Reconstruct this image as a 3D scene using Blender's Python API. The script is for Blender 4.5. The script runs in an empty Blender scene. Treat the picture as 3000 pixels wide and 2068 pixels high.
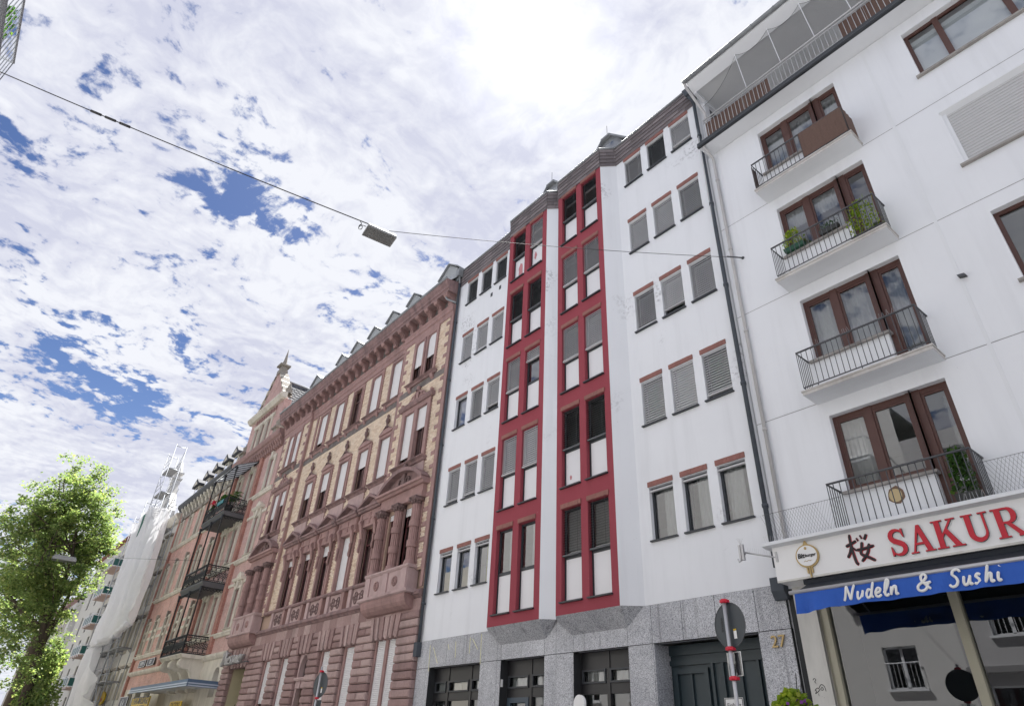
import bpy, math, random
from mathutils import Matrix, Vector
random.seed(7)
S = bpy.context.scene
COL = S.collection
rad = math.radians

# ------------------------------------------------------------------ camera
cam_d = bpy.data.cameras.new('camera'); cam = bpy.data.objects.new('camera', cam_d); COL.objects.link(cam)
cam_d.sensor_width = 36.0; cam_d.sensor_fit = 'HORIZONTAL'; cam_d.lens = 22.112
cam_d.clip_start = 0.05; cam_d.clip_end = 5000
cam.matrix_world = Matrix(((0.64144958, 0.39058151, 0.66029427, 0), (0.76586162, -0.37617551, -0.5214863, 0),
                           (0.04470363, 0.84020121, -0.54042901, 1.6), (0, 0, 0, 1)))
S.camera = cam

# ------------------------------------------------------------------ exposure
S.view_settings.view_transform = 'Standard'; S.view_settings.look = 'None'
S.view_settings.gamma = 1.0; S.view_settings.use_curve_mapping = False
S.view_settings.exposure = 1.5

# ------------------------------------------------------------------ sun (behind thin cloud above the roofs)
SUN = Vector((-0.4018, 0.3247, 0.8562)).normalized()
sd = bpy.data.lights.new('sun', 'SUN'); sd.energy = 5.0; sd.angle = rad(1.0); sd.color = (1.0, 0.975, 0.94)
so = bpy.data.objects.new('sun', sd); COL.objects.link(so)
so.rotation_euler = SUN.to_track_quat('Z', 'Y').to_euler(); so.location = (0, 0, 60)

# ------------------------------------------------------------------ world: nishita sky + broken cloud layer
W = bpy.data.worlds.new('World'); S.world = W; W.use_nodes = True
wt = W.node_tree; wt.nodes.clear()
def WN(t, **k):
    n = wt.nodes.new(t)
    for a, b in k.items(): setattr(n, a, b)
    return n
def wl(a, b): wt.links.new(a, b)
def wmath(op, a, b=None, c=None, clamp=False):
    n = WN('ShaderNodeMath', operation=op, use_clamp=clamp)
    for i, v in enumerate((a, b, c)):
        if v is None: continue
        if isinstance(v, (int, float)): n.inputs[i].default_value = v
        else: wl(v, n.inputs[i])
    return n.outputs[0]
def wsmooth(v, lo, hi):
    n = WN('ShaderNodeMapRange', interpolation_type='SMOOTHSTEP'); wl(v, n.inputs['Value'])
    n.inputs['From Min'].default_value = lo; n.inputs['From Max'].default_value = hi
    return n.outputs['Result']
def wmixc(f, a, b):
    n = WN('ShaderNodeMix', data_type='RGBA')
    if isinstance(f, (int, float)): n.inputs[0].default_value = f
    else: wl(f, n.inputs[0])
    for i, v in ((6, a), (7, b)):
        if isinstance(v, tuple): n.inputs[i].default_value = (*v, 1)
        else: wl(v, n.inputs[i])
    return n.outputs[2]
def wnoise(vec, scale, detail, rough=0.55, dist=0.0, lac=2.0):
    n = WN('ShaderNodeTexNoise', noise_dimensions='2D'); wl(vec, n.inputs['Vector'])
    n.inputs['Scale'].default_value = scale; n.inputs['Detail'].default_value = detail
    n.inputs['Roughness'].default_value = rough; n.inputs['Distortion'].default_value = dist; n.inputs['Lacunarity'].default_value = lac
    return n.outputs['Fac']
sky = WN('ShaderNodeTexSky', sky_type='NISHITA', sun_disc=False)
sky.sun_elevation = math.asin(SUN.z); sky.sun_rotation = math.atan2(SUN.x, SUN.y)
sky.air_density = 1.0; sky.dust_density = 0.6; sky.ozone_density = 2.5
tc = WN('ShaderNodeTexCoord'); dirv = tc.outputs['Generated']
sep = WN('ShaderNodeSeparateXYZ'); wl(dirv, sep.inputs[0])
zc = wmath('MAXIMUM', sep.outputs['Z'], 0.035)
# cloud layer on a slightly curved shell: flattens the crowding near the horizon
zz = wmath('ADD', zc, 0.06)
cu = wmath('DIVIDE', sep.outputs['X'], zz); cv = wmath('DIVIDE', sep.outputs['Y'], zz)
comb = WN('ShaderNodeCombineXYZ'); wl(cu, comb.inputs[0]); wl(cv, comb.inputs[1]); uv = comb.outputs[0]
def blob(u, v, r, amp, sx=1.0, ang=0.0):
    uv = uvw
    m = WN('ShaderNodeMapping', vector_type='TEXTURE'); wl(uv, m.inputs['Vector'])
    m.inputs['Location'].default_value = (u, v, 0); m.inputs['Rotation'].default_value = (0, 0, ang)
    m.inputs['Scale'].default_value = (r * sx, r, 1)
    ln = WN('ShaderNodeVectorMath', operation='LENGTH'); wl(m.outputs[0], ln.inputs[0])
    return wmath('MULTIPLY', wsmooth(ln.outputs['Value'], 1.0, 0.0), amp)
# coverage of the cloud sheet: (u, v, radius, amount, stretch, angle)
BLOBS = [(-1.0521, 0.0517, 0.1431, -0.25, 2.426, 1.668), (-1.0865, 0.1594, 0.0897, -0.16, 2.154, 1.857), (-1.1082, 0.4878, 0.0787, -0.2, 1.529, 2.286), (-2.016, 0.0741, 0.2888, -0.42, 1.513, 1.961), (-1.862, 0.2779, 0.0942, 0.36, 2.794, 1.924), (-2.8427, 0.2489, 0.6828, 0.5, 1.109, -1.484), (-1.426, -0.097, 0.2319, 0.2, 1.178, -0.143), (-1.4457, 0.372, 0.226, 0.26, 1.477, 2.499), (-0.457, 0.4383, 0.3178, 0.34, 1.498, -2.269), (-0.7733, 0.4197, 0.2016, 0.12, 1.168, 2.279), (-0.8677, -0.1055, 0.0874, -0.1, 1.655, -2.687), (-1.1503, -0.2395, 0.0666, -0.22, 1.332, -2.665)]
W.cycles.sampling_method = 'MANUAL'; W.cycles.sample_map_resolution = 512
warp = WN('ShaderNodeVectorMath', operation='MULTIPLY_ADD')
wn_ = WN('ShaderNodeTexNoise', noise_dimensions='2D'); wl(uv, wn_.inputs['Vector']); wn_.inputs['Scale'].default_value = 2.6; wn_.inputs['Detail'].default_value = 5
wl(wn_.outputs['Color'], warp.inputs[0]); warp.inputs[1].default_value = (0.22, 0.22, 0); uvo = WN('ShaderNodeVectorMath', operation='SUBTRACT'); wl(uv, uvo.inputs[0]); uvo.inputs[1].default_value = (0.11, 0.11, 0); wl(uvo.outputs[0], warp.inputs[2]); uvw = warp.outputs[0]
sdir = WN('ShaderNodeVectorMath', operation='DOT_PRODUCT'); wl(dirv, sdir.inputs[0]); sdir.inputs[1].default_value = tuple(SUN)
mid_ = wnoise(uvw, 8.0, 8, 0.62); puff = wnoise(uv, 34.0, 4, 0.6)
vor = WN('ShaderNodeTexVoronoi', feature='F1', voronoi_dimensions='2D'); wl(uvw, vor.inputs['Vector']); vor.inputs['Scale'].default_value = 20.0; vor.inputs['Detail'].default_value = 1.0
billow = wmath('SUBTRACT', 0.55, vor.outputs['Distance'])
dens = wmath('MULTIPLY', wmath('SUBTRACT', mid_, 0.5), 1.7)
dens = wmath('ADD', dens, wmath('MULTIPLY', wmath('SUBTRACT', puff, 0.5), 0.55))
dens = wmath('ADD', dens, wmath('MULTIPLY', billow, 0.30))
dens = wmath('ADD', dens, 0.265)
for b in BLOBS: dens = wmath('ADD', dens, blob(*b))
veil = wmath('POWER', wmath('MAXIMUM', sdir.outputs['Value'], 0.0), 9.0)
dens = wmath('ADD', dens, wmath('MULTIPLY', veil, 0.22))
cover = wsmooth(dens, -0.08, 0.18)
# light inside the cloud: billows lit from the sun side, greyer where the layer is thick
sh_v = WN('ShaderNodeVectorMath', operation='ADD'); wl(uvw, sh_v.inputs[0]); sh_v.inputs[1].default_value = (0.022, -0.018, 0)
mid2 = wnoise(sh_v.outputs[0], 8.0, 8, 0.62)
lit = wmath('MULTIPLY', wmath('SUBTRACT', mid_, mid2), 2.2)
shade = wnoise(uvw, 2.1, 4, 0.5)
bright = wmath('ADD', wmath('ADD', wmath('MULTIPLY', wsmooth(shade, 0.72, 0.36), 0.95), lit), wmath('MULTIPLY', wmath('SUBTRACT', puff, 0.45), 0.32))
bright = wmath('ADD', bright, wmath('MULTIPLY', billow, 0.35))
bright = wmath('ADD', bright, wmath('MULTIPLY', veil, 0.04), None, True)
ccol = wmixc(bright, (2.35, 2.42, 2.9), (3.22, 3.28, 3.5))
# thin veil brightening round the hidden sun
glow = wmath('POWER', wmath('MAXIMUM', sdir.outputs['Value'], 0.0), 20.0); core = wmath('POWER', wmath('MAXIMUM', sdir.outputs['Value'], 0.0), 260.0)
gadd = wmath('ADD', wmath('MULTIPLY', glow, 0.07), wmath('MULTIPLY', core, 2.2))
gcol = WN('ShaderNodeMix', data_type='RGBA', blend_type='ADD'); gcol.inputs[0].default_value = 1.0; wl(ccol, gcol.inputs[6])
gc3 = WN('ShaderNodeCombineColor'); [wl(gadd, gc3.inputs[i]) for i in range(3)]; wl(gc3.outputs[0], gcol.inputs[7])
skyc = WN('ShaderNodeMix', data_type='RGBA', blend_type='MULTIPLY'); skyc.inputs[0].default_value = 1.0; wl(sky.outputs[0], skyc.inputs[6]); wl(wmixc(wsmooth(sep.outputs['Z'], 0.08, 0.55), (0.40, 0.41, 0.45), (0.225, 0.26, 0.345)), skyc.inputs[7])
final = wmixc(cover, skyc.outputs[2], gcol.outputs[2])
bg = WN('ShaderNodeBackground'); wl(final, bg.inputs[0]); bg.inputs[1].default_value = 0.10
wo = WN('ShaderNodeOutputWorld'); wl(bg.outputs[0], wo.inputs[0])


# ------------------------------------------------------------------ helpers
ORG = {}
class MB:
    def __init__(s): s.v = []; s.f = []; s.sm = []; s.mi = []
    def face(s, pts, smooth=False, m=0):
        n = len(s.v); s.v.extend(pts); s.f.append(tuple(range(n, n + len(pts)))); s.sm.append(smooth); s.mi.append(m)
    def quadgrid(s, idx, smooth, m=0):
        s.f.append(idx); s.sm.append(smooth); s.mi.append(m)
    def box(s, x0, x1, y0, y1, z0, z1, m=0, back=True):
        n = len(s.v)
        s.v.extend([(x0, y0, z0), (x1, y0, z0), (x1, y1, z0), (x0, y1, z0), (x0, y0, z1), (x1, y0, z1), (x1, y1, z1), (x0, y1, z1)])
        fs = [(0, 1, 5, 4), (1, 2, 6, 5), (3, 0, 4, 7), (4, 5, 6, 7), (0, 3, 2, 1)]
        if back: fs.append((2, 3, 7, 6))
        for f in fs: s.f.append(tuple(n + i for i in f)); s.sm.append(False); s.mi.append(m)
        return s
    def frust(s, x0, x1, y0, y1, z0, z1, c, m=0):
        # block with chamfered front edges (front at y0)
        n = len(s.v)
        s.v.extend([(x0, y1, z0), (x1, y1, z0), (x1, y1, z1), (x0, y1, z1),
                    (x0, y0 + c, z0), (x1, y0 + c, z0), (x1, y0 + c, z1), (x0, y0 + c, z1),
                    (x0 + c, y0, z0 + c), (x1 - c, y0, z0 + c), (x1 - c, y0, z1 - c), (x0 + c, y0, z1 - c)])
        for i in range(4):
            j = (i + 1) % 4
            for o in (0, 4): s.f.append((n + o + i, n + o + j, n + o + 4 + j, n + o + 4 + i)); s.sm.append(False); s.mi.append(m)
        s.f.append((n + 8, n + 9, n + 10, n + 11)); s.sm.append(False); s.mi.append(m)
        return s
    def prism(s, poly, a, b, axis, m=0, smooth=False):
        # poly: 2D points. axis x: (y,z); y: (x,z); z: (x,y)
        def P(p, t): return {'x': (t, p[0], p[1]), 'y': (p[0], t, p[1]), 'z': (p[0], p[1], t)}[axis]
        n = len(s.v); k = len(poly)
        s.v.extend([P(p, a) for p in poly]); s.v.extend([P(p, b) for p in poly])
        for i in range(k):
            j = (i + 1) % k
            s.f.append((n + i, n + j, n + k + j, n + k + i)); s.sm.append(smooth); s.mi.append(m)
        s.f.append(tuple(range(n, n + k))); s.sm.append(False); s.mi.append(m)
        s.f.append(tuple(range(n + 2 * k - 1, n + k - 1, -1))); s.sm.append(False); s.mi.append(m)
        return s
    def tube(s, pts, r, n=8, caps=True, sy=1.0, m=0, closed=False):
        pts = [Vector(p) for p in pts]; k = len(pts); rings = []
        up0 = None
        for i, p in enumerate(pts):
            if closed: t = (pts[(i + 1) % k] - pts[i - 1])
            else: t = (pts[min(i + 1, k - 1)] - pts[max(i - 1, 0)])
            t = t.normalized() if t.length > 1e-9 else Vector((0, 0, 1))
            if up0 is None:
                up0 = Vector((0, 1, 0)) if abs(t.y) < 0.9 else Vector((1, 0, 0))
            a = (up0 - t * up0.dot(t))
            if a.length < 1e-4: a = t.orthogonal()
            a.normalize(); b = t.cross(a); up0 = a
            rr = r[i] if isinstance(r, (list, tuple)) else r
            base = len(s.v)
            for q in range(n):
                th = 2 * math.pi * q / n
                o = a * (math.cos(th) * rr * sy) + b * (math.sin(th) * rr)
                s.v.append(tuple(p + o))
            rings.append(base)
        rng = range(k) if closed else range(k - 1)
        for i in rng:
            A = rings[i]; B = rings[(i + 1) % k]
            for q in range(n):
                s.f.append((A + q, A + (q + 1) % n, B + (q + 1) % n, B + q)); s.sm.append(n > 4); s.mi.append(m)
        if caps and not closed:
            s.f.append(tuple(rings[0] + q for q in range(n - 1, -1, -1))); s.sm.append(False); s.mi.append(m)
            s.f.append(tuple(rings[-1] + q for q in range(n))); s.sm.append(False); s.mi.append(m)
        return s
    def bar(s, p, q, r, m=0): return s.tube([p, q], r, 4, True, 1.0, m)
    def lathe(s, cx, cy, prof, n=12, m=0, a0=0, a1=2 * math.pi, flute=0):
        k = len(prof); full = abs(a1 - a0 - 2 * math.pi) < 1e-6; nn = n if full else n + 1; base = len(s.v)
        for (r, z) in prof:
            for q in range(nn):
                th = a0 + (a1 - a0) * q / n
                rr = r * (1 - (flute if q % 2 else 0))
                s.v.append((cx + rr * math.cos(th), cy + rr * math.sin(th), z))
        for i in range(k - 1):
            for q in range(n):
                q2 = (q + 1) % nn
                s.f.append((base + i * nn + q, base + i * nn + q2, base + (i + 1) * nn + q2, base + (i + 1) * nn + q)); s.sm.append(flute == 0); s.mi.append(m)
        return s
    def disc(s, cx, y, cz, rx, rz=None, n=24, t=0.0, m=0):
        rz = rz or rx
        poly = [(cx + rx * math.cos(2 * math.pi * i / n), cz + rz * math.sin(2 * math.pi * i / n)) for i in range(n)]
        if t: s.prism(poly, y, y + t, 'y', m)
        else: s.face([(p[0], y, p[1]) for p in poly], m=m)
        return s
    def ring(s, cx, y, cz, R, r, n=14, k=5, m=0):
        pts = [(cx + R * math.cos(2 * math.pi * i / n), y, cz + R * math.sin(2 * math.pi * i / n)) for i in range(n)]
        return s.tube(pts, r, k, False, 1.0, m, True)
    def wall(s, x0, x1, z0, z1, y, holes=(), depth=0.15, m=0, mr=None):
        mr = m if mr is None else mr
        xs = sorted({x0, x1, *[h[0] for h in holes], *[h[1] for h in holes]}); zs = sorted({z0, z1, *[h[2] for h in holes], *[h[3] for h in holes]})
        xs = [x for x in xs if x0 - 1e-6 <= x <= x1 + 1e-6]; zs = [z for z in zs if z0 - 1e-6 <= z <= z1 + 1e-6]
        for i in range(len(xs) - 1):
            for j in range(len(zs) - 1):
                cx = (xs[i] + xs[i + 1]) / 2; cz = (zs[j] + zs[j + 1]) / 2
                if any(h[0] < cx < h[1] and h[2] < cz < h[3] for h in holes): continue
                s.face([(xs[i], y, zs[j]), (xs[i + 1], y, zs[j]), (xs[i + 1], y, zs[j + 1]), (xs[i], y, zs[j + 1])], m=m)
        for (a, b, c, d) in holes:
            Y = y + depth
            s.face([(a, y, c), (a, Y, c), (a, Y, d), (a, y, d)], m=mr); s.face([(b, y, c), (b, y, d), (b, Y, d), (b, Y, c)], m=mr)
            s.face([(a, y, c), (b, y, c), (b, Y, c), (a, Y, c)], m=mr); s.face([(a, y, d), (a, Y, d), (b, Y, d), (b, y, d)], m=mr)
        return s
    def mesh(s, name, mats, off=(0, 0, 0)):
        me = bpy.data.meshes.new(name)
        me.from_pydata([(p[0] - off[0], p[1] - off[1], p[2] - off[2]) for p in s.v], [], s.f)
        if not isinstance(mats, (list, tuple)): mats = [mats]
        for mt in mats: me.materials.append(mt)
        me.polygons.foreach_set('use_smooth', s.sm)
        if len(mats) > 1: me.polygons.foreach_set('material_index', s.mi)
        me.update(); return me
    def build(s, name, mats, parent=None, kind=None, at=None):
        org = ORG[parent.name] if parent else Vector(at or (0, 0, 0))
        o = bpy.data.objects.new(name, s.mesh(name, mats, org)); COL.objects.link(o)
        if parent: o.parent = parent
        else: o.location = org
        ORG[o.name] = Vector(org)
        if kind: o['kind'] = kind
        return o
def inst(name, me, parent, loc):
    """place shared mesh data at a world position under a parent"""
    o = bpy.data.objects.new(name, me); COL.objects.link(o)
    loc = Vector(loc); o.parent = parent; o.location = loc - (ORG[parent.name] if parent else Vector((0, 0, 0)))
    ORG[o.name] = loc
    return o
def thing(name, label, cat, loc, group=None):
    o = bpy.data.objects.new(name, None); COL.objects.link(o); o.location = loc; o.empty_display_size = 0.3
    o['label'] = label; o['category'] = cat
    if group: o['group'] = group
    ORG[o.name] = Vector(loc); return o
def tag(o, label, cat, group=None):
    o['label'] = label; o['category'] = cat
    if group: o['group'] = group
    return o
CACHE = {}
def cached(key, fn):
    if key not in CACHE: CACHE[key] = fn()
    return CACHE[key]
def smooth_line(pts, n=5):
    """catmull-rom through 2D/3D points"""
    pts = [Vector(p) for p in pts]
    if len(pts) < 3: return pts
    out = []
    for i in range(len(pts) - 1):
        p0 = pts[max(i - 1, 0)]; p1 = pts[i]; p2 = pts[i + 1]; p3 = pts[min(i + 2, len(pts) - 1)]
        for k in range(n):
            t = k / n
            out.append(0.5 * ((2 * p1) + (p2 - p0) * t + (2 * p0 - 5 * p1 + 4 * p2 - p3) * t * t + (3 * p1 - p0 - 3 * p2 + p3) * t ** 3))
    out.append(pts[-1]); return out
def strokes(mb, lines, x, y, z, sc, w, flat=0.3, shear=0.0, n=6, sm=4, m=0):
    """brush strokes: polylines in unit letter space drawn as flattened rods in the facade plane"""
    for ln in lines:
        p2 = [(a + shear * b, b) for a, b in ln]
        p3 = [(x + p.x * sc, y, z + p.y * sc) for p in smooth_line([Vector((a, b, 0)) for a, b in p2], sm)]
        k = len(p3)
        rr = [w * (0.62 if i in (0, k - 1) else 1.0) for i in range(k)]
        # rod flattened towards the wall
        t0 = len(mb.v); mb.tube(p3, rr, n, True, 1.0, m)
        for i in range(t0, len(mb.v)):
            v = mb.v[i]; mb.v[i] = (v[0], y + (v[1] - y) * flat, v[2])
def text_mesh(txt, size, mat, extrude=0.004, shear=0.0, bold=0.0, align='CENTER'):
    c = bpy.data.curves.new('lettering', 'FONT'); c.body = txt; c.size = size; c.extrude = extrude; c.align_x = align; c.shear = shear; c.offset = bold
    c.resolution_u = 3; c.space_line = 1.0
    o = bpy.data.objects.new('lettering', c); COL.objects.link(o)
    dg = bpy.context.evaluated_depsgraph_get(); me = bpy.data.meshes.new_from_object(o.evaluated_get(dg))
    bpy.data.objects.remove(o); bpy.data.curves.remove(c)
    me.transform(Matrix.Rotation(rad(90), 4, 'X')); me.materials.clear(); me.materials.append(mat)
    return me

# ------------------------------------------------------------------ materials
def NT(name):
    m = bpy.data.materials.new(name); m.use_nodes = True; t = m.node_tree; b = t.nodes['Principled BSDF']; return m, t, b
def node(t, ty, **k):
    n = t.nodes.new(ty)
    for a, b in k.items(): setattr(n, a, b)
    return n
def pos(t): return node(t, 'ShaderNodeNewGeometry').outputs['Position']
def noise(t, scale, detail=4, rough=0.55, vec=None, dist=0.0):
    n = node(t, 'ShaderNodeTexNoise'); t.links.new(vec or pos(t), n.inputs['Vector'])
    n.inputs['Scale'].default_value = scale; n.inputs['Detail'].default_value = detail; n.inputs['Roughness'].default_value = rough; n.inputs['Distortion'].default_value = dist
    return n.outputs['Fac']
def mapping(t, sc=(1, 1, 1), rot=(0, 0, 0)):
    n = node(t, 'ShaderNodeMapping'); t.links.new(pos(t), n.inputs['Vector']); n.inputs['Scale'].default_value = sc; n.inputs['Rotation'].default_value = rot
    return n.outputs[0]
def ramp(t, fac, stops):
    n = node(t, 'ShaderNodeValToRGB'); t.links.new(fac, n.inputs[0]); e = n.color_ramp.elements
    while len(e) < len(stops): e.new(0.5)
    for i, (p, c) in enumerate(stops): e[i].position = p; e[i].color = (*c, 1) if len(c) == 3 else c
    return n.outputs[0]
def mix(t, f, a, b, mode='MIX'):
    n = node(t, 'ShaderNodeMix', data_type='RGBA', blend_type=mode)
    for i, v in ((0, f), (6, a), (7, b)):
        if isinstance(v, (int, float)): n.inputs[i].default_value = v
        elif isinstance(v, tuple): n.inputs[i].default_value = (*v, 1)
        else: t.links.new(v, n.inputs[i])
    return n.outputs[2]
def bump(t, b, h, strength=0.3, dist=0.01):
    n = node(t, 'ShaderNodeBump'); n.inputs['Strength'].default_value = strength; n.inputs['Distance'].default_value = dist
    t.links.new(h, n.inputs['Height']); t.links.new(n.outputs[0], b.inputs['Normal'])
def sc(c, k): return tuple(min(1, x * k) for x in c)
def M(name, col, rough=0.8, var=0.12, vs=2.5, bmp=0.0, bs=60, metal=0.0, spec=0.5, dirt=0.0, dcol=(0.05, 0.045, 0.045), ds=1.2):
    m, t, b = NT(name)
    c = mix(t, noise(t, vs, 5), sc(col, 1 - var), sc(col, 1 + var))
    if dirt:   # rain streaks and grime with a shape of their own
        st = noise(t, ds, 6, 0.65, mapping(t, (1.6, 1.6, 0.35)))
        c = mix(t, ramp(t, st, [(0.45, (0, 0, 0)), (0.75, (dirt, dirt, dirt))]), c, dcol)
    t.links.new(c, b.inputs['Base Color'])
    b.inputs['Roughness'].default_value = rough; b.inputs['Metallic'].default_value = metal; b.inputs['Specular IOR Level'].default_value = spec
    if bmp: bump(t, b, noise(t, bs, 4), bmp)
    return m
def plaster(name, col, smudge=0.0, grain=130):
    m, t, b = NT(name)
    c = mix(t, noise(t, 0.8, 6, 0.6), sc(col, 0.955), sc(col, 1.03))
    st = noise(t, 1.1, 6, 0.6, mapping(t, (2.2, 2.2, 0.16)))
    c = mix(t, ramp(t, st, [(0.5, (0, 0, 0)), (0.76, (0.22, 0.22, 0.22))]), c, sc(col, 0.62))
    if smudge:
        n1 = noise(t, 0.42, 2); n2 = noise(t, 9, 6, 0.7)
        k = mix(t, 1.0, ramp(t, n1, [(0.60, (0, 0, 0)), (0.67, (1, 1, 1))]), ramp(t, n2, [(0.50, (0, 0, 0)), (0.60, (smudge,) * 3)]), 'MULTIPLY')
        c = mix(t, k, c, (0.26, 0.26, 0.28))
    n3 = noise(t, 26, 2, 0.5)
    c = mix(t, ramp(t, n3, [(0.74, (0, 0, 0)), (0.78, (0.4, 0.4, 0.4))]), c, (0.3, 0.3, 0.3))
    t.links.new(c, b.inputs['Base Color']); b.inputs['Roughness'].default_value = 0.92; b.inputs['Specular IOR Level'].default_value = 0.25
    bump(t, b, noise(t, grain, 3), 0.28, 0.006)
    return m
def granite_mat():
    m, t, b = NT('granite')
    v = node(t, 'ShaderNodeTexVoronoi'); v.inputs['Scale'].default_value = 80; t.links.new(pos(t), v.inputs['Vector'])
    bw = node(t, 'ShaderNodeRGBToBW'); t.links.new(v.outputs['Color'], bw.inputs[0])
    c = ramp(t, bw.outputs[0], [(0.15, (0.18, 0.185, 0.20)), (0.36, (0.38, 0.39, 0.42)), (0.6, (0.55, 0.56, 0.59)), (0.85, (0.70, 0.71, 0.73))])
    big = noise(t, 1.3, 5, 0.6)
    c = mix(t, 1.0, c, ramp(t, big, [(0.3, (0.8, 0.8, 0.82)), (0.7, (1.08, 1.08, 1.08))]), 'MULTIPLY')
    st = noise(t, 2.0, 5, 0.6, mapping(t, (3, 3, 0.12)))
    c = mix(t, ramp(t, st, [(0.56, (0, 0, 0)), (0.72, (0.55, 0.55, 0.55))]), c, (0.13, 0.13, 0.14))
    oi = node(t, 'ShaderNodeObjectInfo'); c = mix(t, 1.0, c, ramp(t, oi.outputs['Random'], [(0, (0.88, 0.88, 0.88)), (1, (1.08, 1.08, 1.08))]), 'MULTIPLY')
    t.links.new(c, b.inputs['Base Color']); b.inputs['Roughness'].default_value = 0.5
    return m
def island_mat(name, stops, rough=0.85, bmp=0.25, dirt=0.25, bs=50):
    """pieces (bricks, slates, stone blocks): every piece has its own tone"""
    m, t, b = NT(name)
    g = node(t, 'ShaderNodeNewGeometry'); oi = node(t, 'ShaderNodeObjectInfo')
    a = node(t, 'ShaderNodeMath', operation='ADD'); t.links.new(g.outputs['Random Per Island'], a.inputs[0]); t.links.new(oi.outputs['Random'], a.inputs[1])
    fr = node(t, 'ShaderNodeMath', operation='FRACT'); t.links.new(a.outputs[0], fr.inputs[0])
    c = ramp(t, fr.outputs[0], stops)
    c = mix(t, 1.0, c, ramp(t, noise(t, 14, 5, 0.65), [(0.3, (0.84, 0.84, 0.84)), (0.7, (1.12, 1.12, 1.12))]), 'MULTIPLY')
    if dirt:
        st = noise(t, 1.1, 6, 0.65, mapping(t, (1.5, 1.5, 0.5)))
        c = mix(t, ramp(t, st, [(0.48, (0, 0, 0)), (0.72, (dirt,) * 3)]), c, (0.07, 0.055, 0.055))
    t.links.new(c, b.inputs['Base Color']); b.inputs['Roughness'].default_value = rough; b.inputs['Specular IOR Level'].default_value = 0.3
    if bmp: bump(t, b, noise(t, bs, 4), bmp, 0.008)
    return m
def brick_tex(name, c1, c2, mortar, w=0.25, h=0.075, dirt=0.2):
    m, t, b = NT(name)
    g = node(t, 'ShaderNodeSeparateXYZ'); t.links.new(pos(t), g.inputs[0])
    ad = node(t, 'ShaderNodeMath', operation='ADD'); t.links.new(g.outputs['X'], ad.inputs[0]); t.links.new(g.outputs['Y'], ad.inputs[1])
    cb = node(t, 'ShaderNodeCombineXYZ'); t.links.new(ad.outputs[0], cb.inputs[0]); t.links.new(g.outputs['Z'], cb.inputs[1])
    k = node(t, 'ShaderNodeTexBrick'); t.links.new(cb.outputs[0], k.inputs['Vector'])
    k.inputs['Scale'].default_value = 1.0; k.inputs['Brick Width'].default_value = w; k.inputs['Row Height'].default_value = h; k.inputs['Mortar Size'].default_value = 0.007
    k.inputs['Color1'].default_value = (*c1, 1); k.inputs['Color2'].default_value = (*c2, 1); k.inputs['Mortar'].default_value = (*mortar, 1)
    c = mix(t, 1.0, k.outputs['Color'], ramp(t, noise(t, 1.7, 6, 0.65), [(0.3, (0.8, 0.8, 0.8)), (0.7, (1.14, 1.14, 1.14))]), 'MULTIPLY')
    st = noise(t, 0.9, 6, 0.65, mapping(t, (1.5, 1.5, 0.4)))
    c = mix(t, ramp(t, st, [(0.5, (0, 0, 0)), (0.75, (dirt,) * 3)]), c, (0.1, 0.06, 0.055))
    t.links.new(c, b.inputs['Base Color']); b.inputs['Roughness'].default_value = 0.9
    bump(t, b, k.outputs['Fac'], -0.4, 0.01)
    return m
def glass_mat(name, tint=(0.72, 0.78, 0.78), gain=1.9):
    m, t, b = NT(name); t.nodes.remove(b); out = t.nodes['Material Output']
    tr = node(t, 'ShaderNodeBsdfTransparent'); tr.inputs[0].default_value = (*tint, 1)
    gl = node(t, 'ShaderNodeBsdfGlossy'); gl.inputs['Roughness'].default_value = 0.0; gl.inputs['Color'].default_value = (0.96, 0.97, 1.0, 1)
    fr = node(t, 'ShaderNodeFresnel'); fr.inputs[0].default_value = 1.5
    nb = node(t, 'ShaderNodeBump'); nb.inputs['Strength'].default_value = 0.02; nb.inputs['Distance'].default_value = 0.02
    t.links.new(noise(t, 1.3, 1), nb.inputs['Height']); t.links.new(nb.outputs[0], gl.inputs['Normal'])
    mu = node(t, 'ShaderNodeMath', operation='MULTIPLY', use_clamp=True); t.links.new(fr.outputs[0], mu.inputs[0]); mu.inputs[1].default_value = gain
    mx = node(t, 'ShaderNodeMixShader'); t.links.new(mu.outputs[0], mx.inputs[0]); t.links.new(tr.outputs[0], mx.inputs[1]); t.links.new(gl.outputs[0], mx.inputs[2])
    t.links.new(mx.outputs[0], out.inputs[0]); return m
def cloth_mat(name, col, trans=0.35, weave=0):
    m, t, b = NT(name); out = t.nodes['Material Output']
    c = mix(t, noise(t, 3, 4), sc(col, 0.92), sc(col, 1.05)); t.links.new(c, b.inputs['Base Color']); b.inputs['Roughness'].default_value = 0.75
    tl = node(t, 'ShaderNodeBsdfTranslucent'); t.links.new(c, tl.inputs[0])
    mx = node(t, 'ShaderNodeMixShader'); mx.inputs[0].default_value = trans
    t.links.new(b.outputs[0], mx.inputs[1]); t.links.new(tl.outputs[0], mx.inputs[2]); last = mx.outputs[0]
    if weave:   # open weave lets some light and view through
        tp = node(t, 'ShaderNodeBsdfTransparent'); m2 = node(t, 'ShaderNodeMixShader'); m2.inputs[0].default_value = weave
        t.links.new(last, m2.inputs[1]); t.links.new(tp.outputs[0], m2.inputs[2]); last = m2.outputs[0]
    t.links.new(last, out.inputs[0]); return m
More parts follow.
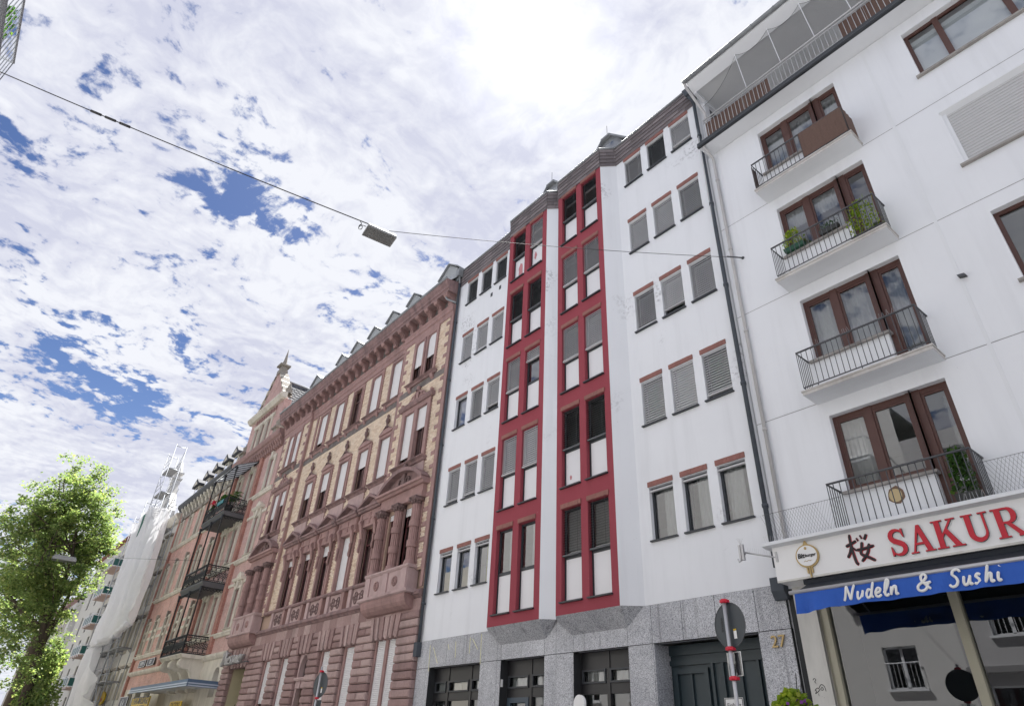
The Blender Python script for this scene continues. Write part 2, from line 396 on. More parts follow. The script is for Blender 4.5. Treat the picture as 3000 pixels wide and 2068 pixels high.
def leaf_mat(name, stops):
    m, t, b = NT(name); out = t.nodes['Material Output']
    g = node(t, 'ShaderNodeNewGeometry'); c = ramp(t, g.outputs['Random Per Island'], stops)
    c = mix(t, 1.0, c, ramp(t, noise(t, 0.9, 3), [(0.3, (0.75, 0.8, 0.8)), (0.7, (1.2, 1.15, 1.0))]), 'MULTIPLY')
    t.links.new(c, b.inputs['Base Color']); b.inputs['Roughness'].default_value = 0.55; b.inputs['Specular IOR Level'].default_value = 0.35
    tl = node(t, 'ShaderNodeBsdfTranslucent'); t.links.new(mix(t, 1.0, c, (1.25, 1.32, 0.8), 'MULTIPLY'), tl.inputs[0])
    mx = node(t, 'ShaderNodeMixShader'); mx.inputs[0].default_value = 0.6
    t.links.new(b.outputs[0], mx.inputs[1]); t.links.new(tl.outputs[0], mx.inputs[2]); t.links.new(mx.outputs[0], out.inputs[0]); return m
def net_mat(name, col, cover):
    m, t, b = NT(name); out = t.nodes['Material Output']; b.inputs['Base Color'].default_value = (*col, 1)
    tp = node(t, 'ShaderNodeBsdfTransparent'); mx = node(t, 'ShaderNodeMixShader'); mx.inputs[0].default_value = cover
    t.links.new(tp.outputs[0], mx.inputs[1]); t.links.new(b.outputs[0], mx.inputs[2]); t.links.new(mx.outputs[0], out.inputs[0]); return m

WHITE27 = plaster('white_render_weathered', (0.785, 0.80, 0.83), 0.62)
WHITE2 = plaster('white_render_smooth', (0.785, 0.80, 0.83), 0.0, 180)
REDPAINT = plaster('crimson_render', (0.31, 0.065, 0.084), 0.0, 160)
PANEL = M('white_infill_panel', (0.74, 0.74, 0.76), 0.35, 0.02)
GRANITE = granite_mat()
ANTHRA = M('anthracite_frame', (0.034, 0.039, 0.046), 0.45, 0.1)
BLACKF = M('black_frame', (0.022, 0.022, 0.024), 0.4, 0.1)
BLIND = M('aluminium_slats', (0.52, 0.52, 0.53), 0.45, 0.1, 4)
BLINDD = M('dark_slats', (0.11, 0.118, 0.125), 0.5, 0.1, 4)
SHUT = M('pvc_shutter', (0.72, 0.71, 0.72), 0.5, 0.05)
TERRA = M('terracotta_lintel', (0.285, 0.125, 0.105), 0.8, 0.25, 9, dirt=0.3)
SLATE = island_mat('slate_shingle', [(0, (0.13, 0.115, 0.12)), (0.5, (0.19, 0.165, 0.17)), (1, (0.245, 0.215, 0.22))], 0.75, 0.3, 0.2)
DSLATE = island_mat('dark_roof_slate', [(0, (0.045, 0.048, 0.058)), (0.5, (0.075, 0.08, 0.095)), (1, (0.12, 0.125, 0.145))], 0.8, 0.2, 0.2)
ZINC = M('zinc_sheet', (0.30, 0.315, 0.33), 0.55, 0.15, 3, metal=0.3, dirt=0.3)
PIPE = M('grey_downpipe', (0.085, 0.095, 0.11), 0.85, 0.15, 4, spec=0.1)
PIPEL = M('pale_downpipe', (0.52, 0.51, 0.51), 0.55, 0.12, 4, dirt=0.3)
GATE = M('gate_blue_green_paint', (0.024, 0.041, 0.05), 0.42, 0.12)
GOLD = M('brass_numeral', (0.45, 0.33, 0.15), 0.4, 0.1, metal=0.5)
YELLOWPAINT = M('old_glue_line', (0.72, 0.70, 0.45), 0.8)
WOODF = M('brown_window_frame', (0.085, 0.036, 0.028), 0.45, 0.2, 6)
SILL = M('weathered_stone_sill', (0.34, 0.32, 0.30), 0.9, 0.2, 8, 0.3, dirt=0.5)
RAIL = M('grey_iron_rail', (0.075, 0.078, 0.085), 0.5, 0.15, 6)
RAILL = M('galvanised_rail', (0.5, 0.5, 0.51), 0.4, 0.1, metal=0.4)
SCREEN = M('brown_screen_cloth', (0.125, 0.075, 0.058), 0.85, 0.3, 20, 0.3)
CONC = M('stained_concrete', (0.56, 0.54, 0.52), 0.9, 0.15, 5, 0.3, dirt=0.55, dcol=(0.2, 0.17, 0.15))
GREYCEIL = M('grey_soffit', (0.60, 0.605, 0.61), 0.9, 0.06)
SOFFW = M('white_soffit', (0.75, 0.765, 0.79), 0.9, 0.04)
GLASS = glass_mat('window_glass', (0.85, 0.89, 0.89), 3.3); GLASSD = glass_mat('shop_glass', (0.55, 0.6, 0.6), 2.8)
CURT = cloth_mat('white_curtain', (0.78, 0.78, 0.77), 0.4); CURTG = cloth_mat('olive_curtain', (0.30, 0.30, 0.08), 0.3); CURTD = cloth_mat('grey_curtain', (0.32, 0.31, 0.36), 0.2)
ROOM = M('room_paint', (0.55, 0.55, 0.53), 0.9); CEIL = M('room_ceiling', (0.75, 0.75, 0.73), 0.9)
DARK = M('dark_interior', (0.03, 0.032, 0.034), 0.9)
SIGNW = M('sign_white', (0.80, 0.80, 0.80), 0.35, 0.02); SIGNRED = M('sign_red', (0.50, 0.010, 0.028), 0.35, 0.04); SIGNBLK = M('sign_black', (0.012, 0.012, 0.014), 0.4)
AWNB = cloth_mat('blue_awning', (0.03, 0.125, 0.55), 0.15); AWND = M('navy_awning', (0.006, 0.010, 0.018), 0.7)
LETTERW = M('white_lettering', (0.82, 0.82, 0.80), 0.5, 0.02)
CREAMF = M('cream_alu_frame', (0.40, 0.38, 0.29), 0.5, 0.06); CREAMP = M('cream_pilaster', (0.66, 0.65, 0.61), 0.7, 0.06, dirt=0.3)
SAND = M('red_sandstone', (0.345, 0.215, 0.20), 0.88, 0.28, 4.5, 0.35, 55, dirt=0.45, dcol=(0.10, 0.07, 0.07))
SOOT = M('sooty_sandstone', (0.27, 0.175, 0.17), 0.9, 0.35, 4.5, 0.4, 45, dirt=0.75, dcol=(0.07, 0.052, 0.052), ds=1.8)
SANDL = M('pale_sandstone', (0.46, 0.335, 0.325), 0.88, 0.18, 3.5, 0.3, 55, dirt=0.35, dcol=(0.08, 0.05, 0.05))
SANDB = island_mat('sandstone_block', [(0, (0.265, 0.172, 0.163)), (0.5, (0.36, 0.245, 0.232)), (1, (0.465, 0.345, 0.325))], 0.88, 0.4, 0.35, 40)
SANDD = M('soot_dark_sandstone', (0.19, 0.125, 0.12), 0.9, 0.4, 7, 0.5, 30, dirt=0.6, dcol=(0.03, 0.026, 0.026))
CARVE = M('carved_frieze_stone', (0.19, 0.165, 0.155), 0.9, 0.55, 11, 1.0, 9, dirt=0.7, dcol=(0.04, 0.035, 0.035))
YBRICK = island_mat('yellow_brick', [(0, (0.65, 0.51, 0.385)), (0.3, (0.73, 0.60, 0.47)), (0.7, (0.79, 0.67, 0.54)), (0.92, (0.70, 0.55, 0.41)), (1, (0.57, 0.42, 0.31))], 0.75, 0.15, 0.16)
MORTAR = M('brick_mortar', (0.42, 0.30, 0.235), 0.95, 0.15, 8)
RBRICK = brick_tex('red_brick', (0.57, 0.30, 0.25), (0.65, 0.39, 0.335), (0.62, 0.50, 0.46))
PBRICK = brick_tex('pink_brick', (0.50, 0.29, 0.262), (0.555, 0.35, 0.325), (0.55, 0.45, 0.42))
DBRICK = brick_tex('dark_red_brick', (0.40, 0.18, 0.145), (0.47, 0.235, 0.19), (0.24, 0.16, 0.13))
CREAM = M('cream_stone', (0.66, 0.615, 0.535), 0.88, 0.12, 3, 0.25, 50, dirt=0.45, dcol=(0.16, 0.13, 0.10))
CREAMD = M('sooty_cream_stone', (0.30, 0.27, 0.235), 0.9, 0.4, 5, 0.6, 22, dirt=0.7, dcol=(0.05, 0.045, 0.04))
PALE = M('pale_render', (0.66, 0.645, 0.61), 0.9, 0.1, 2, 0.2, 60, dirt=0.35, dcol=(0.2, 0.18, 0.16))
IRON = M('black_cast_iron', (0.018, 0.020, 0.024), 0.5, 0.2, 8)
STEEL = M('scaffold_steel', (0.34, 0.36, 0.39), 0.45, 0.15, 4, metal=0.5); DECK = M('scaffold_deck', (0.30, 0.30, 0.30), 0.7, 0.2, 8)
SHEET = cloth_mat('white_scaffold_sheet', (0.90, 0.90, 0.92), 0.3, 0.18)
GREENNET = cloth_mat('green_scaffold_net', (0.02, 0.16, 0.11), 0.3, 0.2)
TEAL = M('teal_balcony_panel', (0.012, 0.085, 0.078), 0.35, 0.1)
TILE = M('red_clay_edge', (0.26, 0.09, 0.06), 0.8, 0.2, 8)
BARK = M('tree_bark', (0.075, 0.058, 0.046), 0.95, 0.4, 6, 1.0, 18)
LEAF = leaf_mat('tree_leaves', [(0, (0.14, 0.21, 0.095)), (0.45, (0.22, 0.30, 0.14)), (0.8, (0.30, 0.36, 0.175)), (1, (0.38, 0.40, 0.21))])
LEAFD = leaf_mat('dark_leaves', [(0, (0.025, 0.07, 0.02)), (0.6, (0.05, 0.12, 0.03)), (1, (0.10, 0.17, 0.04))])
LEAFB = leaf_mat('bright_leaves', [(0, (0.16, 0.27, 0.03)), (0.6, (0.30, 0.40, 0.05)), (1, (0.48, 0.50, 0.10))])
PETALP = M('purple_petal', (0.16, 0.02, 0.22), 0.6); PETALR = M('red_petal', (0.6, 0.02, 0.06), 0.6); PETALO = M('orange_petal', (0.6, 0.22, 0.03), 0.6)
SIGNBACK = M('grey_sign_back', (0.045, 0.055, 0.065), 0.5, 0.05); ALU = M('aluminium_post', (0.52, 0.52, 0.54), 0.4, 0.08, metal=0.5); REDCLAMP = M('red_clamp', (0.60, 0.012, 0.04), 0.45)
YSIGN = M('yellow_sign', (0.70, 0.47, 0.005), 0.5, 0.04)
BLUEC = M('blue_grey_canopy', (0.10, 0.16, 0.25), 0.5, 0.1); LBLUEC = M('pale_blue_trim', (0.50, 0.56, 0.66), 0.4, 0.05)
LAMPB = M('lamp_housing', (0.26, 0.265, 0.27), 0.5, 0.08); LAMPG = M('lamp_cover', (0.16, 0.16, 0.158), 0.3, 0.3, 5)
CABLE = M('black_cable', (0.02, 0.02, 0.022), 0.6)
GREYW = plaster('grey_render', (0.50, 0.495, 0.50), 0.0); GREYD = M('dark_plinth', (0.24, 0.235, 0.24), 0.85, 0.1)
ASPH = M('asphalt', (0.11, 0.11, 0.112), 0.9, 0.2, 5, 0.4, 80); PAVE = M('paving', (0.44, 0.435, 0.425), 0.85, 0.15, 4, 0.2, 40); KERB = M('kerb_stone', (0.33, 0.325, 0.315), 0.8, 0.1)
TERRAPOT = M('dark_planter', (0.03, 0.032, 0.03), 0.6)

# ------------------------------------------------------------------ ground
g = MB(); g.face([(-600, -300, 0), (600, -300, 0), (600, 300, 0), (-600, 300, 0)]); o = g.build('ground', ASPH); o['kind'] = 'structure'
g = MB(); g.box(-200, 60, 8.3, 12.6, -0.2, 0.13); o = g.build('pavement', PAVE); o['kind'] = 'structure'
g = MB(); g.box(-200, 60, 8.1, 8.3, -0.2, 0.126); o = g.build('kerb', KERB); o['kind'] = 'structure'
g = MB(); g.box(-200, 60, -6.0, -1.0, -0.2, 0.13); o = g.build('pavement', PAVE); o['kind'] = 'structure'
g = MB(); g.box(-200, 60, -1.0, -0.8, -0.2, 0.126); o = g.build('kerb', KERB); o['kind'] = 'structure'

# ------------------------------------------------------------------ generic window pieces
def frame_mesh(w, h, mat, b=0.06, d=0.06, mull=(), trans=(), bottom=None):
    """casement frame in local space: x centred, z from 0, front at y 0"""
    def f():
        mb = MB(); x0, x1 = -w / 2, w / 2; bb = bottom or b
        mb.box(x0, x0 + b, 0, d, 0, h); mb.box(x1 - b, x1, 0, d, 0, h)
        mb.box(x0 + b, x1 - b, 0.002, d, h - b, h); mb.box(x0 + b, x1 - b, 0.002, d, 0, bb)
        for mx, mw in mull: mb.box(mx - mw / 2, mx + mw / 2, -0.004, d, bb, h - b)
        for tz, tw in trans: mb.box(x0 + b, x1 - b, -0.008, d, tz - tw / 2, tz + tw / 2)
        return mb.mesh('window', mat)
    return cached(('fr', round(w, 3), round(h, 3), mat.name, b, d, tuple(mull), tuple(trans), bottom), f)
def pane_mesh(w, h, mat):
    def f():
        mb = MB(); mb.face([(-w / 2, 0, 0), (w / 2, 0, 0), (w / 2, 0, h), (-w / 2, 0, h)]); return mb.mesh('pane', mat)
    return cached(('pn', round(w, 3), round(h, 3), mat.name), f)
def blind_mesh(w, h, mat, pitch=0.072, depth=0.07, tilt=38, cords=True):
    def f():
        mb = MB(); n = int(h / pitch); a = rad(tilt); dy = depth / 2 * math.cos(a); dz = depth / 2 * math.sin(a)
        for i in range(n):
            z = h - (i + 0.5) * pitch
            mb.face([(-w / 2, -dy, z - dz), (w / 2, -dy, z - dz), (w / 2, 0, z + dz * 0.35), (-w / 2, 0, z + dz * 0.35)])
            mb.face([(-w / 2, 0, z + dz * 0.35), (w / 2, 0, z + dz * 0.35), (w / 2, dy, z + dz), (-w / 2, dy, z + dz)])
        mb.box(-w / 2, w / 2, -0.035, 0.035, -0.01, 0.028)
        if cords:
            for cx in (-w * 0.3, w * 0.3): mb.bar((cx, -dy - 0.004, 0), (cx, -dy - 0.004, h), 0.004)
        return mb.mesh('blind', mat)
    return cached(('bl', round(w, 3), round(h, 3), mat.name, pitch, tilt), f)
def shutter_mesh(w, h, mat, pitch=0.055):
    def f():
        mb = MB(); n = max(1, int(h / pitch)); p = h / n
        for i in range(n):
            z = i * p
            mb.prism([(0, z), (-0.014, z + p * 0.2), (-0.014, z + p * 0.75), (0, z + p * 0.95), (0.01, z + p * 0.95), (0.01, z)], -w / 2, w / 2, 'x')
        return mb.mesh('shutter', mat)
    return cached(('sh', round(w, 3), round(h, 3), mat.name, pitch), f)
def curtain_mesh(w, h, mat, amp=0.02, folds=None, lace=False):
    folds = folds or max(3, int(w / 0.12))
    def f():
        mb = MB(); n = folds * 6
        for i in range(n):
            xa = -w / 2 + w * i / n; xb = -w / 2 + w * (i + 1) / n
            ya = amp * math.sin(i * math.pi / 3) + amp * 0.5 * math.sin(i * 0.7); yb = amp * math.sin((i + 1) * math.pi / 3) + amp * 0.5 * math.sin((i + 1) * 0.7)
            za = zb = 0.0
            if lace:
                za = 0.10 * abs(((i / 6.0) % 1) - 0.5); zb = 0.10 * abs((((i + 1) / 6.0) % 1) - 0.5)
            mb.face([(xa, ya, za), (xb, yb, zb), (xb, yb, h), (xa, ya, h)], True)
        return mb.mesh('curtain', mat)
    return cached(('cu', round(w, 3), round(h, 3), mat.name, folds, lace), f)
def box_mesh(key, name, mat, *b):
    return cached((key, name, mat.name) + tuple(round(q, 4) for q in b), lambda: MB().box(*b).mesh(name, mat))
def interior(root, x0, x1, y0, y1, floors):
    mb = MB()
    mb.face([(x0, y1, 0), (x1, y1, 0), (x1, y1, floors[-1]), (x0, y1, floors[-1])])
    mb.face([(x0, y0, 0), (x0, y1, 0), (x0, y1, floors[-1]), (x0, y0, floors[-1])]); mb.face([(x1, y0, 0), (x1, y1, 0), (x1, y1, floors[-1]), (x1, y0, floors[-1])])
    mb.build('room_wall', ROOM, root)
    for z in floors:
        MB().box(x0 + 0.01, x1 - 0.01, y0, y1 - 0.01, z - 0.12, z).build('floor_slab', CEIL, root)

# ------------------------------------------------------------------ no. 27: white building with red bays
B27 = thing('apartment_building', 'white plastered apartment building with two red window bays above a grey granite ground floor', 'building', (-12.8, 12, 0))
FL = [6.06 + 3 * n for n in range(5)]
def ltop(n): return 7.52 + 3 * n if n < 4 else 19.43
RX = [-9.075, -8.095, -7.115]; LX = [-18.21, -17.19, -16.205]
WW = 0.72
def holes27(xs):
    return [(x - WW / 2, x + WW / 2, FL[n], ltop(n) - 0.15) for n in range(5) for x in xs]
m = MB(); m.wall(-19.22, -15.6, 4.65, 19.46, 12, holes27(LX), 0.16); m.build('wall', WHITE27, B27)
m = MB(); m.wall(-9.8, -6.36, 4.65, 19.46, 12, holes27(RX), 0.16); m.build('wall', WHITE27, B27)
# hidden wall behind the bays so that no light leaks
BAYS = [(-12.35, -10.2, (-11.775, -10.79)), (-15.18, -12.98, (-14.585, -13.58))]
BW = 0.735
for bi, (a, b, cols) in enumerate(BAYS):
    hs = []
    for n in range(5):
        top = 7.48 + 3 * n if n < 4 else 19.44
        for x in cols: hs.append((x - BW / 2, x + BW / 2, 4.95 + 3 * n, top - 0.14))
    bay = MB(); bay.wall(a, b, 4.65, 19.46, 11.6, hs, 0.16); bay = bay.build('bay', REDPAINT, B27)
    sd_ = MB()
    if bi == 0:
        sd_.face([(b, 11.6, 4.65), (-9.8, 12, 4.65), (-9.8, 12, 19.46), (b, 11.6, 19.46)]); sd_.face([(-12.665, 11.915, 4.65), (a, 11.6, 4.65), (a, 11.6, 19.46), (-12.665, 11.915, 19.46)])
    else:
        sd_.face([(b, 11.6, 4.65), (-12.665, 11.915, 4.65), (-12.665, 11.915, 19.46), (b, 11.6, 19.46)]); sd_.face([(-15.6, 12, 4.65), (a, 11.6, 4.65), (a, 11.6, 19.46), (-15.6, 12, 19.46)])
    sd_.build('bay_side', WHITE27, B27)
    # granite soffit of the bay
    gb = MB(); xl, xr = (a + 0.22, b - 0.14)
    gb.face([(a, 11.6, 4.648), (b, 11.6, 4.648), (xr, 11.985, 4.22), (xl, 11.985, 4.22)])
    ex = -9.8 if bi == 0 else -12.665; ey = 11.985 if bi == 0 else 11.915
    gb.face([(b, 11.6, 4.648), (ex, ey, 4.648), (xr, 11.985, 4.22)])
    ex2 = -12.665 if bi == 0 else -15.6; ey2 = 11.915 if bi == 0 else 11.985
    gb.face([(a, 11.6, 4.648), (xl, 11.985, 4.22), (ex2, ey2, 4.648)])
    gb.build('bay_base', GRANITE, B27)
MB().box(-6.55, -6.15, 12.06, 12.3, 0.1, 20.0).build('light_leak_stop', WHITE27, B27)  # unseen strips added behind both end joints so no sun leaks through
MB().box(-19.4, -19.05, 12.06, 12.3, 0.1, 20.0).build('light_leak_stop', WHITE27, B27)
interior(B27, -19.0, -6.5, 12.2, 15.0, [4.6, 7.6, 10.6, 13.6, 16.6, 19.6])

def lintel27(w, x, z, y, parent):
    def f():
        mb = MB(); n = 7
        for i in range(n):
            xa = -w / 2 - 0.02 + (w + 0.04) * i / n; xb = -w / 2 - 0.02 + (w + 0.04) * (i + 1) / n - 0.005
            mb.box(xa, xb, -0.03 - 0.002 * (i % 3), 0.1, 0.015, 0.14)
        return mb.mesh('lintel', TERRA)
    inst('lintel', cached(('lin', w), f), parent, (x, y, z))
def sill27(w, x, z, y, parent):
    inst('sill', box_mesh('sl', 'sill', ANTHRA, -w / 2 - 0.03, w / 2 + 0.03, -0.075, 0.06, -0.035, 0.0), parent, (x, y, z))
random.seed(3)
def window27(x, n, side):
    z0 = FL[n]; h = ltop(n) - 0.15 - z0; y = 12.11
    wn = inst('window', frame_mesh(WW, h, ANTHRA, 0.055, 0.06), B27, (x, y, z0))
    inst('pane', pane_mesh(WW - 0.1, h - 0.1, GLASS), wn, (x, y + 0.03, z0 + 0.05))
    sill27(WW, x, z0 + 0.002, 12.0, wn)
    lintel27(WW, x, ltop(n) - 0.15, 12.0, wn)
    return wn, z0, h
for side, xs in (('R', RX), ('L', LX)):
    for n in range(5):
        for ci, x in enumerate(xs):
            wn, z0, h = window27(x, n, side)
            st = 'down'
            if n == 0: st = 'open'
            if side == 'R' and n == 4 and ci == 1: st = 'dark'
            if side == 'L' and n == 4: st = 'dark'
            if side == 'L' and n == 2 and ci == 0: st = 'cloth'
            if st == 'down':
                inst('blind', blind_mesh(WW - 0.02, (h - 0.05) * (cvr := random.choice([1, 1, 1, 1, 0.97, 0.93, 0.84])), BLIND, 0.07, 0.07, random.choice([58, 62, 66, 70])), wn, (x, 12.06, z0 + h - (h - 0.05) * cvr))
            elif st == 'dark':
                inst('blind', blind_mesh(WW - 0.02, h - 0.04, BLINDD, 0.06, 0.065, 62), wn, (x, 12.07, z0 + 0.04))
            elif st == 'cloth':
                inst('curtain', curtain_mesh(WW - 0.12, h - 0.1, CURTD, 0.006, 2), wn, (x, 12.16, z0 + 0.05))
            else:
                inst('blind', blind_mesh(WW - 0.02, 0.07, BLIND, 0.05, 0.06, 10, False), wn, (x, 12.05, z0 + h - 0.1))
                if side == 'L':
                    inst('curtain', curtain_mesh(0.34, h - 0.1, CURTG if ci != 1 else CURT, 0.02), wn, (x + 0.14, 12.24, z0 + 0.05))
                else:
                    inst('curtain', curtain_mesh(0.42, h - 0.1, CURT, 0.02), wn, (x + (0.1 if ci != 2 else -0.08), 12.26, z0 + 0.05))
                if ci == 1:   # tilted sash standing open behind the frame
                    sa = inst('sash', frame_mesh(WW - 0.08, h - 0.08, ANTHRA, 0.05, 0.05), wn, (x, 12.15, z0 + 0.04)); sa.rotation_euler = (rad(-6), 0, 0)
for bi, (a, b, cols) in enumerate(BAYS):
    for n in range(5):
        top = 7.48 + 3 * n if n < 4 else 19.44
        for ci, x in enumerate(cols):
            z0 = 4.95 + 3 * n; h = top - 0.14 - z0; zs = 6.06 + 3 * n; y = 11.72
            wn = inst('window', frame_mesh(BW, h, ANTHRA, 0.055, 0.06, (), ((zs - z0, 0.09),)), B27, (x, y, z0))
            inst('pane', pane_mesh(BW - 0.1, top - 0.14 - zs - 0.08, GLASS), wn, (x, y + 0.03, zs + 0.04))
            pz = inst('infill_panel', box_mesh('ip', 'infill_panel', PANEL, -BW / 2 + 0.055, BW / 2 - 0.055, 0, 0.02, 0, 1.01), wn, (x, y + 0.012, z0 + 0.055))
            sill27(BW, x, z0 + 0.002, 11.6, wn); lintel27(BW, x, top - 0.14, 11.6, wn)
            hb = top - 0.14 - zs - 0.03
            if bi == 1 and n == 0:
                inst('curtain', curtain_mesh(0.3, hb, CURT, 0.02), wn, (x + 0.15, y + 0.12, zs + 0.03)); continue
            if bi == 1 and n == 2 and ci == 1:
                inst('blind', blind_mesh(BW - 0.03, 0.42, BLIND, 0.07, 0.07, 64), wn, (x, 11.67, top - 0.14 - 0.44)); continue
            dark = (bi == 0 and (n in (0, 1, 4))) or (bi == 1 and (n == 4 and ci == 0 or n == 3))
            inst('blind', blind_mesh(BW - 0.03, hb, BLINDD if dark else BLIND, 0.07, 0.07, (20 if bi == 0 and n < 2 else 48) if dark else random.choice([60, 64, 68])), wn, (x, 11.66, zs + 0.03))
# flaking red paint blotches on the white infill panels of the left bay
def blotch(cx, cz, rx, rz, seed, parent, y):
    random.seed(seed); k = 16
    poly = [(cx + rx * (0.6 + 0.5 * random.random()) * math.cos(2 * math.pi * i / k), cz + rz * (0.6 + 0.5 * random.random()) * math.sin(2 * math.pi * i / k)) for i in range(k)]
    mb = MB(); mb.face([(p[0], y, p[1]) for p in poly]); mb.build('paint_blotch', M('faded_red_paint_%d' % seed, (0.52, 0.22, 0.24), 0.8), parent)
blotch(-14.6, 17.42, 0.14, 0.42, 5, B27, 11.728); blotch(-13.72, 17.62, 0.08, 0.2, 6, B27, 11.728); blotch(-11.95, 13.55, 0.05, 0.08, 8, B27, 11.728); blotch(-11.9, 14.0 - 5.75, 0.05, 0.08, 9, B27, 11.728)
# small vents
for vx, vz in ((-16.75, 17.62), (-16.2, 17.68)): MB().box(vx - 0.06, vx + 0.06, 11.985, 12.02, vz - 0.09, vz + 0.09).build('vent', ANTHRA, B27)

# slate parapet that follows the bays
PL = [(-19.22, 12), (-15.6, 12), (-15.18, 11.6), (-12.98, 11.6), (-12.665, 11.915), (-12.35, 11.6), (-10.2, 11.6), (-9.8, 12), (-6.36, 12)]
ZP0, ZP1 = 19.44, 20.34
mb = MB(); mc = MB()
for (xa, ya), (xb, yb) in zip(PL[:-1], PL[1:]):
    mb.face([(xa, ya + 0.03, ZP0), (xb, yb + 0.03, ZP0), (xb, yb + 0.03, ZP1), (xa, ya + 0.03, ZP1)])
    mc.tube([(xa, ya - 0.03, ZP1 + 0.005), (xb, yb - 0.03, ZP1 + 0.005)], 0.045, 6)
mb.build('parapet', ANTHRA, B27); mc.build('parapet_capping', ZINC, B27)
random.seed(11); rows = 5; rh = (ZP1 - ZP0) / rows
for (xa, ya), (xb, yb) in zip(PL[:-1], PL[1:]):
    L = math.hypot(xb - xa, yb - ya); ux, uy = (xb - xa) / L, (yb - ya) / L; nx, ny = uy, -ux
    if ny > 0: nx, ny = -nx, -ny
    for r in range(rows):
        s_ = -0.25 * (r % 2); 
        while s_ < L - 0.02:
            e_ = min(L, s_ + 0.5); b_ = max(0, s_)
            if e_ - b_ > 0.06:
                mb = MB(); z0 = ZP0 + r * rh - 0.01; z1 = ZP0 + (r + 1) * rh + 0.02; j = random.uniform(0, 0.006)
                def pt(t, off, z): return (xa + ux * t + nx * off, ya + uy * t + ny * off, z)
                q = [pt(b_ + 0.004, 0.035 + j, z0), pt(e_ - 0.004, 0.035 + j, z0), pt(e_ - 0.004, 0.008, z1), pt(b_ + 0.004, 0.008, z1)]
                mb.face(q); mb.face([pt(b_ + 0.004, 0.0, z0), pt(e_ - 0.004, 0.0, z0), q[1], q[0]])
                mb.face([q[1], pt(e_ - 0.004, 0.0, z0), pt(e_ - 0.004, 0.0, z1), q[2]]); mb.face([q[0], q[3], pt(b_ + 0.004, 0, z1), pt(b_ + 0.004, 0, z0)])
                mb.build('shingle', SLATE, B27)
            s_ += 0.5
# pitched roof behind, and the two glazed roof dormers over the bays
mb = MB(); mb.face([(-19.2, 12.1, 20.25), (-6.4, 12.1, 20.25), (-6.4, 18, 22.4), (-19.2, 18, 22.4)]); mb.build('roof', DSLATE, B27)
for xc in (-10.75, -13.95):
    dm = MB(); w = 1.0
    dm.prism([(xc - w, 20.2), (xc + w, 20.2), (xc + w, 21.35), (xc + 0.25, 22.35), (xc - 0.25, 22.35), (xc - w, 21.35)], 12.75, 15.0, 'y'); dm = dm.build('dormer', ZINC, B27)
    rf = MB()
    for sg in (-1, 1):
        rf.prism([(xc + sg * 0.2, 22.44), (xc + sg * (w + 0.14), 21.32), (xc + sg * (w + 0.14), 21.26), (xc + sg * 0.2, 22.37)], 12.6, 15.0, 'y')
        for q in range(5): y_ = 12.62 + q * 0.45; rf.bar((xc + sg * 0.2, y_, 22.46), (xc + sg * (w + 0.14), y_, 21.34), 0.018)
    rf.box(xc - 0.22, xc + 0.22, 12.58, 15, 22.36, 22.45); rf.build('dormer_roof', ZINC, dm)
    fr = MB(); fr.prism([(xc - 0.85, 20.6), (xc + 0.85, 20.6), (xc + 0.85, 21.3), (xc + 0.3, 22.05), (xc - 0.3, 22.05), (xc - 0.85, 21.3)], 12.73, 12.76, 'y'); fr.build('pane', GLASSD, dm)
    ae = MB(); ae.bar((xc + 0.1, 12.62, 22.4), (xc + 0.1, 12.62, 23.0), 0.012); ae.build('lightning_rod', ANTHRA, dm)

# granite cladding: every slab its own piece
BX = [-19.22, -18.48, -17.6, -16.72, -15.87, -14.93, -14.05, -13.16, -12.1, -11.2, -10.34, -9.63, -8.8, -7.95, -7.03, -6.38]
J = 0.007
def slab(x0, x1, z0, z1, y0=11.97, y1=12.2):
    MB().box(x0 + J, x1 - J, y0, y1, z0 + J, z1 - J, back=False).build('granite_slab', GRANITE, B27)
for a, b in zip(BX[:-1], BX[1:]): slab(a, b, 3.85, 4.65)
PIERS = [(-19.22, -18.48), (-15.87, -14.93), (-13.16, -12.1), (-10.34, -9.63), (-7.03, -6.38)]
for a, b in PIERS:
    for z0, z1 in ((0.13, 1.3), (1.3, 2.55), (2.55, 3.85)): slab(a, b, z0, z1, 11.972, 12.5)
mb = MB(); mb.box(-19.2, -6.4, 12.02, 12.3, 3.86, 4.6); mb.build('lintel_beam', DARK, B27)
mb = MB()   # joints behind the slabs
for a, b in PIERS: mb.box(a, b, 11.985, 12.4, 0, 3.86)
mb.box(-19.22, -6.38, 11.985, 12.02, 3.84, 4.65); mb.build('slab_backing', DARK, B27)
# deep granite jamb left of the gate
MB().box(-9.63, -9.6, 11.98, 12.6, 0.13, 3.85).build('granite_slab', GRANITE, B27)
MB().box(-7.06, -7.03, 11.98, 12.6, 0.13, 3.85).build('granite_slab', GRANITE, B27)

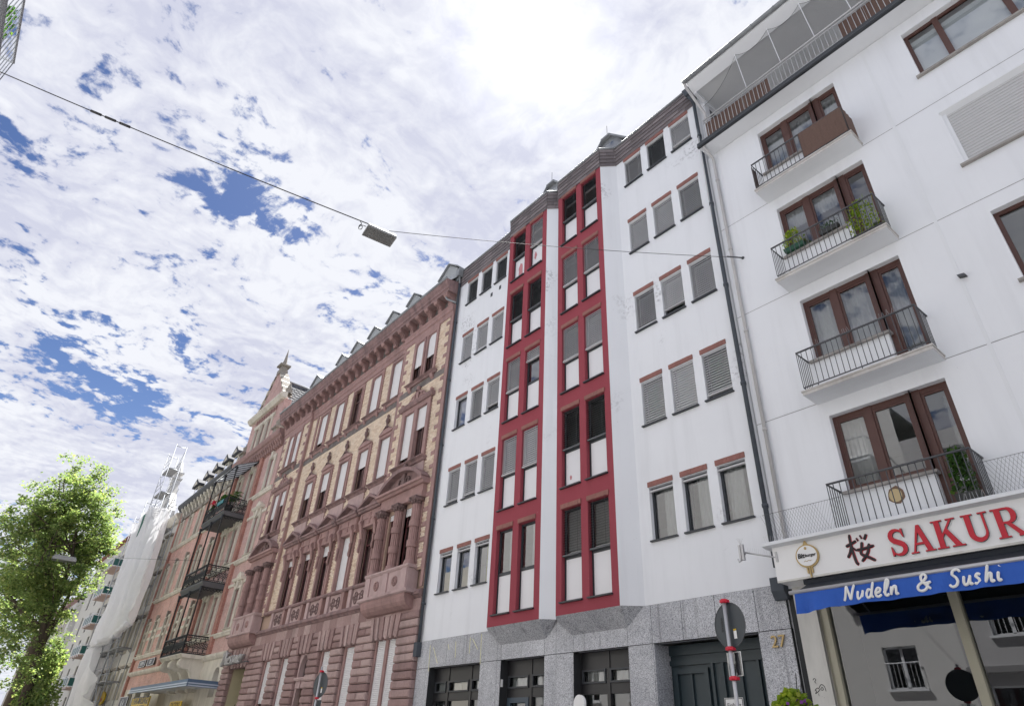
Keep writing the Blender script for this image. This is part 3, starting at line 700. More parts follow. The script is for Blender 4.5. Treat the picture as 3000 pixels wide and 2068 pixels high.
# shop windows of the ground floor
def shopfront(x0, x1, cols, door=None):
    w = x1 - x0; xc = (x0 + x1) / 2; y = 12.24
    sf = MB(); H = 3.85
    xs = [x0] + cols + [x1]
    for q in xs: sf.box(q - 0.05, q + 0.05, y - 0.02, y + 0.1, 0.13, H)
    for zz, hh in ((3.66, 0.38), (3.06, 0.22), (0.4, 0.4)): sf.box(x0, x1, y, y + 0.09, zz - hh / 2, zz + hh / 2)
    sf = sf.build('shopfront', BLACKF, B27)
    for a, b in zip(xs[:-1], xs[1:]):
        tw = MB(); a2, b2 = a + 0.07, b - 0.07
        for (p0, p1, q0, q1) in ((a2, b2, 3.17, 3.21), (a2, b2, 3.43, 3.47), (a2, a2 + 0.04, 3.21, 3.43), (b2 - 0.04, b2, 3.21, 3.43)): tw.box(p0, p1, y - 0.045, y - 0.0, q0, q1)
        tw.build('transom_frame', ANTHRA, sf)
        inst('pane', pane_mesh(b - a - 0.1, 2.45, GLASSD), sf, ((a + b) / 2, y + 0.06, 0.5)); inst('pane', pane_mesh(b - a - 0.1, 0.4, GLASS), sf, ((a + b) / 2, y + 0.055, 3.15))
        inst('curtain', curtain_mesh(b - a - 0.2, 0.38, CURT, 0.006), sf, ((a + b) / 2, y + 0.12, 3.14))
    return sf
s1_ = shopfront(-18.48, -15.87, [-17.75, -16.6]); s2_ = shopfront(-14.93, -13.16, [-13.95]); s3_ = shopfront(-12.1, -10.34, [-11.2])
inst('curtain', curtain_mesh(0.45, 2.2, CURT, 0.03), s1_, (-18.15, 12.5, 0.6))
dl = MB(); y = 12.2
for (p0, p1, q0, q1) in ((-14.86, -14.74, 0.15, 2.95), (-14.12, -14.0, 0.15, 2.95), (-14.74, -14.12, 2.83, 2.95), (-14.74, -14.12, 0.15, 0.5)): dl.box(p0, p1, y, y + 0.07, q0, q1)
dl = dl.build('door', M('blue_grey_door', (0.05, 0.075, 0.10), 0.45), s2_); MB().tube([(-14.05, 12.16, 0.9), (-14.05, 12.16, 1.5)], 0.02, 6).build('handle', ALU, s2_)
inst('notice', box_mesh('nt', 'notice', SIGNW, -0.11, 0.11, 0, 0.004, 0, 0.3), s1_, (-17.15, 12.285, 2.3))
MB().box(-15.0, -14.9, 12.0, 12.06, 3.2, 3.38).build('alarm_box', SIGNW, B27)

# driveway gate, recessed
gt = MB(); yg = 12.52
gt.box(-9.6, -7.06, yg, yg + 0.06, 0.1, 3.85)
for zz, hh in ((3.75, 0.2), (3.5, 0.1)): gt.box(-9.6, -7.06, yg - 0.05, yg + 0.01, zz - hh / 2, zz + hh / 2)
gt = gt.build('gate', GATE, B27)
for xr_ in (-8.27, -7.86, -7.46, -7.1): MB().box(xr_ - 0.025, xr_ + 0.025, yg - 0.06, yg - 0.001, 0.1, 3.45).build('gate_rib', GATE, gt)
df = MB()
for (p0, p1, q0, q1) in ((-9.5, -9.4, 0.1, 3.38), (-8.72, -8.62, 0.1, 3.38), (-9.4, -8.72, 3.28, 3.38)): df.box(p0, p1, yg - 0.07, yg - 0.001, q0, q1)
df = df.build('wicket_door', GATE, gt)
MB().box(-9.08, -9.04, yg - 0.05, yg - 0.001, 0.1, 3.28).build('gate_rib', GATE, gt)
MB().box(-8.56, -8.5, yg - 0.05, yg - 0.001, 0.1, 3.45).build('gate_rib', GATE, gt)
# house number, glue lines of a removed sign
inst('house_number', text_mesh('27', 0.30, GOLD, 0.015), B27, (-6.66, 11.945, 3.55))
gl = MB()
for (p, q) in (((-18.55, 4.5), (-18.5, 3.75)), ((-18.35, 4.42), (-18.05, 3.95)), ((-17.55, 4.45), (-17.48, 4.3)), ((-17.15, 4.5), (-17.12, 4.05)), ((-16.42, 4.55), (-16.42, 4.12)), ((-16.3, 4.5), (-16.02, 4.2)), ((-15.88, 4.6), (-15.86, 3.8))):
    gl.bar((p[0], 11.969, p[1]), (q[0], 11.969, q[1]), 0.014)
gl.build('glue_line', YELLOWPAINT, B27)
# downpipes with their brackets and hoppers
def downpipe(root, x, z0, z1, y=11.9, r=0.052, mat=PIPE, brk=2.9):
    p = MB(); p.tube([(x, y, z0), (x, y, z1)], r, 10)
    z = z0 + 1.2
    while z < z1: p.tube([(x, y, z), (x, y, z + 0.07)], r * 1.28, 10); p.box(x - 0.012, x + 0.012, y, 12.0, z, z + 0.05); z += brk
    return p.build('downpipe', mat, root)
d1 = downpipe(B27, -6.42, 4.95, 19.35)
h_ = MB(); h_.tube([(-6.42, 11.9, 19.3), (-6.44, 11.86, 19.55), (-6.52, 11.8, 19.75)], 0.055, 8); h_.prism([(-6.66, 20.05), (-6.4, 20.05), (-6.46, 19.72), (-6.58, 19.72)], 11.7, 11.92, 'y'); h_.build('hopper', PIPE, d1)
bx = MB(); bx.prism([(11.82, 4.75), (12.0, 4.75), (12.0, 4.35), (11.9, 4.35), (11.82, 4.5)], -6.56, -6.3, 'x'); bx.build('pipe_box', PIPE, d1)
d2 = downpipe(B27, -19.16, 4.6, 19.6)
h_ = MB(); h_.prism([(-19.32, 20.35), (-19.02, 20.35), (-19.08, 19.95), (-19.24, 19.95)], 11.72, 11.96, 'y'); h_.tube([(-19.16, 11.85, 19.97), (-19.16, 11.9, 19.55)], 0.05, 8); h_.build('hopper', ZINC, d2)
MB().box(-19.28, -19.06, 11.8, 12.0, 4.2, 4.62).build('pipe_box', PIPE, d2)

# ------------------------------------------------------------------ restaurant building (right)
BR = thing('apartment_building', 'white building with brown windows and small railed balconies above the SAKURA restaurant', 'building', (-1.2, 12, 0))
FH = 2.91; ZJ = [4.3, 8.02, 10.93, 13.84, 16.75]
XJ = -1.84; XR = 4.2; XL = -6.34
WTOP = [7.68, 10.59, 13.48, 16.38]; WSILL = [6.09, 9.0, 11.93, 14.83]
SLABZ = [5.1, 8.0, 10.93, 13.82]
GX = 0.007
for fl in range(4):
    z0, z1 = ZJ[fl] + (GX if fl else 0), ZJ[fl + 1] - GX
    hs = [(-4.78, -3.28, WSILL[fl], WTOP[fl]), (-3.28, -2.65, max(z0 + 0.02, SLABZ[fl] + 0.1), WTOP[fl])]
    m = MB(); m.wall(XL, XJ - GX, z0, z1, 12.0, hs, 0.2); m.build('wall', WHITE2, BR)
    m = MB(); m.wall(XJ + GX, XR, z0, z1, 12.0, [(-1.0, 1.55, WSILL[fl] - 0.03, WTOP[fl])], 0.2); m.build('wall', WHITE2, BR)
mb = MB()
for zj in ZJ[1:4]: mb.box(XL, XR, 12.012, 12.03, zj - 0.02, zj + 0.02)
mb.build('joint', M('joint_shadow_gap', (0.30, 0.30, 0.31), 0.9), BR)
mb = MB(); mb.box(XJ - 0.03, XJ + 0.03, 11.992, 12.02, 4.6, 16.74); mb.build('joint_cover', SOFFW, BR)
interior(BR, XL + 0.1, XR - 0.05, 12.35, 15.4, [5.05, 8.0, 10.93, 13.83, 16.74])
# balcony windows: two casements and a glazed door
def brown_window(fl):
    z0, z1 = WSILL[fl], WTOP[fl]; zd = SLABZ[fl] + 0.1; y = 12.13
    w = MB(); b = 0.07
    w.box(-4.78, -4.78 + b, y, y + 0.07, z0, z1); w.box(-4.16, -4.02, y - 0.012, y + 0.07, z0, z1); w.box(-3.38, -3.14, y - 0.016, y + 0.07, zd, z1)
    w.box(-4.78, -2.65, y + 0.003, y + 0.07, z1 - b - 0.03, z1); w.box(-4.78, -3.38, y + 0.003, y + 0.07, z0, z0 + b + 0.02)
    w.box(-3.14, -2.65, y + 0.003, y + 0.07, zd, zd + 0.16); w.box(-2.72, -2.65, y, y + 0.07, zd, z1)
    # sash rims
    for (a, c_, q0, q1) in ((-4.71, -4.16, z0 + 0.09, z1 - 0.1), (-4.02, -3.38, z0 + 0.09, z1 - 0.1), (-3.14, -2.72, zd + 0.16, z1 - 0.1)):
        for (p0, p1, r0, r1) in ((a, a + 0.045, q0, q1), (c_ - 0.045, c_, q0, q1), (a + 0.045, c_ - 0.045, q0, q0 + 0.045), (a + 0.045, c_ - 0.045, q1 - 0.045, q1)):
            w.box(p0, p1, y + 0.014, y + 0.06, r0, r1)
    w = w.build('window', WOODF, BR)
    for (a, c_, q0, q1) in ((-4.71, -4.16, z0 + 0.05, z1 - 0.05), (-4.02, -3.38, z0 + 0.05, z1 - 0.05), (-3.14, -2.72, zd + 0.1, z1 - 0.05)):
        inst('pane', pane_mesh(c_ - a, q1 - q0, GLASS), w, ((a + c_) / 2, y + 0.04, q0))
    MB().box(-4.87, -3.22, 11.93, 12.1, z0 - 0.05, z0).build('sill', SILL, w)
    return w, z0, z1, zd
bw = [brown_window(f) for f in range(4)]
for f, (x0, x1, full, lace) in {1: (-4.7, -2.7, True, False), 3: (-4.7, -2.7, True, False), 2: (-4.7, -3.4, False, True)}.items():
    w, z0, z1, zd = bw[f]
    if full: inst('curtain', curtain_mesh(1.3, z1 - z0 - 0.1, CURT, 0.03), w, (-4.05, 12.36, z0 + 0.04)); inst('curtain', curtain_mesh(0.48, z1 - zd - 0.1, CURT, 0.03), w, (-2.93, 12.36, zd + 0.04))
    if lace:
        for xc in (-4.44, -3.7): inst('curtain', curtain_mesh(0.58, 0.55, CURT, 0.006, 8, True), w, (xc, 12.3, z1 - 0.62))
        inst('curtain', curtain_mesh(0.62, 0.8, CURT, 0.02), w, (-3.7, 12.5, z0 + 0.05))
w, z0, z1, zd = bw[0]
inst('curtain', curtain_mesh(0.55, z1 - z0, CURT, 0.03), w, (-4.5, 12.5, z0)); inst('curtain', curtain_mesh(0.25, z1 - zd - 0.1, CURT, 0.03), w, (-2.78, 12.45, zd))
# balconies
def balcony(fl, y0=11.45):
    zt = SLABZ[fl] + 0.10; zr = zt + 0.9; a, b = -4.95, -2.53
    sl = MB(); sl.box(a, b, y0, 12.02, SLABZ[fl], zt - 0.03); sl.box(a - 0.02, b + 0.02, y0 - 0.02, 12.02, zt - 0.03, zt)
    sl = sl.build('balcony', CONC, BR)
    so_ = MB(); so_.face([(a + 0.002, y0 + 0.002, SLABZ[fl] - 0.004), (b - 0.002, y0 + 0.002, SLABZ[fl] - 0.004), (b - 0.002, 12, SLABZ[fl] - 0.004), (a + 0.002, 12, SLABZ[fl] - 0.004)]); so_.build('soffit', SOFFW, sl)
    rl = MB(); xa, xb = a + 0.04, b - 0.04; yf = y0 + 0.02
    rl.tube([(xa, 12.0, zr), (xa, yf, zr), (xb, yf, zr), (xb, 12.0, zr)], 0.021, 8); rl.tube([(xa, 11.98, zt + 0.07), (xa, yf, zt + 0.07), (xb, yf, zt + 0.07), (xb, 11.98, zt + 0.07)], 0.013, 6)
    n = 22
    for i in range(n + 1): x = xa + (xb - xa) * i / n; rl.tube([(x, yf, zt + 0.07), (x, yf, zr)], 0.0075, 6)
    for x in (xa, xb):
        for i in range(1, 6): y = yf + (11.98 - yf) * i / 6; rl.tube([(x, y, zt + 0.07), (x, y, zr)], 0.0075, 6)
    for x in (xa + 0.3, (xa + xb) / 2, xb - 0.3): rl.tube([(x, yf, zt), (x, yf, zt + 0.07)], 0.011, 6)
    rl = rl.build('railing', RAIL, sl)
    return sl, rl, zt, zr, xa, xb, yf
bal = {f: balcony(f) for f in (1, 2, 3)}
# balcony above the sign: railing stands on the sign ledge
rl = MB(); zt, zr = 5.27, 6.1; xa, xb, yf = -4.9, -2.55, 11.43
rl.tube([(xa, 12.0, zr), (xa, yf, zr), (xb, yf, zr), (xb, 12.0, zr)], 0.021, 8)
for i in range(21): x = xa + (xb - xa) * i / 20; rl.tube([(x, yf, zt), (x, yf, zr)], 0.0085, 6)
for x in (xa, xb):
    for i in range(1, 6): y = yf + (12 - yf) * i / 6; rl.tube([(x, y, zt), (x, y, zr)], 0.0085, 6)
rl.build('railing', RAIL, BR)
# plaster patch knocked off the wall under the lowest window
random.seed(4)
pp = MB(); pp.face([(-3.98 + 0.15 * math.cos(t) * random.uniform(0.85, 1.1), 11.994, 5.83 + 0.16 * math.sin(t) * random.uniform(0.85, 1.1)) for t in [i * math.pi / 7 for i in range(14)]]); pp.build('plaster_patch', M('bare_plaster', (0.20, 0.13, 0.09), 0.95, 0.3, 20), BR)
pp = MB(); pp.face([(-3.99 + 0.11 * math.cos(t), 11.99, 5.82 + 0.12 * math.sin(t)) for t in [i * math.pi / 7 for i in range(14)]]); pp.build('plaster_patch', M('yellow_filler', (0.55, 0.44, 0.25), 0.95, 0.1, 20), BR)
# screens on the top balcony: cloth tied to the rail
sl, rl, zt, zr, xa, xb, yf = bal[3]
def cloth_strip(x0, x1, y, z0, z1, name, parent, axis='x', amp=0.008):
    mb = MB(); n = max(4, int(abs(x1 - x0) / 0.05))
    for i in range(n):
        a = x0 + (x1 - x0) * i / n; b = x0 + (x1 - x0) * (i + 1) / n; ya = amp * math.sin(i * 2.1); yb = amp * math.sin((i + 1) * 2.1)
        P = (lambda t, o, z: (t, y + o, z)) if axis == 'x' else (lambda t, o, z: (y + o, t, z))
        mb.face([P(a, ya, z0 + ya), P(b, yb, z0 + yb), P(b, yb, z1 + ya * 0.6), P(a, ya, z1 + ya * 0.6)], True)
    return mb.build(name, SCREEN, parent)
cloth_strip(-3.62, xb, yf - 0.022, zt + 0.06, zr - 0.01, 'privacy_screen', sl); cloth_strip(yf, 11.97, xb + 0.022, zt + 0.06, zr - 0.01, 'privacy_screen', sl, 'y'); cloth_strip(yf, 11.7, xa - 0.022, zt + 0.05, zr - 0.05, 'privacy_screen', sl, 'y')
# bird spikes
def spikes(x0, x1, y, z, parent, h=0.11, step=0.045, slope=0.0):
    mb = MB(); random.seed(int(abs(x0 * 100)) + 1); x = x0
    while x < x1:
        dx, dy = random.uniform(-0.03, 0.03), random.uniform(-0.04, 0.04)
        mb.tube([(x, y, z), (x + dx, y + dy, z + h)], 0.0022, 3, False); x += step
    return mb.build('bird_spikes', RAILL, parent, 'stuff')
sl1, _, zt1, zr1, xa1, xb1, yf1 = bal[1]; spikes(-4.5, -2.62, yf1, zr1 + 0.015, sl1)
# broad windows on the right part
def wide_window(fl, kind):
    z0, z1 = WSILL[fl] - 0.03, WTOP[fl]; y = 12.13; w = MB(); b = 0.075
    w.box(-1.0, -1.0 + b, y, y + 0.07, z0, z1); w.box(-0.40, -0.28, y - 0.012, y + 0.07, z0, z1); w.box(0.78, 0.9, y - 0.012, y + 0.07, z0, z1); w.box(1.55 - b, 1.55, y, y + 0.07, z0, z1)
    w.box(-1.0, 1.55, y + 0.003, y + 0.07, z1 - b, z1); w.box(-1.0, 1.55, y + 0.003, y + 0.07, z0, z0 + b)
    w = w.build('window', WOODF, BR)
    for a, c_ in ((-0.93, -0.4), (-0.28, 0.78), (0.9, 1.48)):
        inst('pane', pane_mesh(c_ - a, z1 - z0 - 0.1, GLASS), w, ((a + c_) / 2, y + 0.04, z0 + 0.05))
        if kind == 'blinds': MB().box(a, c_, y + 0.09, y + 0.1, z0 + 0.05, z1 - 0.2).build('roller_blind', SIGNW, w)
    if kind == 'shutter':
        inst('shutter', shutter_mesh(2.42, z1 - z0 - 0.03, M('grey_shutter', (0.50, 0.50, 0.51), 0.5, 0.05), 0.075), w, (0.275, 12.06, z0 + 0.01))
        gb = MB(); gb.box(-1.0, -0.93, 12.03, 12.09, z0, z1); gb.box(1.48, 1.55, 12.03, 12.09, z0, z1)
        gb.prism([(11.96, z1 + 0.015), (12.03, z1 + 0.015), (12.09, z1 - 0.13), (11.96, z1 - 0.02)], -1.02, 1.57, 'x'); gb.build('shutter_guide', SOFFW, w)
    MB().box(-1.08, 1.63, 11.92, 12.1, z0 - 0.05, z0).build('sill', SILL, w)
wide_window(0, ''); wide_window(1, ''); wide_window(2, 'shutter'); wide_window(3, 'blinds')
# fixed lug on the joint
MB().prism([(-1.86, 9.52), (-1.74, 9.5), (-1.72, 9.45), (-1.84, 9.47)], 11.9, 12.0, 'y').build('wall_lug', RAIL, BR)

# roof terrace with netting
tr = MB(); tr.box(-6.28, XR, 11.5, 13.5, 16.75, 16.86); tr = tr.build('terrace_slab', SOFFW, BR)
ed = MB(); ed.box(-6.31, XR, 11.46, 11.52, 16.742, 16.93); ed.tube([(-6.3, 11.45, 16.76), (XR, 11.45, 16.76)], 0.035, 6); ed.build('edge_flashing', ANTHRA, tr)
rl = MB(); zt, zr, yf = 16.95, 17.76, 11.52; xa = -6.02
rl.tube([(xa, 13.4, zr), (xa, yf, zr), (XR, yf, zr)], 0.026, 8); rl.tube([(xa, yf, zr - 0.11), (XR, yf, zr - 0.11)], 0.016, 6); rl.tube([(xa, yf, zt + 0.02), (XR, yf, zt + 0.02)], 0.014, 6)
x = xa
while x < XR: rl.tube([(x, yf, zt), (x, yf, zr - 0.1)], 0.009, 6); x += 0.115
for y in (11.8, 12.1, 12.4, 12.7, 13.0, 13.3): rl.tube([(xa, y, zt), (xa, y, zr)], 0.009, 6)
rl = rl.build('terrace_railing', RAILL, BR)
def screen_run(x0, x1): 
    x = x0
    while x < x1 - 0.05:
        e = min(x1, x + 0.62); cloth_strip(x + 0.004, e - 0.004, yf + 0.03 + 0.004 * random.random(), zt - 0.02, zr - 0.13 - random.uniform(0, 0.03), 'privacy_screen', rl, 'x', 0.006); x = e
random.seed(21); screen_run(-5.98, -3.95); screen_run(-2.0, 1.5)
MB().wall(-6.25, XR, 16.8, 19.55, 13.3, [(-3.4, -2.5, 17.6, 19.33), (-4.1, -3.75, 16.9, 19.35), (-1.6, -0.4, 17.6, 19.33)], 0.12).build('terrace_wall', WHITE2, BR)
for a, b, z0 in ((-3.4, -2.5, 17.6), (-4.1, -3.75, 16.9), (-1.6, -0.4, 17.6)):
    w = inst('window', frame_mesh(b - a, 19.33 - z0, ANTHRA, 0.07), BR, ((a + b) / 2, 13.36, z0)); inst('pane', pane_mesh(b - a - 0.1, 19.2 - z0, GLASSD), w, ((a + b) / 2, 13.4, z0 + 0.06))
MB().box(-6.2, XR, 13.9, 14.0, 16.8, 19.6).build('room_wall', DARK, BR)
ce = MB(); ce.box(-6.12, XR, 11.55, 13.45, 19.42, 19.5); ce.build('terrace_ceiling', GREYCEIL, BR)
# white boxed eaves, gutter, roof
ev = MB(); ev.prism([(11.3, 19.55), (11.62, 19.36), (11.62, 19.62), (11.3, 19.68)], -6.22, XR, 'x'); ev.box(-6.2, -6.1, 11.6, 13.4, 19.3, 19.6); ev = ev.build('eaves', SOFFW, BR)
gu = MB(); gu.tube([(-6.3, 11.24, 19.66), (XR, 11.24, 19.66)], 0.075, 10); gu.tube([(-6.3, 11.28, 19.78), (XR, 11.28, 19.78)], 0.03, 6)
x = -6.0
while x < XR: gu.tube([(x, 11.24, 19.66), (x + 0.03, 11.24, 19.66)], 0.085, 10); x += 0.7
gu.build('gutter', ZINC, ev)
MB().face([(-6.28, 11.25, 19.74), (XR, 11.25, 19.74), (XR, 18, 22.5), (-6.28, 18, 22.5)]) 
mb = MB(); mb.prism([(11.25, 19.70), (18, 22.4), (18, 22.5), (11.25, 19.76)], -6.28, XR, 'x'); mb.build('roof', DSLATE, BR)
# side wall end of the terrace and its pale downpipe
MB().box(-6.26, -6.12, 13.0, 13.5, 16.85, 19.4).build('terrace_wall', WHITE2, BR)
dp = MB(); dp.tube([(-6.28, 11.26, 19.62), (-6.27, 11.35, 19.45), (-6.2, 11.85, 18.9), (-6.14, 11.95, 18.6), (-6.14, 11.95, 16.95)], 0.045, 10)
dp.tube([(-6.14, 11.5, 16.72), (-6.14, 11.92, 16.55), (-6.14, 11.94, 16.4), (-6.14, 11.94, 5.3)], 0.04, 10)
for z in (15.6, 13.0, 10.4, 7.8): dp.tube([(-6.14, 11.94, z), (-6.14, 11.94, z + 0.06)], 0.052, 10)
dp.build('downpipe', PIPEL, BR)
# net hung from the eaves: posts and sagging mesh of fine cord
nt = thing('bird_net', 'fine bird net on thin white posts across the roof terrace', 'net', (-2.5, 11.55, 17.7))
PX = [-4.62, -3.58, -2.62, -1.66, -0.7, 0.26, 1.22]
for p in PX: MB().bar((p + 0.06, 11.53, 17.78), (p, 11.42, 19.38), 0.011).build('post', SOFFW, nt)
nm = MB(); nodes_ = [-5.9] + PX
for a, b in zip(nodes_[:-1], nodes_[1:]):
    for i in range(8):
        t0, t1 = i / 8, (i + 1) / 8
        s0, s1 = 0.28 * 4 * t0 * (1 - t0) + (0.0 if a > -5.5 else (1 - t0) * 1.1), 0.28 * 4 * t1 * (1 - t1) + (0.0 if a > -5.5 else (1 - t1) * 1.1)
        x0, x1 = a + (b - a) * t0, a + (b - a) * t1
        nm.face([(x0 + 0.05, 11.56, 17.78), (x1 + 0.05, 11.56, 17.78), (x1, 11.46, 19.36 - s1), (x0, 11.46, 19.36 - s0)], True)
        nm.tube([(x0, 11.455, 19.36 - s0), (x1, 11.455, 19.36 - s1)], 0.006, 4, True, 1.0, 1)
nm.build('mesh_net', [net_mat('net_cord', (0.10, 0.10, 0.105), 0.22), CABLE], nt)

# chicken wire beside the lowest balcony
for nm_, a, b in (('wire_mesh', -6.1, -4.95), ('wire_mesh', -2.5, -0.4)):
    mb = MB(); x = a; zt, zb = 5.85, 5.28
    while x < b: mb.tube([(x, 11.5, zb), (x + 0.25, 11.5, zt)], 0.0022, 3, False); mb.tube([(x, 11.5, zb), (x - 0.25, 11.5, zt)], 0.0022, 3, False); x += 0.055
    mb.tube([(a - 0.2, 11.5, zt), (b + 0.2, 11.5, zt)], 0.004, 4); mb.build(nm_, RAIL, BR, 'stuff')

# ------------------------------------------------------------------ restaurant sign board
SB = thing('shop_sign', 'long white fascia board with red serif letters SAKURA over the restaurant', 'sign', (-1.0, 11.7, 4.5))
f = MB(); f.box(-6.17, XR, 11.4, 12.0, 4.54, 5.2); f.build('board', SIGNW, SB)
ld = MB(); ld.prism([(11.28, 5.19), (11.4, 5.16), (12.0, 5.2), (12.0, 5.27), (11.34, 5.27), (11.28, 5.245)], -6.3, XR, 'x'); ld.build('ledge', SOFFW, SB)
sb = MB(); sb.box(-6.17, XR, 11.395, 11.42, 4.525, 4.56); sb.build('bottom_trim', CREAMP, SB)
spikes(-6.25, -4.95, 11.36, 5.27, SB, 0.12, 0.05); spikes(-2.9, -1.0, 11.36, 5.27, SB, 0.12, 0.05)
# serif capitals from polygon pieces in unit height
def ribbon(pts, ws):
    pts = [Vector((a, b)) for a, b in pts]; L, R_ = [], []
    for i, p in enumerate(pts):
        t = (pts[min(i + 1, len(pts) - 1)] - pts[max(i - 1, 0)]).normalized(); n = Vector((-t.y, t.x)); w = ws[i] / 2
        L.append(p + n * w); R_.append(p - n * w)
    return [[(L[i].x, L[i].y), (L[i + 1].x, L[i + 1].y), (R_[i + 1].x, R_[i + 1].y), (R_[i].x, R_[i].y)] for i in range(len(pts) - 1)]
def arcp(cx, cy, rx, ry, a0, a1, n): return [(cx + rx * math.cos(rad(a0 + (a1 - a0) * i / n)), cy + ry * math.sin(rad(a0 + (a1 - a0) * i / n))) for i in range(n + 1)]
def rect(a, b, c, d): return [(a, c), (b, c), (b, d), (a, d)]
sp = arcp(0.36, 0.74, 0.235, 0.21, 20, 235, 10) + arcp(0.34, 0.26, 0.25, 0.215, 60, -160, 11)
LET = {
 'S': (0.70, ribbon(sp, [0.05, 0.07, 0.09, 0.11, 0.13, 0.15, 0.17, 0.18, 0.19, 0.2, 0.2] + [0.2, 0.2, 0.19, 0.18, 0.17, 0.15, 0.13, 0.11, 0.09, 0.07, 0.06, 0.05]) + [[(0.57, 0.98), (0.63, 0.98), (0.64, 0.66), (0.60, 0.66), (0.53, 0.86)], [(0.06, 0.02), (0.12, 0.02), (0.17, 0.14), (0.10, 0.36), (0.06, 0.36)]]),
 'A': (0.80, [[(0.10, 0.04), (0.17, 0.04), (0.46, 0.82), (0.42, 0.99)], [(0.42, 0.99), (0.54, 0.99), (0.82, 0.04), (0.62, 0.04), (0.40, 0.80)], rect(0.25, 0.62, 0.28, 0.36), rect(0.0, 0.29, 0.0, 0.05), rect(0.53, 0.91, 0.0, 0.05)]),
 'K': (0.86, [rect(0.12, 0.32, 0.04, 0.96), rect(0.02, 0.42, 0.0, 0.05), rect(0.02, 0.42, 0.95, 1.0), [(0.31, 0.36), (0.31, 0.48), (0.68, 0.96), (0.77, 0.96)], [(0.40, 0.56), (0.54, 0.66), (0.90, 0.04), (0.67, 0.04)], rect(0.56, 0.88, 0.95, 1.0), rect(0.55, 1.0, 0.0, 0.05)]),
 'U': (0.82, [rect(0.12, 0.32, 0.34, 0.96), rect(0.02, 0.42, 0.95, 1.0), rect(0.70, 0.78, 0.34, 0.96), rect(0.60, 0.90, 0.95, 1.0)] + ribbon(arcp(0.48, 0.345, 0.26, 0.26, 180, 360, 12), [0.2, 0.2, 0.19, 0.18, 0.17, 0.16, 0.15, 0.13, 0.12, 0.1, 0.09, 0.085, 0.08])),
 'R': (0.86, [rect(0.12, 0.32, 0.04, 0.96), rect(0.02, 0.42, 0.0, 0.05), rect(0.02, 0.44, 0.95, 1.0), rect(0.32, 0.5, 0.93, 0.998), rect(0.32, 0.5, 0.46, 0.53)] + ribbon(arcp(0.5, 0.73, 0.2, 0.235, 90, -90, 10), [0.06, 0.09, 0.13, 0.16, 0.18, 0.185, 0.18, 0.16, 0.13, 0.09, 0.06]) + [[(0.38, 0.47), (0.54, 0.48), (0.90, 0.04), (0.70, 0.04)], rect(0.66, 0.98, 0.0, 0.05)]),
}
HT = 0.435; x = -4.10; zl = 4.63; xpos = {0: -4.10, 1: -3.80, 2: -3.42, 3: -2.99, 4: -2.59, 5: -2.14}
for i, ch in enumerate('SAKURA'):
    wd, polys = LET[ch]; L = MB(); k_ = 0.0; x0 = xpos[i]; wsc = HT * 0.92
    for q in polys:
        pts = [(x0 + a * wsc, zl + b * HT) for a, b in q]
        area = sum(pts[j][0] * pts[(j + 1) % len(pts)][1] - pts[(j + 1) % len(pts)][0] * pts[j][1] for j in range(len(pts)))
        if area < 0: pts = pts[::-1]
        y_ = 11.368 - k_; k_ += 0.0004
        n = len(L.v); kk = len(pts)
        L.v.extend([(p[0], y_, p[1]) for p in pts]); L.v.extend([(p[0], 11.4, p[1]) for p in pts])
        L.f.append(tuple(range(n, n + kk))); L.sm.append(False); L.mi.append(0)
        for j in range(kk): L.f.append((n + (j + 1) % kk, n + j, n + kk + j, n + kk + (j + 1) % kk)); L.sm.append(False); L.mi.append(1)
    L.build('letter', [SIGNRED, SIGNBLK], SB)
# cherry character, brushed: red edge behind a black stroke
KAN = [[(0.0, 0.66), (0.2, 0.72), (0.42, 0.80)], [(0.22, 1.08), (0.2, 0.6), (0.25, 0.05), (0.33, -0.05)], [(0.2, 0.62), (0.1, 0.4), (-0.02, 0.24)], [(0.22, 0.6), (0.36, 0.44)],
       [(0.45, 0.9), (0.5, 0.78)], [(0.6, 0.98), (0.65, 0.84)], [(0.84, 0.98), (0.78, 0.86), (0.72, 0.8)],
       [(0.62, 0.72), (0.56, 0.5), (0.5, 0.3), (0.7, 0.16), (0.95, -0.02)], [(0.86, 0.62), (0.74, 0.3), (0.46, 0.02)], [(0.36, 0.46), (0.6, 0.46), (1.02, 0.52)]]
kr = MB(); strokes(kr, KAN, -4.80, 11.396, 4.64, 0.45, 0.032, 0.25); kr.build('brush_character_edge', SIGNRED, SB)
kr = MB(); strokes(kr, KAN, -4.80, 11.386, 4.64, 0.45, 0.023, 0.25); kr.build('brush_character', SIGNBLK, SB)
# brewery sign
BS = thing('brewery_sign', 'round white and gold brewery sign reading Bitburger fixed to the fascia', 'sign', (-5.5, 11.4, 4.9))
b_ = MB(); b_.disc(-5.505, 11.365, 4.90, 0.215, 0.205, 32, 0.035)
b_.prism([(-5.55, 5.09), (-5.46, 5.09), (-5.475, 5.13), (-5.49, 5.16), (-5.505, 5.21), (-5.52, 5.16), (-5.535, 5.13)], 11.37, 11.398, 'y')
for dx, l in ((-0.042, 0.10), (0.0, 0.17), (0.042, 0.10)): b_.box(-5.505 + dx - 0.012, -5.505 + dx + 0.012, 11.37, 11.398, 4.70 - l, 4.71)
b_.build('gold_rim', GOLD, BS)
MB().disc(-5.505, 11.352, 4.90, 0.188, 0.178, 32, 0.02).build('face', SIGNW, BS)
inst('lettering', text_mesh('Bit', 0.115, SIGNBLK, 0.004, 0.1, 0.003), BS, (-5.61, 11.346, 4.87)); inst('lettering', text_mesh('burger', 0.075, SIGNBLK, 0.004, 0.1, 0.001), BS, (-5.435, 11.346, 4.88))
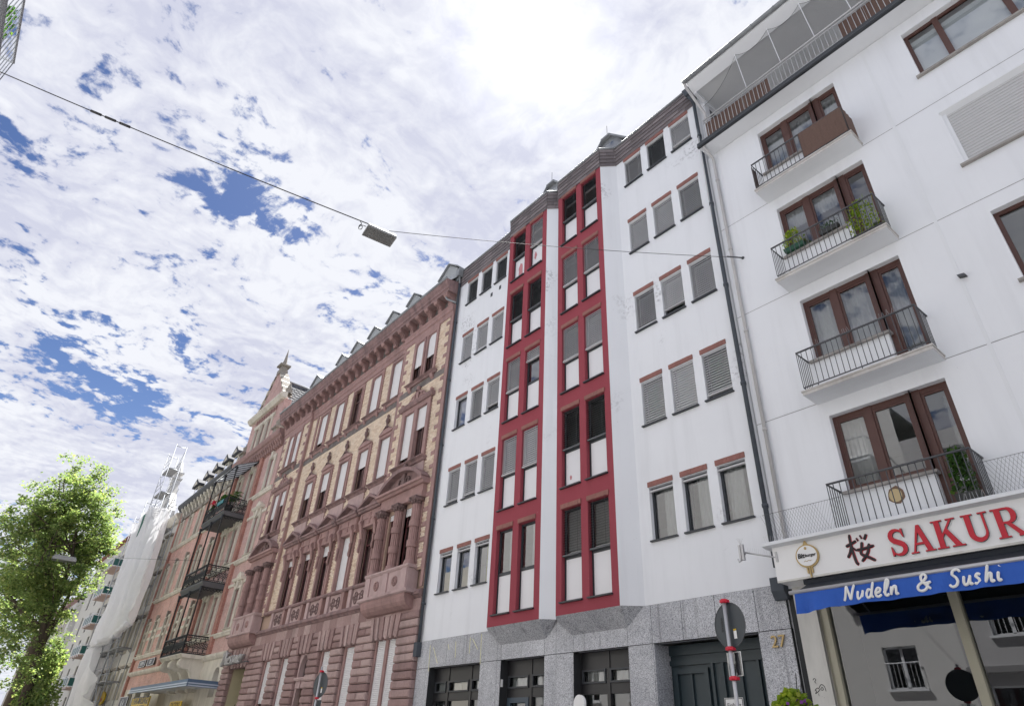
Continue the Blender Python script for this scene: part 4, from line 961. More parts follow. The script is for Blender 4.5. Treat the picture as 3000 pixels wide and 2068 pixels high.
q = MB(); q.disc(-5.505, 11.348, 5.03, 0.024, 0.028, 12, 0.006); q.build('crest', GOLD, BS)
q = MB(); strokes(q, [[(0, 0), (0.2, 0.1), (0.4, 0), (0.6, 0.12), (0.8, 0.02), (1, 0.1)]], -5.57, 11.348, 4.80, 0.14, 0.005, 0.4); q.build('script_line', GOLD, BS)

# ------------------------------------------------------------------ awning
AW = thing('awning', 'blue awning with white script Nudeln & Sushi below the restaurant sign', 'awning', (-1.0, 11.5, 3.9))
a_ = MB(); a_.box(-5.7, XR, 11.43, 11.98, 4.44, 4.52); a_.build('cassette', AWND, AW)
a_ = MB(); a_.face([(-5.62, 10.92, 4.21), (XR, 10.92, 4.21), (XR, 11.5, 4.47), (-5.62, 11.5, 4.47)]); a_.face([(-5.62, 10.92, 4.21), (-5.62, 11.5, 4.47), (-5.62, 11.5, 4.36)]); a_.build('canopy', AWND, AW)
a_ = MB(); a_.tube([(-5.72, 10.9, 4.205), (XR, 10.9, 4.205)], 0.034, 12); a_.build('front_bar', ALU, AW)
a_ = MB(); a_.tube([(-5.4, 10.92, 4.2), (-5.3, 11.4, 4.28), (-5.3, 11.95, 4.4)], 0.02, 6); a_.build('arm', ALU, AW)
vl = MB(); n = 240; x0, x1 = -5.63, XR
def vpt(t, s):
    x = x0 + (x1 - x0) * t; e = max(0, 1 - (x - x0) / 0.55)
    y = 10.888 + 0.02 * math.sin(x * 9 + 2 * math.sin(x * 2.3)) * s + 0.012 * math.sin(x * 23 + 1.5 * s) * s - 0.02 * s + e * 0.06 * math.sin((x - x0) * 14) * s
    z = 4.178 - 0.285 * s - e * 0.05 * s + 0.006 * math.sin(x * 11) * s
    return (x, y, z)
for i in range(n):
    for j in range(3): vl.face([vpt(i / n, (j + 1) / 3), vpt((i + 1) / n, (j + 1) / 3), vpt((i + 1) / n, j / 3), vpt(i / n, j / 3)], True)
vl.build('valance', AWNB, AW)
SCR = {
 'N': (0.86, [[(0.0, 0.0), (0.1, 0.3), (0.22, 1.0)], [(0.22, 1.0), (0.35, 0.5), (0.47, 0.02)], [(0.47, 0.02), (0.6, 0.5), (0.8, 1.02)]]),
 'u': (0.52, [[(0.08, 0.55), (0.02, 0.2), (0.08, 0.02), (0.25, 0.1), (0.38, 0.4)], [(0.42, 0.56), (0.36, 0.2), (0.4, 0.02), (0.52, 0.1)]]),
 'd': (0.52, [[(0.36, 0.46), (0.18, 0.55), (0.03, 0.28), (0.08, 0.03), (0.28, 0.1), (0.4, 0.45)], [(0.55, 1.0), (0.42, 0.5), (0.36, 0.1), (0.5, 0.05)]]),
 'e': (0.46, [[(0.06, 0.25), (0.28, 0.3), (0.36, 0.48), (0.2, 0.56), (0.04, 0.32), (0.06, 0.08), (0.22, 0.0), (0.42, 0.12)]]),
 'l': (0.36, [[(0.0, 0.18), (0.25, 0.5), (0.4, 0.9), (0.28, 1.02), (0.14, 0.6), (0.1, 0.12), (0.22, 0.0), (0.36, 0.12)]]),
 'n': (0.58, [[(0.08, 0.55), (0.04, 0.3), (0.02, 0.0)], [(0.03, 0.1), (0.2, 0.48), (0.36, 0.52), (0.36, 0.25), (0.36, 0.03), (0.52, 0.08)]]),
 '&': (0.92, [[(0.84, 0.06), (0.6, 0.3), (0.34, 0.66), (0.36, 0.94), (0.56, 1.0), (0.64, 0.8), (0.4, 0.55), (0.1, 0.34), (0.08, 0.1), (0.3, 0.0), (0.56, 0.1), (0.72, 0.46)], [(0.52, 0.46), (0.7, 0.46), (0.9, 0.5)]]),
 'S': (0.72, [[(0.7, 0.82), (0.6, 1.0), (0.34, 0.96), (0.24, 0.74), (0.42, 0.54), (0.5, 0.3), (0.38, 0.06), (0.14, 0.0), (0.0, 0.16)]]),
 's': (0.46, [[(0.38, 0.5), (0.24, 0.58), (0.12, 0.44), (0.26, 0.28), (0.28, 0.1), (0.12, 0.0), (0.0, 0.08)]]),
 'h': (0.58, [[(0.3, 1.02), (0.16, 0.5), (0.04, 0.0)], [(0.06, 0.1), (0.26, 0.46), (0.4, 0.5), (0.36, 0.2), (0.38, 0.02), (0.54, 0.1)]]),
 'i': (0.30, [[(0.14, 0.54), (0.06, 0.2), (0.1, 0.02), (0.24, 0.1)], [(0.25, 0.82), (0.26, 0.84), (0.27, 0.85)]]),
}
x = -4.78; zt_ = 3.955; HS = 0.225
for word, xs_ in (('Nudeln', -4.80), ('&', -3.70), ('Sushi', -3.26)):
    x = xs_
    for ch in word:
        wd, ln = SCR[ch]; q = MB(); strokes(q, ln, x, 10.86, zt_, HS, 0.0215, 0.35, 0.12); q.build('script_letter', LETTERW, AW); x += (wd + 0.13) * HS * (0.95)

# ------------------------------------------------------------------ restaurant shop front
SFX = [(-5.64, -3.66), (-3.53, -1.55), (-1.42, 0.6), (0.73, 2.6)]
s_ = MB(); s_.box(-6.2, -5.80, 11.93, 12.2, 0.13, 4.54); s_.box(-5.86, -5.80, 11.9, 11.95, 0.13, 4.54); s_.build('pilaster', CREAMP, BR)
s_ = MB(); s_.box(-6.33, -6.2, 11.99, 12.2, 0.13, 4.54); s_.build('gap_strip', DARK, BR)
s_ = MB(); s_.box(-5.80, -5.74, 12.0, 12.2, 0.13, 4.54); s_.box(-5.74, -5.64, 11.96, 12.16, 0.13, 4.54)
for a, b in zip(SFX[:-1], SFX[1:]): s_.box(a[1], b[0], 11.95, 12.14, 0.13, 4.54)
s_.box(-5.64, XR, 11.97, 12.13, 0.13, 0.55); s_.box(-5.64, XR, 11.97, 12.13, 4.42, 4.54); sfr = s_.build('shopfront', CREAMF, BR)
for a, b in SFX: inst('pane', pane_mesh(b - a, 3.87, GLASSD), sfr, ((a + b) / 2, 12.05, 0.55))
mb = MB(); mb.box(-5.9, XR, 13.6, 13.7, 0.1, 4.5); mb.box(-5.9, XR, 12.2, 13.6, 4.44, 4.5); mb.box(-5.9, -5.85, 12.2, 13.6, 0.1, 4.5); mb.build('shop_interior', DARK, BR)
# doodle on the pilaster
dd = MB(); strokes(dd, [[(0.1, 1.0), (0.2, 1.1), (0.3, 1.0), (0.2, 0.9), (0.28, 0.8)], [(0.3, 0.75), (0.31, 0.74)], [(0.4, 0.5), (0.6, 0.72), (0.8, 0.6), (0.85, 0.3)], [(0.1, 0.4), (0.3, 0.52), (0.42, 0.42), (0.3, 0.3), (0.1, 0.2), (0.2, 0.34), (0.1, 0.4)], [(0.5, 0.45), (0.62, 0.55), (0.7, 0.45), (0.6, 0.38), (0.5, 0.45)], [(0.3, 0.2), (0.32, 0.05)], [(0.5, 0.0), (0.52, 0.0)], [(0.65, -0.05), (0.67, -0.05)]], -6.15, 11.928, 2.72, 0.26, 0.006, 0.3)
dd.build('marker_doodle', SIGNBLK, BR)

# bracket with small flood light at the left end of the board
BK = thing('floodlight', 'small grey floodlight on a spiky bracket left of the restaurant sign', 'light', (-6.3, 11.4, 5.0))
q = MB(); q.tube([(-6.1, 11.42, 4.98), (-6.7, 11.3, 5.16)], 0.017, 6); q.box(-6.12, -6.08, 11.38, 11.4, 4.9, 5.08); q.build('arm', RAILL, BK)
q = MB(); q.box(-6.78, -6.74, 11.24, 11.3, 5.02, 5.3); q.box(-6.71, -6.67, 11.22, 11.28, 5.0, 5.3); q.box(-6.78, -6.67, 11.26, 11.3, 5.1, 5.13); q.tube([(-6.74, 11.27, 5.02), (-6.8, 11.25, 4.98), (-6.82, 11.24, 5.04)], 0.014, 5); q.build('lamp_head', RAILL, BK)
q = MB(); random.seed(2)
for i in range(12): t = i / 12; xx, zz = -6.18 - 0.5 * t, 5.01 + 0.14 * t; q.tube([(xx, 11.38 - 0.08 * t, zz), (xx + random.uniform(-.02, .02), 11.38, zz + 0.11)], 0.002, 3, False)
for i in range(10): q.tube([(-6.73, 11.27, 5.3), (-6.73 + random.uniform(-.06, .06), 11.27 + random.uniform(-.05, .05), 5.43)], 0.002, 3, False)
q.build('bird_spikes', RAILL, BK, 'stuff')

# ------------------------------------------------------------------ plants on the balconies and at the kerb
def leafy(name, mat, parent, cx, cy, z0, w, d, h, n, size=0.05, seed=1, taper=0.6, droop=0.0):
    random.seed(seed); mb = MB()
    for i in range(n):
        t = random.random() ** 0.8; a = random.uniform(0, 6.283); r = math.sqrt(random.random()) * (1 - taper * t * t)
        p = Vector((cx + math.cos(a) * r * w / 2, cy + math.sin(a) * r * d / 2, z0 + t * h))
        ax = Vector((random.uniform(-1, 1), random.uniform(-1, 1), random.uniform(-0.3, 1))).normalized(); s = size * random.uniform(0.6, 1.3)
        b = ax.orthogonal().normalized() * s * 0.45
        mb.face([tuple(p), tuple(p + ax * s * 0.5 + b), tuple(p + ax * s), tuple(p + ax * s * 0.5 - b)])
    return mb.build(name, mat, parent)
def stems(parent, cx, cy, z0, w, h, n, mat, seed=3):
    random.seed(seed); mb = MB()
    for i in range(n):
        x = cx + random.uniform(-w / 2, w / 2); mb.tube([(x, cy, z0), (x + random.uniform(-.04, .04), cy + random.uniform(-.05, .03), z0 + h * 0.6), (x + random.uniform(-.09, .09), cy + random.uniform(-.08, .03), z0 + h * random.uniform(0.8, 1.15))], 0.004, 4, False)
    return mb.build('stem', mat, parent)
def planter(label, cx, cy, z, w, h, leafm, n, seed, size=0.05, boxh=0.16, boxm=TERRAPOT, d=0.22):
    t = thing('planter', label, 'plant', (cx, cy, z)); mb = MB()
    mb.prism([(cx - w / 2 * 0.9, z), (cx + w / 2 * 0.9, z), (cx + w / 2, z + boxh), (cx - w / 2, z + boxh)], cy - d / 2, cy + d / 2, 'y'); mb.build('box', boxm, t)
    leafy('foliage', leafm, t, cx, cy, z + boxh, w * 1.15, d * 1.2, h, n, size, seed); stems(t, cx, cy, z + boxh, w * 0.8, h, 9, leafm, seed)
    return t
_, _, zt2, zr2, xa2, xb2, yf2 = bal[2]
planter('tall leafy plant in a black box at the right end of the second-highest balcony', -2.95, 11.68, zt2, 0.62, 0.95, LEAFB, 420, 5, 0.06)
planter('leafy plant in a green box on the left sill of the second-highest balcony', -4.55, 11.92, 11.94, 0.5, 0.5, LEAFB, 320, 6, 0.05, 0.12, M('green_box', (0.01, 0.07, 0.035), 0.6), 0.14)
planter('small herb box on the middle of the window sill of the second-highest balcony', -3.72, 11.94, 11.94, 0.45, 0.14, LEAFD, 120, 8, 0.04, 0.12, TERRAPOT, 0.14)
planter('green house plant on the floor of the lowest balcony above the sign', -2.85, 11.75, 5.3, 0.35, 0.75, LEAFD, 260, 9, 0.08, 0.2)

# ------------------------------------------------------------------ brown sandstone and yellow brick house
BB = thing('town_house', 'ornate town house of yellow brick and brown sandstone with heavy bracketed cornice', 'building', (-28.7, 12, 0))
XE, XW = -19.24, -38.05
CX = [-23.97 - 2.005 * i for i in range(5)]
BAYC = [-21.28, -35.75]          # axes of the two projecting end bays
EXC = []                         # rectangles without brick
PAIR = 0.50
openings = []                    # (x0,x1,z0,z1) holes in the backing wall
W4 = (15.5, 17.62); W3 = (11.5, 13.55); W2 = (7.15, 9.45); W1 = (0.9, 4.98)
for c in CX:
    openings += [(c - 0.46, c + 0.46, *W4), (c - 0.47, c + 0.47, *W3), (c - 0.47, c + 0.47, *W2)]
for c in CX[:]: openings.append((c - 0.5, c + 0.5, *W1))
for c in BAYC:
    for s_ in (-PAIR, PAIR): openings += [(c + s_ - 0.34, c + s_ + 0.34, *W4), (c + s_ - 0.40, c + s_ + 0.40, W3[0], 13.9)]
    for s_ in (-0.6, 0.6): openings.append((c + s_ - 0.40, c + s_ + 0.40, 7.3, 9.5))
openings += [(BAYC[0] - 0.8, BAYC[0] + 0.8, *W1), (BAYC[1] - 1.15, BAYC[1] + 1.15, 0.13, 4.85)]
m = MB(); m.wall(XW, XE, 0.1, 18.4, 12.0, openings, 0.32); m.build('wall', MORTAR, BB)
m = MB(); m.box(XW, XE, 12.001, 12.1, 18.0, 20.0); m.box(XW - 0.0, XW + 0.05, 12.0, 15, 0, 19.8); m.build('wall_head', MORTAR, BB)
interior(BB, XW + 0.1, XE - 0.1, 12.45, 15.2, [6.0, 10.5, 14.6, 18.4])

# ---- yellow bricks: real bricks with recessed joints. The nearest are single pieces, the rest one mass
BZ = [(14.95, 17.9), (11.45, 14.95), (7.1, 11.45)]
EXC += [(a - 0.18, b + 0.18, c - 0.2, d + 0.25) for a, b, c, d in openings]
for c in CX: EXC += [(c - 0.95, c + 0.95, 9.7, 10.5), (c - 0.78, c + 0.78, 10.5, 11.45), (c - 0.7, c + 0.7, 7.1, 9.8), (c - 0.84, c + 0.84, 15.25, 15.55), (c - 0.84, c + 0.84, 11.3, 11.45)]
for c in BAYC: EXC += [(c - 1.5, c + 1.5, 7.1, 10.7), (c - 1.2, c + 1.2, 10.6, 11.5), (c - 1.2, c + 1.2, 15.2, 15.6)]
EXC += [(XW, XE, 14.98, 15.28)]
bw_, bh_, jt = 0.24, 0.071, 0.012
brick_me = MB().box(0, bw_ - jt, -0.016, 0.0, 0, bh_ - jt, back=False).mesh('brick', YBRICK)
cells = []
for z0, z1 in ((7.1, 17.9),):
    z = z0; row = 0
    while z < z1 - 0.05:
        x = XW + 0.3 - (0.12 if row % 2 else 0)
        while x < XE - 0.36:
            cx, cz = x + bw_ / 2, z + bh_ / 2
            if not any(a < cx < b and c < cz < d for a, b, c, d in EXC): cells.append((x, z))
            x += bw_
        z += bh_; row += 1
cells.sort(key=lambda q: (q[0] ** 2 + (q[1] - 1.6) ** 2))
near = [q for q in cells if q[0] > -23.2 and q[1] > 7.2][:300]; ns = set(near)
bm_ = MB(); random.seed(5)
def bry(x): return 11.852 if any(abs(x + 0.12 - c) < 1.95 for c in BAYC) else 11.998
for x, z in cells:
    if (x, z) in ns: continue
    y = bry(x) - random.uniform(0, 0.004); bm_.box(x, x + bw_ - jt, y - 0.014, y + 0.003, z, z + bh_ - jt, back=False)
bm_.build('brickwork', YBRICK, BB, 'stuff')
for x, z in near: inst('brick', brick_me, BB, (x, bry(x) - random.uniform(0, 0.004), z))
# the end bays stand a hand's breadth forward
for c in BAYC:
    hs = [(a, b, q, d) for a, b, q, d in openings if abs((a + b) / 2 - c) < 1.5 and q > 6]
    x0, x1 = max(XW, c - 1.98), min(XE, c + 1.98)
    mb = MB(); mb.wall(x0, x1, 7.0, 18.3, 11.852, hs, 0.15); mb.face([(x1, 11.852, 7.0), (x1, 12, 7.0), (x1, 12, 18.3), (x1, 11.852, 18.3)]); mb.face([(x0, 11.852, 7.0), (x0, 11.852, 18.3), (x0, 12, 18.3), (x0, 12, 7.0)])
    mb.build('bay_wall', MORTAR, BB)
    # corner strips with toothed blocks
    for sg, xe in ((-1, x0), (1, x1)):
        st = MB(); xi = xe - sg * 0.17
        st.box(min(xe, xi) - 0.003, max(xe, xi) + 0.003, 11.825, 11.95, 7.05, 17.95); st.build('corner_strip', SAND, BB)
        z = 7.4
        while z < 17.6:
            MB().frust(min(xi, xi - sg * 0.27), max(xi, xi - sg * 0.27), 11.80, 11.9, z, z + 0.19, 0.03).build('quoin', SAND, BB)
            z += 0.56

def molding(name, prof, x0, x1, mat, parent): return MB().prism(prof, x0, x1, 'x').build(name, mat, parent)
def win_fill(root, x, z0, z1, w, y, shut=0.0, fmat=None, glass=GLASS, arch=False, trans=True):
    """timber window set deep, with optional roller shutter let down by a share of the height"""
    h = z1 - z0; fm = fmat or WOODF
    wn = inst('window', frame_mesh(w, h, fm, 0.055, 0.06, ((0.0, 0.06),), ((h * 0.7, 0.07),) if trans else ()), root, (x, y, z0))
    inst('pane', pane_mesh(w - 0.1, h - 0.1, glass), wn, (x, y + 0.03, z0 + 0.05))
    if shut > 0: inst('shutter', shutter_mesh(w - 0.02, h * shut, SHUT, 0.06), wn, (x, y - 0.05, z1 - h * shut))
    elif shut < 0: inst('curtain', curtain_mesh(w * 0.4, h - 0.12, CURT, 0.02), wn, (x + w * 0.25, y + 0.14, z0 + 0.06))
    return wn
def surround(x, z0, z1, hw, b, y0, y1, name='surround', mat=SAND, top=True, parent=None):
    mb = MB(); mb.box(x - hw - b, x - hw, y0, y1, z0, z1 + (b if top else 0)); mb.box(x + hw, x + hw + b, y0, y1, z0, z1 + (b if top else 0))
    mb.box(x - hw - b * 0.35, x - hw - 0.001, y0 - 0.03, y0, z0, z1); mb.box(x + hw + 0.001, x + hw + b * 0.35, y0 - 0.03, y0, z0, z1)
    if top: mb.box(x - hw, x + hw, y0 + 0.001, y1, z1, z1 + b); mb.box(x - hw - b * 0.35, x + hw + b * 0.35, y0 - 0.03, y0, z1 + 0.001, z1 + b * 0.35)
    return mb.build(name, mat, parent or BB)
def sill_b(x, z, hw, y, mat=SAND, proj=0.2, parent=None, h=0.15):
    return MB().prism([(y, z), (y - proj, z), (y - proj - 0.03, z - h * 0.3), (y - proj * 0.6, z - h * 0.55), (y - proj * 0.4, z - h), (y, z - h)], x - hw, x + hw, 'x').build('sill', SOOT if mat is SAND else mat, parent or BB)
def arch_top(x, zt, hw, y0, y1, mat, parent, r=0.2):
    """shouldered head: fills the upper corners of a square opening"""
    mb = MB()
    for sg in (-1, 1):
        pts = [(x + sg * hw, zt), (x + sg * hw, zt - r)] + [(x + sg * (hw - r * (1 - math.cos(rad(a)))), zt - r + r * math.sin(rad(a))) for a in (15, 30, 45, 60, 75, 90)]
        mb.prism(pts if sg > 0 else pts[::-1], y0, y1, 'y')
    return mb.build('arch_head', mat, parent)
def finial(x, y, z, s=1.0, mat=SANDD, parent=None):
    mb = MB(); mb.lathe(x, y, [(0.0, z + 0.74 * s), (0.05 * s, z + 0.72 * s), (0.075 * s, z + 0.64 * s), (0.05 * s, z + 0.55 * s), (0.09 * s, z + 0.50 * s), (0.11 * s, z + 0.38 * s), (0.06 * s, z + 0.26 * s), (0.045 * s, z + 0.12 * s), (0.10 * s, z + 0.06 * s), (0.10 * s, z)], 8)
    return mb.build('finial', mat, parent or BB)
SH4 = {0: 0.95, 1: 0.92, 2: -1, 3: 0.98, 4: 0.82}; SH3 = {0: 0.9, 1: 0.42, 2: 1.0, 3: 0.46, 4: 0.42}; SH2 = {0: -1, 1: 0.99, 2: 0.2, 3: 0.12, 4: 0.12}
FR2 = M('dark_red_window', (0.075, 0.02, 0.022), 0.5)
for i, c in enumerate(CX):
    # top floor
    win_fill(BB, c, *W4, 0.92, 12.07, SH4[i]); su = surround(c, W4[0], W4[1], 0.46, 0.17, 11.93, 12.05)
    arch_top(c, W4[1] + 0.002, 0.46, 11.945, 12.02, SAND, su); sill_b(c, 15.46, 0.80, 12.0, SAND, 0.19, su)
    for s_ in (-0.62, 0.62): MB().prism([(11.99, 15.32), (11.86, 15.31), (11.90, 15.16), (11.99, 15.08)], c + s_ - 0.09, c + s_ + 0.09, 'x').build('console', SAND, su)
    # third floor
    win_fill(BB, c, *W3, 0.94, 12.07, SH3[i]); su = surround(c, W3[0], W3[1], 0.47, 0.18, 11.92, 12.05); sill_b(c, 11.46, 0.86, 12.0, SAND, 0.24, su, 0.17)
    MB().prism([(c - 0.62, 13.73), (c + 0.62, 13.73), (c + 0.62, 13.80), (c + 0.35, 13.90), (c, 13.98), (c - 0.35, 13.90), (c - 0.62, 13.80)], 11.86, 12.0, 'y').build('hood', SAND, su)
    tw_ = MB(); tw_.tube(smooth_line([(c - 0.5, 11.88, 13.84), (c - 0.25, 11.87, 13.95), (c - 0.06, 11.86, 14.1)], 4), 0.028, 6); tw_.tube(smooth_line([(c + 0.5, 11.88, 13.84), (c + 0.25, 11.87, 13.95), (c + 0.06, 11.86, 14.1)], 4), 0.028, 6); tw_.build('scroll', SANDD, su)
    finial(c, 11.88, 13.98, 0.95, SANDD, su)
    ap = MB(); ap.box(c - 0.74, c + 0.74, 11.93, 12.0, 10.5, 11.3); ap.build('apron', SANDL, su)
    # second floor: pilasters, triglyph frieze, triangular pediment
    win_fill(BB, c, *W2, 0.94, 12.07, SH2[i], FR2); su = surround(c, W2[0], W2[1], 0.47, 0.2, 11.88, 12.05, 'surround', SAND, False)
    for s_ in (-1, 1):
        cn = MB(); xx = c + s_ * 0.58
        cn.prism([(11.84, 9.78), (11.66, 9.76), (11.66, 9.62), (11.72, 9.5), (11.76, 9.3), (11.80, 9.1), (11.84, 9.02)], xx - 0.09, xx + 0.09, 'x'); cn.tube([(xx - 0.10, 11.70, 9.66), (xx + 0.10, 11.70, 9.66)], 0.065, 8)
        cn.tube(smooth_line([(xx, 11.81, 9.0), (xx + 0.02, 11.80, 8.8), (xx - 0.02, 11.81, 8.6), (xx, 11.82, 8.45)], 3), [0.07] * 3 + [0.05] * 3 + [0.065] * 3 + [0.02], 6); cn.build('console', SAND, su)
    fz = MB(); fz.box(c - 0.86, c + 0.86, 11.80, 12.0, 9.47, 10.12)
    for q in (-0.74, 0.0, 0.74):
        for d in (-0.06, 0, 0.06): fz.box(c + q + d - 0.022, c + q + d + 0.022, 11.77, 11.801, 9.66, 10.06)
        fz.box(c + q - 0.1, c + q + 0.1, 11.765, 11.8, 9.58, 9.64)
    fz.box(c - 0.9, c + 0.9, 11.76, 11.9, 9.80, 9.84); fz.build('frieze', SAND, su)
    pd = MB(); pd.prism([(11.99, 10.12), (11.70, 10.12), (11.66, 10.2), (11.60, 10.22), (11.60, 10.3), (11.99, 10.3)], c - 0.93, c + 0.93, 'x')
    pd.prism([(c - 0.95, 10.3), (c - 0.95, 10.38), (c, 10.84), (c + 0.95, 10.38), (c + 0.95, 10.3), (c, 10.70)], 11.60, 12.0, 'y')
    pd.prism([(c - 0.78, 10.3), (c, 10.68), (c + 0.78, 10.3)], 11.84, 12.0, 'y'); pd.build('pediment', SOOT, su)
    # balustrade panel under the window
    bp = MB(); bp.box(c - 0.52, c + 0.52, 11.90, 12.0, 6.32, 7.0); bp = bp.build('balustrade_panel', SANDL, BB)
    ob = MB()
    for (dx, dz, r_) in ((0, 0, 0.12), (-0.24, 0.12, 0.09), (0.24, 0.12, 0.09), (-0.24, -0.14, 0.09), (0.24, -0.14, 0.09), (-0.38, 0, 0.06), (0.38, 0, 0.06)): ob.ring(c + dx, 11.885, 6.66 + dz, r_, 0.025, 10, 5)
    ob.build('carving', SANDD, bp)
    for s_ in (-0.68, 0.68): MB().box(c + s_ - 0.13, c + s_ + 0.13, 11.82, 12.0, 6.3, 7.02).build('pedestal', SANDL if s_ < 0 else SAND, BB)
molding('balustrade_rail', [(12, 7.0), (11.80, 7.0), (11.76, 7.05), (11.76, 7.12), (12, 7.15)], -33.75, -22.95, SOOT, BB)
molding('string_course', [(12, 6.05), (11.86, 6.05), (11.80, 6.12), (11.72, 6.15), (11.72, 6.24), (11.82, 6.32), (12, 6.34)], -38.0, XE, SOOT, BB)
# decorated band under the top floor
bd = MB(); bd.box(XW, XE, 11.965, 12.01, 14.98, 15.28); bd.build('decor_band', CARVE, BB)
molding('band_edge', [(12, 15.26), (11.93, 15.26), (11.90, 15.32), (12, 15.36)], XW, XE, SAND, BB)
# posts between the top floor windows with brick fields
for i in range(6):
    xm = CX[0] + 1.0025 - 2.005 * i
    if i in (0, 5): MB().box(xm - 0.1, xm + 0.1, 11.93, 12.0, 15.3, 17.9).build('pilaster_strip', SAND, BB); continue
molding('frieze_band', [(12, 17.85), (11.93, 17.85), (11.93, 18.1), (11.88, 18.14), (11.88, 18.3), (11.84, 18.36), (11.84, 18.44), (12, 18.44)], XW, XE, SAND, BB)
for c in BAYC: molding('frieze_band', [(11.9, 17.85), (11.80, 17.85), (11.80, 18.1), (11.75, 18.14), (11.75, 18.3), (11.71, 18.36), (11.71, 18.44), (11.9, 18.44)], max(XW, c - 2.0), min(XE + 0.002, c + 2.0), SAND, BB)
# carved frieze, consoles and corona
MB().box(XW, XE, 11.90, 12.05, 18.44, 19.05).build('carved_frieze', CARVE, BB)
co = MB(); co.prism([(12.2, 19.0), (11.42, 19.0), (11.42, 19.12), (11.36, 19.16), (11.36, 19.28), (11.30, 19.36), (11.25, 19.50), (11.25, 19.58), (12.2, 19.72)], XW - 0.1, XE + 0.02, 'x'); co = co.build('cornice', SOOT, BB)
cs = MB(); pr = [(11.9, 19.0), (11.44, 19.0), (11.42, 18.94), (11.46, 18.84), (11.56, 18.82), (11.66, 18.78), (11.72, 18.66), (11.70, 18.56), (11.74, 18.48), (11.80, 18.46), (11.9, 18.5)]
cs.prism(pr, -0.13, 0.13, 'x'); cs.tube([(-0.15, 11.53, 18.9), (0.15, 11.53, 18.9)], 0.075, 10); cs.tube([(-0.145, 11.78, 18.55), (0.145, 11.78, 18.55)], 0.065, 10); cs.box(-0.17, 0.17, 11.42, 11.9, 18.96, 19.003)
for d in (-0.07, 0.07): cs.tube(smooth_line([(d, 11.47, 18.82), (d, 11.62, 18.78), (d, 11.70, 18.62), (d, 11.74, 18.45)], 3), 0.022, 5)
cs_me = cs.mesh('console', SAND); n_ = 24
for i in range(n_):
    x = XE - 0.28 - i * (XE - XW - 0.56) / (n_ - 1); inst('console', cs_me, co, (x, 0.0, 0.0))
    # carved leaf tuft between the consoles
    if i < n_ - 1:
        xm = x - (XE - XW - 0.56) / (n_ - 1) / 2; tf = MB()
        for (dx, dz, r_) in ((0, 18.7, 0.09), (-0.12, 18.62, 0.06), (0.12, 18.62, 0.06), (0, 18.86, 0.06)): tf.ring(xm + dx, 11.89, dz, r_, 0.028, 8, 5)
        tf.build('rosette', CARVE, co)
gt_ = MB(); gt_.tube([(XW, 11.24, 19.62), (XE, 11.24, 19.62)], 0.06, 8); gt_.build('gutter', ZINC, co)
# downpipe elbow at the corner
el = MB(); el.tube(smooth_line([(-19.55, 11.5, 19.0), (-19.55, 11.55, 18.75), (-19.35, 11.75, 18.6), (-19.22, 11.88, 18.5)], 4), 0.05, 8); el.build('downpipe_elbow', ZINC, co)
# roof and its zinc dormers
mb = MB(); mb.face([(XW, 11.5, 19.65), (XE, 11.5, 19.65), (XE, 14.5, 23.0), (XW, 14.5, 23.0)]); mb.build('roof', DSLATE, BB)
def dormer(x, s, y0=11.95):
    z0 = 19.9; zt = 21.4; d = MB(); w = 0.56 * s
    d.prism([(x - w, z0), (x + w, z0), (x + w, zt - 0.45 * s), (x, zt), (x - w, zt - 0.45 * s)], y0, y0 + 1.4, 'y'); d = d.build('dormer', M('white_zinc_dormer', (0.36, 0.38, 0.39), 0.6), BB) if 'dz' not in CACHE else d.build('dormer', CACHE['dz'], BB)
    CACHE['dz'] = d.data.materials[0]
    r = MB()
    for sg in (-1, 1): r.prism([(x, zt + 0.08), (x + sg * (w + 0.12), zt - 0.42 * s), (x + sg * (w + 0.12), zt - 0.47 * s), (x, zt + 0.02)], y0 - 0.1, y0 + 1.4, 'y')
    r.build('dormer_roof', ZINC, d)
    for dx in (-0.22 * s, 0.22 * s): inst('pane', pane_mesh(0.3 * s, 0.6, GLASSD), d, (x + dx, y0 - 0.004, z0 + 0.1))
for x, s in ((-20.3, 1.25), (-23.4, 1.0), (-25.5, 1.0), (-27.5, 1.0), (-29.5, 1.0), (-31.4, 1.0), (-34.8, 1.25)): dormer(x, s)

